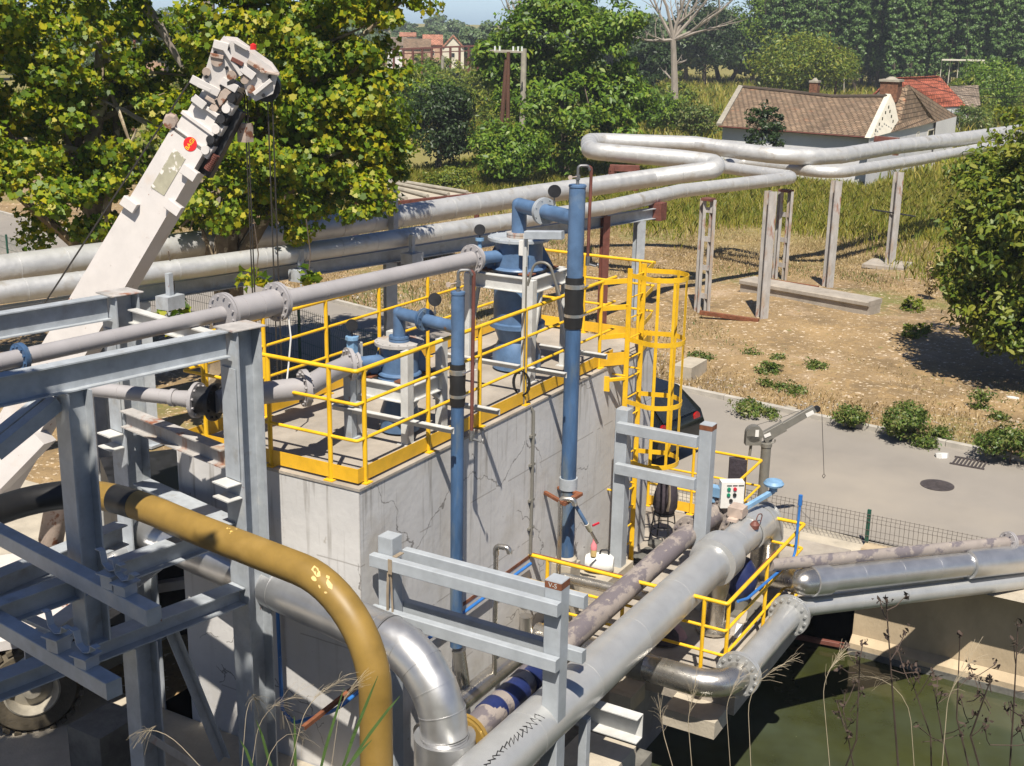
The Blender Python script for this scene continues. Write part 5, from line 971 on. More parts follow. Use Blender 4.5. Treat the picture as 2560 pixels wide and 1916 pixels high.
for i in range(3): qs+=[[E_[i],E_[i+1],R_[i+1],R_[i]],[R_[i],R_[i+1],B2[i+1],B2[i]]]
roofmesh('roof',qs,'tile_old',hs)
ins=(back.normalized())*.35
m=MB(); w0,w1,w2,w3=eL+ins+(eR-eL).normalized()*.2,eR+ins,bR-ins,bL-ins+(eR-eL).normalized()*.2
for a,b in ((w0,w1),(w1,w2),(w2,w3),(w3,w0)): m.add([(a.x,a.y,-.1),(b.x,b.y,-.1),(b.x,b.y,zE-.02),(a.x,a.y,zE-.02)],[(0,1,2,3)])
m.add([w0,w3,(rL+ (eR-eL).normalized()*.2)-Vector((0,0,.1))],[(0,1,2)]); m.build('wall','plaster_white',hs,False)
m=MB(); m.bar(eL+Vector((0,0,.05)),rL+Vector((0,0,.08)),.3,.14); m.build('verge','concrete_pole',hs); m=MB(); m.tube([R_[0]+Vector((0,0,.03))]+[r+Vector((0,0,.03)) for r in R_[1:]],.13,8); m.build('ridge','tile_grey',hs); m=MB(); m.tube([p-Vector((0,0,.06)) for p in E_],.05,6); m.build('gutter','brown_paint',hs)
# wing with the gable
zA=4.75; A=pz((2225,232),zA); gl_,gr=pz((2170,345),zE),pz((2246,325),zE); fr_=pz((2394,291),zE); hp=pz((2272,212),5.2)
far_=fr_+(gl_-gr)*1.0
roofmesh('wing_roof',[[gr,fr_,hp,A],[A,hp,far_,gl_],[hp,fr_,far_]],'tile_old',hs)
m=MB(); n_=((gr-gl_).cross(Vector((0,0,1)))).normalized(); n_=n_ if n_.dot(Vector(CAM)-gl_)>0 else -n_
o=n_*.12; gv=[gl_+o,gr+o,A+o+Vector((0,0,.12))]; m.add(gv+[p-n_*.3 for p in gv],[(0,1,2),(5,4,3),(0,3,4,1),(1,4,5,2),(2,5,3,0)]); m.build('gable','plaster_cream',hs,False)
m=MB(); 
for a,b in ((gl_+o*.5,gr+o*.5),(gr+o*.5,fr_-(gr-gl_).normalized()*.3),(fr_-(gr-gl_).normalized()*.3,far_)): m.add([(a.x,a.y,-.1),(b.x,b.y,-.1),(b.x,b.y,zE),(a.x,a.y,zE)],[(0,1,2,3)])
m.build('wall','plaster_white',hs,False)
for (x,y) in ((1342,690),(1322,725),(1302,765),(1282,800),(1259,840),(1350,718),(1360,750),(1370,782),(1383,815)):
    c_=None; d=Vector(ray(X(3,x,y))); C_=Vector(CAM); c_=C_+d*(((gl_+o)-C_).dot(n_)/d.dot(n_)); m=MB(); ux=(gr-gl_).normalized(); m.bar(c_-ux*.07,c_+ux*.07,.03,.17); m.build('vent_slot','window_dark',hs)
for (xa,xb,ya,yb) in ((1520,1530,850,885),(1592,1625,840,872),(1685,1705,832,862)):
    n2=((fr_-gr).cross(Vector((0,0,1)))).normalized(); n2=n2 if n2.dot(Vector(CAM)-gr)>0 else -n2; C_=Vector(CAM)
    W=[]
    for x,y in ((xa,ya),(xb,yb)): d=Vector(ray(X(3,x,y))); W.append(C_+d*((gr-(gr-gl_).normalized()*.25-C_).dot(n2)/d.dot(n2)))
    window((W[0].x,W[0].y,0),(W[1].x,W[1].y,0),W[1].z,W[0].z,hs,n2)
def chimney(p0,p1,D,par,label=None):
    a,b=pd(p0,D),pd(p1,D); w=abs((b-a).dot(Vector(RT))); c=(a+b)/2; m=MB(); m.box((c.x-w/2,c.y-w/2,b.z-.5),(c.x+w/2,c.y+w/2,a.z-.1)); m.build('chimney','brick_chimney',par); k=MB(); k.box((c.x-w*.58,c.y-w*.58,a.z-.1),(c.x+w*.58,c.y+w*.58,a.z+.02)); k.lathe((c.x,c.y,a.z+.02),(0,0,1),[(w*.4,0),(w*.15,.15),(0,.16)],8); k.build('chimney_cap','concrete_pole',par)
Dh=math.hypot(rR.x-CAM[0],rR.y-CAM[1]); chimney(X(3,1300,512),X(3,1415,600),Dh+1,hs); chimney(X(3,840,520),X(3,892,590),Dh+3.5,hs)
def simple_house(name,eL,eR,zE,rL,rR,zR,tile,wall,label,zw=0,group=None,wins=2):
    t=thing(name,pz(eL,zE),label,'house',group); a,b=pz(eL,zE),pz(eR,zE); c,d=pz(rL,zR),pz(rR,zR); bk=((c-a)+(d-b))*.5; bk.z=0
    a2,b2=a+bk*2,b+bk*2; a2.z=b2.z=zE; c=Vector((a.x+bk.x,a.y+bk.y,zR)) if False else c
    ov=.25; roofmesh('roof',slab([a,b,d,c])+slab([c,d,b2,a2]),tile,t)
    m=MB(); ux=(b-a).normalized(); i=bk.normalized()*ov; W=[a+ux*ov+i,b-ux*ov+i,b2-ux*ov-i,a2+ux*ov-i]
    for p,q in zip(W,W[1:]+W[:1]): m.add([(p.x,p.y,zw),(q.x,q.y,zw),(q.x,q.y,zE-.05),(p.x,p.y,zE-.05)],[(0,1,2,3)])
    m.add([W[0],W[3],c-Vector((0,0,.25))],[(0,1,2)]); m.add([W[1],W[2],d-Vector((0,0,.25))],[(0,1,2)]); m.build('wall',wall,t,False)
    n_=-bk.normalized()
    for k in range(wins): f=(k+.6)/(wins+.2); p=W[0].lerp(W[1],f); window(p-ux*.4,p+ux*.4,zE-1.9,zE-.8,t,n_)
    return t
simple_house('red_roof_house',X(3,1480,700),X(3,1843,683),2.1,X(3,1360,500),X(3,1665,487),4.6,'tile_red','plaster_white','house with a bright orange red tiled roof behind the old white house')
simple_house('grey_roof_house',X(3,1790,702),X(3,1935,700),1.8,X(3,1735,556),X(3,1918,548),3.6,'tile_grey','plaster_white','small house with a greyish brown tiled roof at the far right behind trees')
# village far off
vil=[((K,)) for K in ()]
def far_house(x0,x1,yr,ye,yb,D,tile,wall,label,side=0):
    t=thing('village_house',pd(((x0+x1)/2,yb),D),label,'house','houses of the far village'); a,b=pd((x0,ye),D),pd((x1,ye),D); zE=(a.z+b.z)/2; zR=pd(((x0+x1)/2,yr),D+4).z; ux=(b-a); ux.z=0; ux.normalize(); bk=Vector((-ux.y,ux.x,0)); bk=bk if bk.dot(Vector(FWD))>0 else -bk
    a.z=b.z=zE
    if side==0: c,d=a+bk*4,b+bk*4; c.z=d.z=zR; qs=slab([a,b,d,c],.2)+slab([c,d,b+bk*8,a+bk*8],.2); gab=[[a,a+bk*8,c],[b,b+bk*8,d]]
    else: mm=(a+b)/2; c=mm.copy(); d=mm+bk*9; c.z=d.z=zR; qs=slab([a,c,d,a+bk*9],.2)+slab([c,b,b+bk*9,d],.2); gab=[[a,b,c]]
    roofmesh('roof',qs,tile,t); zb_=pd((x0,yb),D).z
    m=MB(); W=[a+bk*.3,b+bk*.3,b+bk*8,a+bk*8]
    for p,q in zip(W,W[1:]+W[:1]): m.add([(p.x,p.y,min(0,zb_)),(q.x,q.y,min(0,zb_)),(q.x,q.y,zE),(p.x,p.y,zE)],[(0,1,2,3)])
    for gq in gab: m.add([p+bk*.25-Vector((0,0,.1)) for p in gq],[(0,1,2)])
    m.build('wall',wall,t,False)
    n=1
    for k in range(n): p=W[0].lerp(W[1],(k+.5)/n); window(p-ux*.3,p+ux*.3,zE-1.9,zE-1.1,t,-bk)
D=235
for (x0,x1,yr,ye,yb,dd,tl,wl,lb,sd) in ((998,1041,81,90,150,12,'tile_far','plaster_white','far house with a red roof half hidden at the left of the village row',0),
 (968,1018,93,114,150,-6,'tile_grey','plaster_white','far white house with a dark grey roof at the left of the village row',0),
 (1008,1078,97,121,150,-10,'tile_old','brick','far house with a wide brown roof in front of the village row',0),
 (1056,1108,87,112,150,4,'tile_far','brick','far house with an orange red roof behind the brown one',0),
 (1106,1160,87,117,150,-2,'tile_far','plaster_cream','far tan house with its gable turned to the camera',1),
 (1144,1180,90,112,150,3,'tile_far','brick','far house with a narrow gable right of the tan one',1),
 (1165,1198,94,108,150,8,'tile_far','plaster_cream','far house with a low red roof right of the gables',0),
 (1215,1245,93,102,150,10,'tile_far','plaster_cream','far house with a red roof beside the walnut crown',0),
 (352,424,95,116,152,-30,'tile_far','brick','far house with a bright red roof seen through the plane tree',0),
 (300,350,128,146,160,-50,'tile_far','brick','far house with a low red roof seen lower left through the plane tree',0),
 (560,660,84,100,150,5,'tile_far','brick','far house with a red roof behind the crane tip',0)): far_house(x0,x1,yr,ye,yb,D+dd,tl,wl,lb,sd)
rk=thing('far_pipe_rack',pd((1100,148),200),'long brown pipe trestle with many posts in front of the far village','trestle')
a,b=pd((960,125),198),pd((1240,113),205); m=MB(); m.bar(a,b,.25,.25); m.bar(a-Vector((0,0,.7)),b-Vector((0,0,.7)),.15,.15); m.build('top_pipe','brown_paint',rk)
for k in range(13): p=a.lerp(b,k/12); m=MB(); m.bar((p.x,p.y,0),(p.x,p.y,p.z),.28,.28); m.build('post','brown_paint',rk)
# pale platform roof far right
a=pd((2355,150),150); b=pd((2462,152),150); wh=thing('far_shed',a,'low white roofed open shed far off before the poplars','shed'); m=MB(); m.bar(a,b,1.2,.15); m.build('roof','plaster_cream',wh)
for k in range(6): p=a.lerp(b,k/5); m=MB(); m.bar((p.x,p.y,0),(p.x,p.y,p.z),.07,.07); m.build('post','plaster_cream',wh)
# ================================================================ POLES
def pole(name,p0,ptop,r,mt,label,r2=None,cat='pole'):
    f=pz(p0,.0); f.z=-.1; zt=zat(f,ptop); d=Vector(ray(ptop)); D=math.hypot(f.x-CAM[0],f.y-CAM[1]); T=pd(ptop,D); t=thing(name,f,label,cat); m=MB(); m.tube([f,T],r,10,True,[r,r2 or r*.8]); m.build('shaft',mt,t); return t,T
t,T=pole('wooden_pole',(1268,462),(1271,130),.12,'wood_pole','brown wooden utility pole with a crossarm and leaning strut'); f=pz((1252,330),0); m=MB(); s_=pz((1256,325),0); m.tube([pd((1253,325),T.length*0+math.hypot(T.x-CAM[0],T.y-CAM[1])*1.0-.0),pd((1267,150),math.hypot(T.x-CAM[0],T.y-CAM[1]))],.12,8); m.build('strut','wood_pole',t)
d=Vector(RT); d.z=0; d.normalize(); m=MB(); m.bar(T-d*.75+Vector((0,0,-.0)),T+d*.75,.1,.1); m.bar(T-d*.7+Vector((0,.3,.05)),T+d*.75+Vector((0,.3,.05)),.08,.08); m.build('crossarm','concrete_pole',t)
for k in (-.7,-.45,.25,.5,.7):
    m=MB(); m.tube([T+d*k+Vector((0,0,.04)),T+d*k+Vector((0,0,.28))],.05,8); m.build('insulator','insulator',t)
pole('concrete_pole',(1303,455),(1310,122),.20,'concrete_pole','round grey concrete utility pole right of the wooden one',.15)
t,T2=pole('concrete_pole',(1106,222),(1107,140),.25,'concrete_pole','far grey concrete pole standing in the scrub left of the walnut tree',.2)
pole('wooden_pole',(2085,262),(2098,118),.14,'wood_pole','thin brown pole rising behind the old house ridge')
pole('wooden_pole',(2110,240),(2110,170),.09,'concrete_pole','thin pale pole beside the brown one behind the old house')
pole('lamp_mast',(334,330),(336,92),.12,'brown_paint','reddish brown steel post seen through the left plane tree')
m=MB(); a=T2+Vector((0,0,-.5)); b=T+Vector((0,0,-.2)); m.tube([a.lerp(b,k/12)-Vector((0,0,1.6*math.sin(math.pi*k/12))) for k in range(13)],.022,4,False); tag(m.build('power_line','cable'),'thin dark power line sagging between the far poles','cable')
m=MB(); a=pd((2255,165),80); b=pd((2600,215),60); 
for k,dz in enumerate((0,-.4)): m.tube([a.lerp(b,j/8)+Vector((0,0,dz-.6*math.sin(math.pi*j/8))) for j in range(9)],.014,4,False)
tag(m.build('power_line','cable'),'pair of thin wires crossing above the red roof to the right','cable')
for x in (1300,1330,1405,1460):
    pass
# ================================================================ CAR
cx=pz((1690,1000),.012); ca=thing('parked_car',(cx.x,cx.y,.012),'black car parked on the road behind the caged ladder','car')
dirr=Vector((gx(4)-gx(1),3,0)).normalized(); sdd=Vector((dirr.y,-dirr.x,0)); Cc=Vector((12.2,3.2,.0))
def cp_(l,s,h): return Cc+dirr*l+sdd*s+Vector((0,0,h))
prof=[(-2.0,.35),(-2.05,.75),(-1.95,.98),(-1.5,1.42),(-.6,1.50),(.35,1.42),(1.05,1.0),(1.9,.88),(2.05,.6),(2.0,.35)]
m=MB(); vs=[cp_(l,s*(.82 if h<1.1 else .66),h) for s in (-1,1) for l,h in prof]; n=len(prof); m.add(vs,[tuple(range(n)),tuple(range(2*n-1,n-1,-1))]+[(i,(i+1)%n,(i+1)%n+n,i+n) for i in range(n)]); m.build('body','car_dark',ca)
for s in (-1,1):
    m=MB(); m.add([cp_(l,s*(.80 if h<1.1 else .69),h) for l,h in ((-1.7,1.02),(-1.35,1.38),(.2,1.36),(.85,1.02))],[(0,1,2,3)]); m.build('side_window','window_dark',ca)
    m=MB(); m.disc(cp_(-1.98,s*.6,.85),dirr,.12,.06,10); m.build('tail_light','tail_red',ca)
    for l in (-1.25,1.3): m=MB(); m.disc(cp_(l,s*.74,.32),sdd,.32,.2,20); m.disc(cp_(l,s*.80,.32),sdd,.2,.1,14); m.build('wheel','rubber',ca)
m=MB(); m.add([cp_(-1.99,-.6,1.0),cp_(-1.55,-.55,1.42),cp_(-1.55,.55,1.42),cp_(-1.99,.6,1.0)],[(0,1,2,3)]); m.build('rear_window','window_dark',ca)
# kerb block by the car
a=pz(X(6,60,760),.05); m=MB(); m.box((a.x-.5,a.y-.25,0),(a.x+.5,a.y+.25,.35)); tag(m.build('kerb_block','concrete_pale'),'pale concrete block on the verge beyond the black car','block')
# ================================================================ CRANE TRUCK
DB,DT=17.3,16.3
def kp(px,f=0): # point on the boom's plane
    t=min(1.1,max(-.3,(px[0]-35)/(560-35))); return pd(px,DB+(DT-DB)*t+f)
bb,bt=kp((41,1102)),kp((607,150)); s_=(bt-bb).normalized(); vw=(bt.lerp(bb,.5)-Vector(CAM)).normalized(); wv=s_.cross(vw).normalized(); wv=wv if wv.dot(Vector(RT))<0 else -wv   # wv to the upper left
ct,st_=math.cos(math.radians(-20)),math.sin(math.radians(-20)); nv=s_.cross(wv).normalized(); nv=nv if nv.dot(vw)<0 else -nv                      # nv to the viewer
W_=wv*ct+nv*(-st_)*(-1); W_=(wv*math.cos(.35)-nv*math.sin(.35)).normalized(); N_=(nv*math.cos(.35)+wv*math.sin(.35)).normalized()
cr=thing('crane_truck',(bb.x,bb.y,0),'old truck mounted crane with a tall scuffed white telescopic boom','crane')
def bpt(px): return (kp(px)-bb).dot(s_)
def bsec(s0,s1,w,d,name,mt='crane_white',w1=None,off=0):
    m=MB(); a,b=bb+s_*s0+W_*off,bb+s_*s1+W_*off; w1=w1 or w; vs=[]
    for c,ww in ((a,w),(b,w1)):
        for x,y in ((-.5,-.5),(.5,-.5),(.5,.5),(-.5,.5)): vs.append(c+W_*ww*x+N_*d*y)
    m.add(vs,[(0,3,2,1),(4,5,6,7),(0,1,5,4),(1,2,6,5),(2,3,7,6),(3,0,4,7)]); return m.build(name,mt,cr,False)
sA,sB,sC,sD=bpt(X(1,1240,860)),bpt(X(1,1300,760)),bpt(X(1,1350,660)),bpt(X(1,1400,540))
bsec(-1.3,sA,.62,.44,'boom','crane_white',.50); bsec(sA,sB,.45,.38,'boom_stage'); bsec(sB,sC,.41,.34,'boom_stage'); bsec(sC,sD+.15,.37,.30,'boom_stage')
for q in (sA,sB,sC):
    m=MB(); c=bb+s_*(q-.03); ww={sA:.52,sB:.47,sC:.43}[q]; m.bar(c-W_*ww/2*1.04,c+W_*ww/2*1.04,.05,.44,up=N_); m.build('stage_collar','crane_white',cr)
for q,o in ((bpt((430,560)),.2),(bpt((400,470)),-.30),(bpt((560,470)),-.25)):
    m=MB(); c=bb+s_*q+W_*o+N_*.26; m.bar(c-W_*.10,c+W_*.10,.13,.10,up=N_); m.build('side_lug','crane_white',cr)
# dark chain and hose gear on the underside
for k in range(6):
    q=bpt(X(1,1330,930))+k*(sD-bpt(X(1,1330,930)))/5; c=bb+s_*q-W_*(.25-.01*k)+N_*.12
    m=MB(); m.bar(c-s_*.09,c+s_*.09,.13,.12,up=N_); m.disc(c+N_*.08,N_,.055,.05,12); m.build('hose_roller',('crane_white','dark_metal')[k%2],cr)
m=MB(); a=bb+s_*bpt(X(1,1280,1080))-W_*.33; b=bb+s_*(sD-.1)-W_*.27; m.bar(a,b,.18,.14,up=N_); m.build('hose_tray','dark_metal',cr)
m=MB(); a=bb+s_*bpt(X(1,1310,1040))-W_*.36+N_*.1; b=bb+s_*bpt(X(1,1370,960))-W_*.36+N_*.1; 
for k in range(9): m.disc(a.lerp(b,k/8),s_,.05,.02,10)
m.build('spring','brown_paint',cr)
# head: side plates traced in the boom plane with real depth, sheaves between
def plate(pxs,off,th,name,mt='crane_white'):
    P=[kp(p) for p in pxs]; n0=nv; P=[bt+( (p-bt)-n0*(p-bt).dot(n0)) for p in P]; m=MB(); k=len(P); m.add([p+n0*(off-th/2) for p in P]+[p+n0*(off+th/2) for p in P],[tuple(range(k)),tuple(range(2*k-1,k-1,-1))]+[(i,i+k,(i+1)%k+k,(i+1)%k) for i in range(k)]); return m.build(name,mt,cr,False)
hd=[X(1,*p) for p in ((1380,290),(1450,240),(1520,250),(1745,415),(1790,480),(1760,590),(1650,640),(1590,600),(1560,470),(1440,560),(1300,520),(1340,420))]
for o in (-.17,.17): plate(hd,o,.03,'head_plate')
def hp_(x,y,o=0): p=kp(X(1,x,y)); return bt+((p-bt)-nv*(p-bt).dot(nv))+nv*o
m=MB(); m.bar(hp_(1430,245),hp_(1760,490),.36,.05,up=nv.cross(hp_(1760,490)-hp_(1430,245))); m.build('head_cover','crane_white',cr); m=MB(); m.bar(hp_(1475,285),hp_(1740,480),.06,.08,up=nv.cross(hp_(1760,490)-hp_(1430,245))) ; m.bar(hp_(1680,450,.1),hp_(1800,470,.1),.3,.03); m.build('cover_rib','crane_rust',cr)
for x,y,o,r in ((1715,560,0,.17),(1620,560,.19,.05),(1410,370,.19,.07),(1345,440,.19,.05),(1500,470,.19,.06),(1580,500,.19,.05),(1440,600,.19,.07)): 
    m=MB(); m.disc(hp_(x,y,o),nv,r,.26 if o==0 else .06,20); m.build('sheave' if o==0 else 'pin','dark_metal' if o==0 else 'crane_rust',cr)
for a,b in (((1250,480),(1420,580)),((1260,600),(1330,660)),((1390,260),(1480,290)),((1440,500),(1530,560)),((1560,420),(1640,480)),((1380,690),(1480,560))):
    m=MB(); m.bar(hp_(*a,.2),hp_(*b,.2),.07,.10); m.build('head_bracket','crane_white' if a[0]!=1380 else 'crane_rust',cr)
for a,b,w_,mt_ in (((1370,330),(1450,350),.05,'crane_rust'),((1460,300),(1560,470),.05,'crane_white'),((1520,250),(1600,300),.04,'crane_white'),((1500,360),(1570,400),.07,'brown_paint'),((1600,380),(1700,440),.05,'crane_rust'),((1640,590),(1750,500),.05,'crane_white'),((1290,520),(1370,560),.05,'crane_white'),((1400,620),(1430,690),.05,'dark_metal'),((1430,540),(1520,500),.04,'dark_metal'),((1340,600),(1400,640),.04,'crane_rust')):
    m=MB(); m.bar(hp_(*a,.215),hp_(*b,.215),w_,.05); m.build('head_rib',mt_,cr)
for x,y in ((1400,320),(1345,470),(1380,540),(1470,420),(1560,440),(1610,620),(1640,470),(1700,600),(1740,480),(1480,290)):
    m=MB(); m.disc(hp_(x,y,.2),nv,.022,.05,8); m.build('bolt','dark_metal',cr)
m=MB(); m.lathe(hp_(1630,320,0),(0,0,1),[(.04,0),(.04,.06),(0,.08)],10); m.build('warning_lamp','sticker_red',cr)
# red round sticker with lettering, tape residue
qd=(Vector(CAM)); 
def onface(px):
    d=Vector(ray(px)); pn=bb+N_*.223; C_=Vector(CAM); return C_+d*((pn-C_).dot(N_)/d.dot(N_))
c=onface(X(1,1223,928)); m=MB(); m.disc(c,N_,.088,.004,30); m.build('sticker','sticker_red',cr); xd=(onface(X(1,1245,895))-onface(X(1,1200,960))).normalized(); textmesh('BAGI','sticker_lettering','sticker_yellow',c+N_*.004,xd,N_.cross(xd),.074,cr,.0015,.0008)
tp=[onface(X(1,*p)) for p in ((1120,955),(1195,1020),(1055,1260),(970,1205))]; m=MB(); m.add([p+N_*.002 for p in tp]+[p+N_*.004 for p in tp],[(0,1,2,3),(7,6,5,4),(0,4,5,1),(1,5,6,2),(2,6,7,3),(3,7,4,0)]); m.build('label_residue','tape_residue',cr,False)
# ropes
def rope(px0,px1,r=.009,D0=None): 
    a=kp(px0); D0=math.hypot(a.x-CAM[0],a.y-CAM[1]); b=pd(px1,D0); b=Vector((a.x,a.y,0.05)) if px1 is None else b; m=MB(); m.tube([a,Vector((a.x,a.y,.05))],r,5,False); m.build('hoist_rope','cable',cr)
for x in (1720,1750): rope(X(1,x,600),(0,0),.010)
for x in (1570,1585): 
    a=hp_(x,620); m=MB(); m.tube([hp_(x-30,560),a,Vector((a.x,a.y,.05))],.009,5,False); m.build('hoist_rope','cable',cr)
m=MB(); a=hp_(1572,855); m.box((a.x-.07,a.y-.07,a.z-.13),(a.x+.07,a.y+.07,a.z+.10)); m.build('limit_weight','crane_rust',cr)
m=MB(); m.tube([hp_(1250,480),kp((-40,990))],.012,5,False); m.build('guy_rope','cable',cr)
m=MB(); m.lathe(hp_(1110,760,.05),nv,[(0,.1),(.08,.1),(.09,-.1),(0,-.1)],8); m.build('side_winch','crane_rust',cr)
# luffing cylinder sleeve beside the boom foot
a=kp(X(13,600,820)); b=kp(X(13,-60,1500)); off=nv*.30; m=MB(); m.bar(a+off,b+off,.34,.34,up=N_); m.build('lift_cylinder','crane_white',cr)
# chassis, cab and wheels
w0=pz(X(7,200,1130),.55); w1=pz((455,1590),.55); n_=Vector((-.58,-.81,0)); T_=Vector((.81,-.58,0)); print('wheels',w0,w1)
def wheel(c,r=.56,nn=None):
    nn=nn or n_; w=MB(); w.lathe(c,nn,[(r*.50,.12),(r*.56,.15),(r*.9,.15),(r,.08),(r,-.12),(r*.9,-.17),(r*.5,-.17)],40); ty=w.build('wheel','tyre',cr)
    a=nn.cross(Vector((0,0,1))).normalized(); lug=MB()
    for k in range(26):
        th=2*math.pi*k/26; d=a*math.cos(th)+Vector((0,0,1))*math.sin(th); t2=nn.cross(d); lug.bar(c+d*(r+.008)+nn*.15,c+d*(r+.008)+nn*.0,.075,.05,up=d); th+=math.pi/26; d=a*math.cos(th)+Vector((0,0,1))*math.sin(th); lug.bar(c+d*(r+.008)-nn*.0,c+d*(r+.008)-nn*.15,.075,.05,up=d)
    lug.build('tread','tyre',ty); rm=MB(); rm.lathe(c,nn,[(r*.56,.14),(r*.58,.16),(r*.54,.17),(r*.48,.10),(r*.44,.02),(r*.2,.06),(r*.19,.12),(0,.13)],32); o=rm.build('rim','rim',ty)
wheel(w0); wheel(w0+T_*3.5+Vector((0,0,0))-n_*.1); wheel(w0-T_*2.6); wheel(w0-n_*2.1); wheel(w0+T_*3.5-n_*2.1)
def tbox(s0,s1,d0,d1,z0,z1,name,mt,bev=0):
    m=MB(); P=[w0+T_*a-n_*b for a,b in ((s0,d0),(s1,d0),(s1,d1),(s0,d1))]; m.add([(p.x,p.y,z0) for p in P]+[(p.x,p.y,z1) for p in P],[(0,3,2,1),(4,5,6,7),(0,1,5,4),(1,2,6,5),(2,3,7,6),(3,0,4,7)]); return m.build(name,mt,cr,False)
tbox(-4,4.4,.35,2.0,.7,1.0,'chassis','dark_metal'); tbox(-4,.9,.05,2.4,1.05,1.3,'deck','crane_white'); tbox(-.9,.9,-.1,.35,1.12,1.24,'mudguard','crane_white'); tbox(1.2,3.4,.1,2.3,1.0,2.55,'engine_housing','dark_metal'); tbox(3.3,4.6,.05,2.35,.9,2.9,'cab','crane_white'); tbox(3.6,4.4,.0,.04,1.9,2.6,'cab_window','window_dark'); tbox(-2.4,-.9,.5,2.0,1.3,2.5,'turret','crane_white')
tbox(1.15,3.45,-.02,.09,1.5,1.62,'housing_trim','crane_white')
m=MB(); c=pz(X(11,700,790),1.5); m.lathe(c,(.15,-.2,1),[(0,-.42),(.12,-.4),(.17,-.3),(.17,.5),(0,.52)],18); m.build('air_tank','crane_rust',cr)
# ================================================================ OFF FRAME TREE added to shade the steel frame on the left, crown shaped for that
tree('shade_tree',(-9.6,1.6,1.0),[((-7.9,-.8,11.2),(1.4,1.2,.8)),((-8.9,-.4,11.4),(1.4,1.3,.8)),((-7.2,-1.7,11.0),(.9,.8,.7)),((-9.8,-.3,11.5),(1.3,1.4,.9)),((-8.2,-2.0,11.3),(1.2,.9,.7))],26000,.28,'maple','leaf_dark',.2,'unseen leafy tree added left of the camera to shade the steel frame','tree',clump=.5,seed=9)
# ================================================================ TREES
def E(px,D,rx,rz,ry=None): c=pd(px,D); return ((c.x,c.y,c.z),(rx,ry or rx,rz))
def wpx(n,D): return n*D/F
# plane trees on the left
DP=29
pl1=[E((60,120),DP,2.6,1.9),E((120,330),DP,2.4,1.5),E((90,500),DP-1,1.9,1.0),E((330,330),DP,1.8,1.6),E((250,120),DP+1,1.6,1.6),E((-120,250),DP,2.2,2.4),E((290,480),DP-1,1.3,1.0),E((430,240),DP+1,1.0,1.3),E((20,-80),DP,3,1.6)]
t0=pz((551,1000),0); tb=pd((548,830),27.5); tb.z=0
tree('plane_tree',(tb.x-1.5,tb.y+2.6,0),pl1,46000,.115,'maple','leaf_plane',.26,'left plane tree with dense lobed green and yellow leaves above the silver pipes','tree',clump=.42,seed=21,bark='bark_plane',nb=16,trunk_top=pd((250,60),DP),split=.3,nc=470)
pl2=[E((720,90),DP-1,2.3,1.4),E((830,210),DP-2,1.5,1.3),E((760,350),DP-2,2.1,1.1),E((860,420),DP-2,1.25,.9),E((560,60),DP,1.2,1.1),E((650,300),DP-1,1.5,1.5),E((560,480),DP-2,1.3,.75),E((900,300),DP-2,.95,1.0),E((980,25),DP-2,.8,.45),E((700,460),DP-2,1.5,.8),E((640,180),DP,1.2,1.2),E((740,-60),DP-1,2.6,1.2),E((470,560),DP-1.5,1.0,.3),E((700,555),DP-2,1.4,.30),E((910,500),DP-3,.55,.55)]
tree('plane_tree',tb,pl2,46000,.115,'maple','leaf_plane',.36,'right plane tree with a thick mottled trunk, its leaves turning yellow behind the crane boom','tree',clump=.42,seed=22,bark='bark_plane',nb=20,trunk_top=pd((600,170),DP-1),split=.35,nc=520)
# drooping twigs under the pipe
for k,(x,y,s) in enumerate(((430,780,.42),(640,700,.3),(770,700,.25))):
    c=pd((x,y),25.0); g=np.random.default_rng(50+k); P=np.array(c)+g.normal(0,s*.45,(40,3))*np.array([1,1,.7]); tw=thing('leafy_twig',c,('drooping plane twig hanging below the pipes left of the trunk','small plane twig hanging below the beam beside the crane ropes','plane twig tip hanging over the upper feed pipe')[k],'twig'); leaves('leaves',P,np.tile([0,0,1.],(40,1)),.19,'maple','leaf_plane',tw,.7,k); m=MB(); m.tube([c+Vector((0,0,1.2)),c+Vector((.1,0,.5)),c],.012,5); m.build('stem','bark',tw)
# pale dead limb and back trunk in the left crown
m=MB(); m.tube([pd(X(1,*p),DP-.5) for p in ((860,-60),(930,30),(1040,190),(1100,300),(1170,430))],.1,8,True,[.10,.11,.10,.08,.05]); m.tube([pd(X(1,*p),DP-.8) for p in ((640,640),(800,710),(900,770),(1040,830))],.06,6,True,[.02,.05,.06,.07]); tag(m.build('bare_limb','bark_dead'),'pale bare limbs showing through the plane tree crown','branch')
m=MB(); p=pd((522,90),34); m.tube([pd((520,90),34),pd((522,-60),34)],.16,10); m.tube([(p.x,p.y,0),pd((520,90),34)],.18,10); tag(m.build('bare_tree','bark_dead'),'straight pale tree trunk standing behind the plane trees at the top','tree')
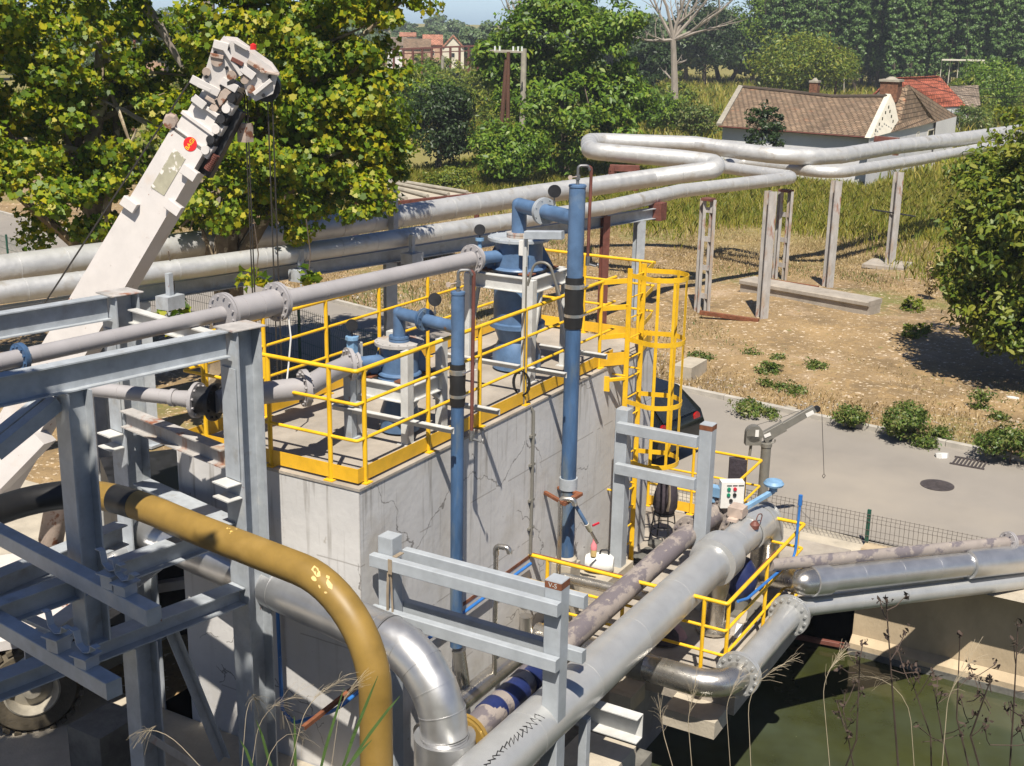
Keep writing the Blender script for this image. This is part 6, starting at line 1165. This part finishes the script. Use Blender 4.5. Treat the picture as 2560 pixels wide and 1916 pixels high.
# walnut and neighbours
wb=pz((1411,445),0); DW=math.hypot(wb.x-CAM[0],wb.y-CAM[1])
wl=[E((1400,90),DW,3.0,1.7),E((1320,170),DW+1,2.0,1.6),E((1500,130),DW,2.2,1.9),E((1255,130),DW+2,1.7,1.0),E((1400,260),DW-1,3.4,1.7),E((1530,250),DW,2.0,1.5),E((1430,370),DW-1,2.2,.9),E((1550,360),DW-1,1.3,1.0),E((1420,10),DW,1.9,1.1),E((1240,180),DW+2,1.2,.9),E((1545,50),DW,1.3,1.2),E((1340,30),DW+1,1.3,.9)]
tree('walnut_tree',wb,wl,28000,.30,'oval','leaf_walnut',.22,'big round walnut tree in the middle behind the utility poles','tree',clump=.95,seed=31,nb=14,split=.2,nc=330)
def bush(px,ybase,w,ytop,n,leaf,mt,label,kind='oval',name='bush',seed=1,clump=None,cat='bush',group=None,rx=1,trunk=.08,D=None):
    b=pz((px,ybase),0) if D is None else pd((px,ybase),D)
    if D is not None: b.z=0
    D=math.hypot(b.x-CAM[0],b.y-CAM[1]); R_=wpx(w,D)/2; zt=pd((px,ytop),D).z; h=zt; g=np.random.default_rng(seed); bl=[((b.x,b.y,h*.55),(R_*.8,R_*.8,h*.45))]
    for k in range(6):
        th=g.uniform(0,6.28); q=g.uniform(.25,.55)*R_*(1.6 if name=='weed' else 1); zz=g.uniform(.3,.85)*h; bl.append(((b.x+q*math.cos(th),b.y+q*math.sin(th),zz),(R_*g.uniform(.4,.6),R_*g.uniform(.4,.6),h*g.uniform(.14,.24))))
    return tree(name,b,bl,n,leaf,kind,mt,trunk,label,cat,group,clump or R_*.33,seed,nb=6,droop=.6)
bush(1100,436,185,200,9000,.22,'leaf_dark','dark dense tree left of the wooden pole',name='dark_tree',cat='tree',seed=41,trunk=.15)
bush(1185,300,120,180,5000,.2,'leaf_yellowgreen','pale green bush on the dry slope behind the dark tree',seed=42)
bush(1060,330,150,150,6000,.25,'leaf_walnut','mid green scrub tree below the far village',seed=43,cat='tree')
bush(1270,470,230,318,8000,.24,'leaf_walnut','low walnut bush at the foot of the utility poles',seed=44)
bush(1120,478,150,425,4000,.16,'leaf_yellowgreen','low scrub in front of the dark tree',seed=45)
bush(960,470,130,330,6000,.2,'leaf_walnut','bush half hidden behind the plane tree leaves',seed=46)
bush(1655,345,120,235,5000,.25,'leaf_walnut','green bush at the foot of the dead tree',seed=47)
bush(1745,352,120,250,5000,.2,'leaf_weed','flowering bush left of the old house',seed=48)
bush(1905,372,90,256,4500,.16,'leaf_dark','dark climbing bush against the front of the old house',seed=49,D=67)
bush(1625,255,130,70,6000,.4,'leaf_dark','tall dark tree right of the walnut crown',name='dark_tree',cat='tree',seed=50,trunk=.2)
bush(1985,262,260,70,12000,.36,'leaf_yellowgreen','broad yellow green tree behind the old house left end',name='broad_tree',cat='tree',seed=51,trunk=.25)
bush(2100,236,95,118,4500,.3,'leaf_yellowgreen','slim yellow green tree behind the brown pole',cat='tree',seed=52,name='slim_tree')
bush(2210,228,150,135,6000,.3,'leaf_pale','silvery willow between the old house and the poplars',cat='tree',seed=53,name='willow')
bush(2060,225,130,150,4000,.35,'leaf_pale','pale scrub behind the old house ridge',seed=54)
bush(1760,215,170,-60,9000,.42,'leaf_dark','tall dark tree behind the dead tree',name='dark_tree',cat='tree',seed=55,trunk=.3)
bush(1880,215,150,-80,8000,.42,'leaf_walnut','tall green tree beside the poplar wood',name='dark_tree',cat='tree',seed=56,trunk=.3)
bush(2470,300,190,150,7000,.26,'leaf_walnut','round green tree right of the grey roofed house',cat='tree',seed=57,name='round_tree',trunk=.2)
bush(2540,240,170,90,7000,.32,'leaf_dark','dark tree at the right edge before the poplars',cat='tree',seed=58,name='dark_tree',trunk=.2)
bush(2415,330,110,262,3000,.22,'leaf_weed','small leafy bush beside the grey roofed house',seed=59)
bush(2350,312,60,270,1800,.2,'leaf_yellowgreen','small bush at the corner of the old house wing',seed=60)
# big leafy tree at the right edge
DR=31.5; rb_=pz((2560,900),0)
rt=[E((2570,470),DR,1.1,.7),E((2600,580),DR,1.7,1.2),E((2490,520),DR,.75,.6),E((2520,680),DR,1.0,.8),E((2610,780),DR,1.4,1.1),E((2460,630),DR-.5,.5,.5),E((2640,380),DR,1.2,.8),E((2480,420),DR+1,.45,.3),E((2545,330),DR+2,.5,.45),E((2400,570),DR+.5,.55,.45),E((2400,690),DR,.5,.6),E((2430,490),DR+.5,.5,.4),E((2480,790),DR,.7,.6),E((2430,420),DR+1,.35,.25),E((2400,760),DR-.5,.4,.3),E((2550,850),DR,.9,.4)]
tree('leafy_tree',(rb_.x,rb_.y,0),rt,24000,.17,'oval','leaf_yellowgreen',.14,'bushy leafy tree filling the right edge above the dry slope','tree',clump=.5,seed=61,nb=14,split=.15,nc=300)
# dead trees
def deadtree(base,tops,r,label,seed,name='dead_tree'):
    g=np.random.default_rng(seed); t=thing(name,base,label,'tree'); m=MB(); b=V(base)
    def br(p,d,L,r,dep):
        n=5; pts=[p]; rs=[r]; q=p.copy(); dd=d.copy()
        for k in range(n): dd=(dd+Vector(g.normal(0,.10,3))+Vector((0,0,.05))).normalized(); q=q+dd*L/n; pts.append(q.copy()); rs.append(r*(1-(k+1)/n*.75))
        m.tube(pts,r,6,True,rs)
        if dep>0:
            for k in range(5 if dep>1 else 4):
                i=int(g.integers(1,n)); a=Vector(g.normal(0,1,3)); a.z=abs(a.z)*.4; nd=(dd*.75+a.normalized()*.7).normalized(); br(pts[i],nd,L*g.uniform(.35,.6),rs[i]*.6,dep-1)
    T=V(tops[0]); m.tube([b,b.lerp(T,.5)+Vector((.2,0,0)),T],r,8,True,[r*1.0,r*.75,r*.6])
    for tp in tops[1:]: d=(V(tp)-T); br(T,d.normalized(),d.length,r*.45,2)
    for f in (.35,.5,.7): a=Vector(g.normal(0,1,3)); a.z=.15; br(b.lerp(T,f),a.normalized(),T.z*.28,r*.3,1)
    m.build('trunk','bark_dead',t); return t
db=pz((1686,300),0); DD=math.hypot(db.x-CAM[0],db.y-CAM[1])
deadtree(db,[pd((1683,100),DD),pd((1600,-60),DD),pd((1720,-90),DD),pd((1830,-60),DD),pd((1660,-120),DD),pd((1770,-100),DD),pd((1575,120),DD),pd((1890,-5),DD),pd((1820,60),DD)],.42,'tall bare dead tree with spreading pale branches above the old house',71)
deadtree(pd((1290,170),150)*1.0,[pd((1285,60),150),pd((1245,-60),150),pd((1300,-90),150),pd((1330,-60),150)],.35,'bare pale dead poplar behind the walnut tree',72)
# poplars and the far treeline: a few models, copied
g=np.random.default_rng(77)
pro=[]
for k in range(3):
    bl=[((0,0,9.5+2*i),(1.15-.1*abs(i),1.15-.1*abs(i),1.8)) for i in range(-3,5)]
    pr=tree('poplar_tree',(0,0,0),bl,10000,.28,'diamond','leaf_poplar',.2,'tall green poplar in the dense wood at the upper right','tree','poplars of the dense wood',clump=.45,seed=80+k,nb=10,nc=280,trunk_top=(0,0,17),droop=.5); pro.append(pr)
spots=[]
for row,(Dr,n) in enumerate(((178,19),(186,19),(196,19),(208,18))):
    for k in range(n): spots.append((1915+(2620-1915)*(k+g.uniform(-.3,.3)+.5*(row%2))/(n-1),Dr+g.uniform(-3,3)))
for i,(x,D_) in enumerate(spots):
    p=pd((x,150),D_); sc=g.uniform(.9,1.15)
    if i<3: o=pro[i]; o.location=(p.x,p.y,0); o.rotation_euler=(0,0,g.uniform(0,6)); o.scale=(sc,sc,sc*g.uniform(1,1.15))
    else: copy_tree(pro[i%3],(p.x,p.y,0),g.uniform(0,6),(sc,sc,sc*g.uniform(1,1.2)))
pf=[]
for k in range(3):
    bl=[((g.uniform(-2,2),g.uniform(-2,2),g.uniform(3.2,7.5)),(g.uniform(2,3.2),g.uniform(2,3.2),g.uniform(1.6,2.8))) for i in range(7)]
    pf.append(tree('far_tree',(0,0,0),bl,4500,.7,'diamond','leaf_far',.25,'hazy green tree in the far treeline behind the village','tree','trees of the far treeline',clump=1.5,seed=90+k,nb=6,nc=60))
i=0
for Dr,x0,x1,n,sc in ((300,-60,2000,34,.66),(360,-60,2100,34,.85),(430,-60,2300,34,1.0),(262,180,960,11,.6),(245,1180,1700,9,.8),(190,-40,560,9,.75),(200,1500,1960,9,1.1)):
    for k in range(n):
        x=x0+(x1-x0)*(k+g.uniform(-.35,.35))/(n-1); p=pd((x,100),Dr+g.uniform(-12,12)); s=sc*g.uniform(.8,1.2)
        if i<3: o=pf[i]; o.location=(p.x,p.y,0); o.scale=(s,s,s)
        else: copy_tree(pf[i%3],(p.x,p.y,0),g.uniform(0,6),(s*1.15,s*1.15,s))
        i+=1
# scrub of the middle distance: bushes copied from one model
sb=tree('scrub_bush',(0,0,0),[((0,0,.9),(1.4,1.4,.9)),((.9,.3,.7),(.9,.9,.6)),((-.8,-.4,.8),(.9,.9,.7))],1600,.28,'oval','leaf_yellowgreen',.05,'loose green scrub bush in the rough land before the far village','bush','scrub bushes in the rough land',clump=.5,seed=99,nb=4,nc=40)
sc_list=[]
for k in range(70):
    x=g.uniform(880,1700); y=g.uniform(165,330); sc_list.append((x,y))
for k in range(24): sc_list.append((g.uniform(2380,2560),g.uniform(225,330)))
for k in range(18): sc_list.append((g.uniform(0,900),g.uniform(190,420)))
for k,(x,y) in enumerate(sc_list):
    p=pz((x,y),0); D_=math.hypot(p.x-CAM[0],p.y-CAM[1]); s=g.uniform(.7,1.3)*(1+ (D_>130)*.5)
    if k==0: sb.location=(p.x,p.y,0); sb.scale=(s,s,s)
    else: copy_tree(sb,(p.x,p.y,0),g.uniform(0,6),(s,s,s*g.uniform(.7,1.2)))
# kerbside bushes and weeds
wd=[(1085,1110,210,962,1500,'leafy green weed bush at the kerb left of the biggest one'),(1425,1182,330,950,3800,'biggest dark green weed bush at the far kerb'),(2120,1340,380,1090,3600,'wide green weed bush at the far kerb on the right edge'),(1560,1235,160,1160,700,'low olive weed spilling over the kerb beside the biggest bush'),(1925,1005,110,868,500,'tall green weed standing in the dry grass on the right'),(2050,1062,90,1008,300,'small round green weed behind the right kerb'),(570,775,140,680,700,'bright green weed in the middle of the dry grass'),(630,690,70,640,250,'small green weed tuft above the bright weed'),(460,660,60,600,220,'small green weed nearest the rack columns'),(178,690,75,635,260,'small round weed right of the cage'),(100,665,70,615,240,'small round weed just beside the cage'),(855,755,140,675,600,'wide low green weed right of the bright weed'),(540,855,60,795,200,'small weed close to the kerb left of the davit jib'),(700,880,200,830,700,'long low weed patch above the davit jib'),(470,1030,280,945,1200,'grassy green patch at the kerb behind the davit'),(1650,1190,120,1110,500,'reddish green weed behind the kerb right of the biggest bush')]
for k,(x,yb,w,yt,n,lab) in enumerate(wd):
    b=X(6,x,yb); t_=X(6,x,yt); bush(b[0],b[1],w*.38879,t_[1],int(n*1.1),.07,'leaf_weed',lab,name='weed',cat='weed',seed=120+k,clump=.20,trunk=.012)
for k,(x,yb,w,yt,lab) in enumerate(((1480,390,150,270,'yellow green weed on the slope left of the big leafy tree'),(1490,560,260,430,'yellowish weed patch on the slope above the dry grass'),(1600,300,40,20,'tall brown dry weed spike beside the leafy tree'))):
    b=X(6,x,yb); t_=X(6,x,yt); bush(b[0],b[1],w*.38879,t_[1],900,.10,'leaf_yellowgreen' if k<2 else 'straw',lab,name='weed',cat='weed',seed=150+k,clump=.15,trunk=.015)
# ================================================================ GRASS (stuff)
def grass(name,n,reg,h,w,mt,label,seed,patch=None,z=.03):
    g=np.random.default_rng(seed); A=[];  
    a=g.uniform(reg[0],reg[1],n*3); b=g.uniform(reg[2],reg[3],n*3)
    gxs=np.interp(np.clip(b,-80,120),[-80,-10,-4,-.5,3.2,19.4,45,120],[13.0,15.3,15.87,16.25,16.75,20.6,27.5,49]); ok=a>gxs+.25
    d=np.stack([a-CAM[0],b-CAM[1]],1); bearing=np.degrees(np.arctan2(d[:,1],d[:,0]))-30; ok&=np.abs(bearing)<25
    if patch is not None: ok&=patch(a,b,g)
    a=a[ok][:n]; b=b[ok][:n]; n=len(a); P=np.stack([a,b,np.full(n,z)],1)
    th=g.uniform(0,6.28,n); hh=h*g.uniform(.4,1.25,n); ww=w*g.uniform(.6,1.4,n); ln=g.normal(0,.38,(n,2))*hh[:,None]
    dx=np.stack([np.cos(th),np.sin(th),np.zeros(n)],1); tip=P+np.stack([ln[:,0],ln[:,1],hh],1); mid=P+np.stack([ln[:,0]*.35,ln[:,1]*.35,hh*.6],1)
    v=np.stack([P-dx*ww[:,None]/2,P+dx*ww[:,None]/2,mid+dx*ww[:,None]*.4,tip,mid-dx*ww[:,None]*.4],1).reshape(-1,3)
    o=rawmesh(name,v,n,5,mt); tag(o,label,'grass',kind='stuff'); return o
def fnoise(a,b,s,ph): return np.sin(a*s+ph)+np.sin(b*s*1.3+ph*2)+np.sin((a+b)*s*.7+ph*3)+np.sin((a-b)*s*1.9+ph)
grass('dry_grass',150000,(15.5,44,-14,30),.10,.022,'straw','short dry straw coloured grass covering the ground across the road',201,lambda a,b,g: (fnoise(a,b,.8,1)+g.normal(0,1,len(a)))>-1.6)
grass('green_grass',16000,(15.5,34,-14,26),.12,.028,'leaf_weed','sparse green grass patches among the dry grass',202,lambda a,b,g: (fnoise(a,b,.55,2)+g.normal(0,.6,len(a)))>1.7)
grass('tall_grass',150000,(33,68,-16,34),.42,.032,'tallgrass','tall olive yellow grass standing behind the rack columns',203,lambda a,b,g: (fnoise(a,b,.35,4)+g.normal(0,1,len(a))+(a-38)*.5)>.6)
grass('rough_grass',50000,(60,190,-40,110),.9,.12,'tallgrass','rough yellow grass of the far slopes',204)
def gravel(n):
    g=np.random.default_rng(401); b=g.uniform(-12,24,n*2); off=g.exponential(4.5,n*2); gxs=np.interp(b,[-80,-10,-4,-.5,3.2,19.4,45,120],[13.0,15.3,15.87,16.25,16.75,20.6,27.5,49]); a=gxs+.2+off; ok=off<16; a=a[ok][:n]; b=b[ok][:n]; n=len(a); s=g.gamma(2.0,.007,n)+.006
    O=np.array([[1,0,0],[0,1,0],[-1,0,0],[0,-1,0],[0,0,.7],[0,0,-.4]]); O=O[None]*g.uniform(.6,1.3,(n,6,1)); v=np.stack([a,b,np.full(n,.045)],1)[:,None]+O*s[:,None,None]
    F_=[(0,1,4),(1,2,4),(2,3,4),(3,0,4)]; v2=v[:,[i for f in F_ for i in f]].reshape(-1,3); o=rawmesh('gravel',v2,n*4,3,'concrete'); tag(o,'pale gravel and rubble bits scattered over the dry ground across the road','gravel',kind='stuff')
gravel(9000)
# ================================================================ DRY PLANTS CLOSE TO THE CAMERA on the bank edge
def nearpt(px,D): return pd(px,D)
g=np.random.default_rng(301)
umb=[((2090,1916),(2150,1640)),((2250,1916),(2215,1500)),((2330,1930),(2265,1660)),((2440,1930),(2400,1590)),((2520,1930),(2545,1560)),((2150,1930),(2105,1760)),((2390,1930),(2335,1720)),((2470,1930),(2480,1690)),((2560,1930),(2580,1680))]
for k,(a,b) in enumerate(umb):
    D_=3.4+g.uniform(-.4,.5); p0=nearpt((a[0],a[1]+60),D_+.1); p1=nearpt(b,D_); t=thing('dry_weed',p0,'withered brown weed stem with dark curled seed heads at the lower right','weed','withered weeds at the lower right'); m=MB(); mid=p0.lerp(p1,.5)+Vector(g.normal(0,.02,3)); m.tube([p0,mid,p1],.0022,5,True,[.003,.0025,.0015])
    heads=[p1]
    for j in range(5):
        f=g.uniform(.35,.95); s=p0.lerp(p1,f); e=s+Vector((g.normal(0,.05),g.normal(0,.05),abs(g.normal(.06,.02)))); m.tube([s,s.lerp(e,.5)+Vector((0,0,-.008)),e],.0015,4); heads.append(e)
    m.build('stem','dead_head',t); P=[];
    for h in heads:
        P=np.array([np.array(h)+g.normal(0,.007,3) for j in range(6)]); leaves('seed_head',P,g.normal(0,1,P.shape),.018,'oval','dead_head',t,.9,k)
for k,(a,b,c_) in enumerate((((1880,1930),(1868,1720),(1990,1640)),((2080,1930),(2055,1700),(2100,1640)),((2290,1930),(2270,1700),(2145,1690)),((1830,1930),(1815,1760),(1850,1690)),((1735,1930),(1720,1800),(1740,1700)),((620,1930),(650,1780),(735,1740)),((655,1930),(690,1760),(760,1850)),((710,1930),(765,1760),(850,1700)),((560,1930),(400,1810),(355,1830)),((600,1930),(620,1720),(640,1750)),((820,1930),(850,1760),(900,1700)),((1700,1930),(1660,1840),(1650,1780)),((2350,1930),(2370,1740),(2420,1660)))):
    D_=3.0+g.uniform(-.3,.7); p0=nearpt((a[0],a[1]+50),D_); p1=nearpt(b,D_+.1); p2=nearpt(c_,D_+.15); t=thing('dry_grass_stem',p0,'thin pale dry grass stalk with a feathery bending tip close to the camera','grass','feathery dry grass stalks close to the camera'); m=MB(); pts=fillet([p0,p1,p2],.12,5); m.tube(pts,.0008,4,True,[.0009]*(len(pts)-1)+[.0005]); m.build('stalk','dry_stem',t); m=MB()
    for j in range(22):
        f=g.uniform(.15,1); s=p1.lerp(p2,f); e=s+(p2-p1).normalized()*g.uniform(.03,.07)+Vector(g.normal(0,.016,3))-Vector((0,0,.012)); m.tube([s,s.lerp(e,.5)+Vector((0,0,.006)),e],.0004,3,False)
    m.build('plume','dry_stem',t)
for k,(a,b) in enumerate((((700,1930),(640,1800)),((745,1930),(735,1790)),((790,1930),(860,1720)),((830,1930),(930,1850)),((850,1900),(945,1690)),((660,1930),(600,1850)),((880,1860),(1000,1740)))):
    D_=2.9+g.uniform(-.2,.5); p0=nearpt((a[0],a[1]+40),D_); p1=nearpt(b,D_); d=(p1-p0); sd=d.cross(Vector(FWD)).normalized(); m=MB(); pts=[p0,p0.lerp(p1,.4)+sd*.004,p0.lerp(p1,.75)+Vector((0,0,.006)),p1]; ws=[.003,.0045,.0035,.0006]; vs=[]
    for p,w in zip(pts,ws): vs+=[p-sd*w,p+sd*w]
    m.add(vs,[(2*i,2*i+1,2*i+3,2*i+2) for i in range(3)]); tag(m.build('grass_blade','green_blade'),'dark green grass blade close to the camera at the bottom','grass','green blades close to the camera')

# ================================================================ HAZE: one closed body of air round the whole scene
hz=MB(); hz.box((-120,-600,-3.6),(620,700,34)); ho=hz.build('haze','water',None,False); ho.data.materials.clear(); hm=bpy.data.materials.new('haze'); hm.use_nodes=True; n=hm.node_tree.nodes; n.remove(n['Principled BSDF']); pv=n.new('ShaderNodeVolumePrincipled'); pv.inputs['Density'].default_value=.0004; pv.inputs['Color'].default_value=(.80,.88,1,1); hm.node_tree.links.new(pv.outputs[0],n['Material Output'].inputs['Volume']); ho.data.materials.append(hm); ho['kind']='stuff'; SC.cycles.volume_bounces=0
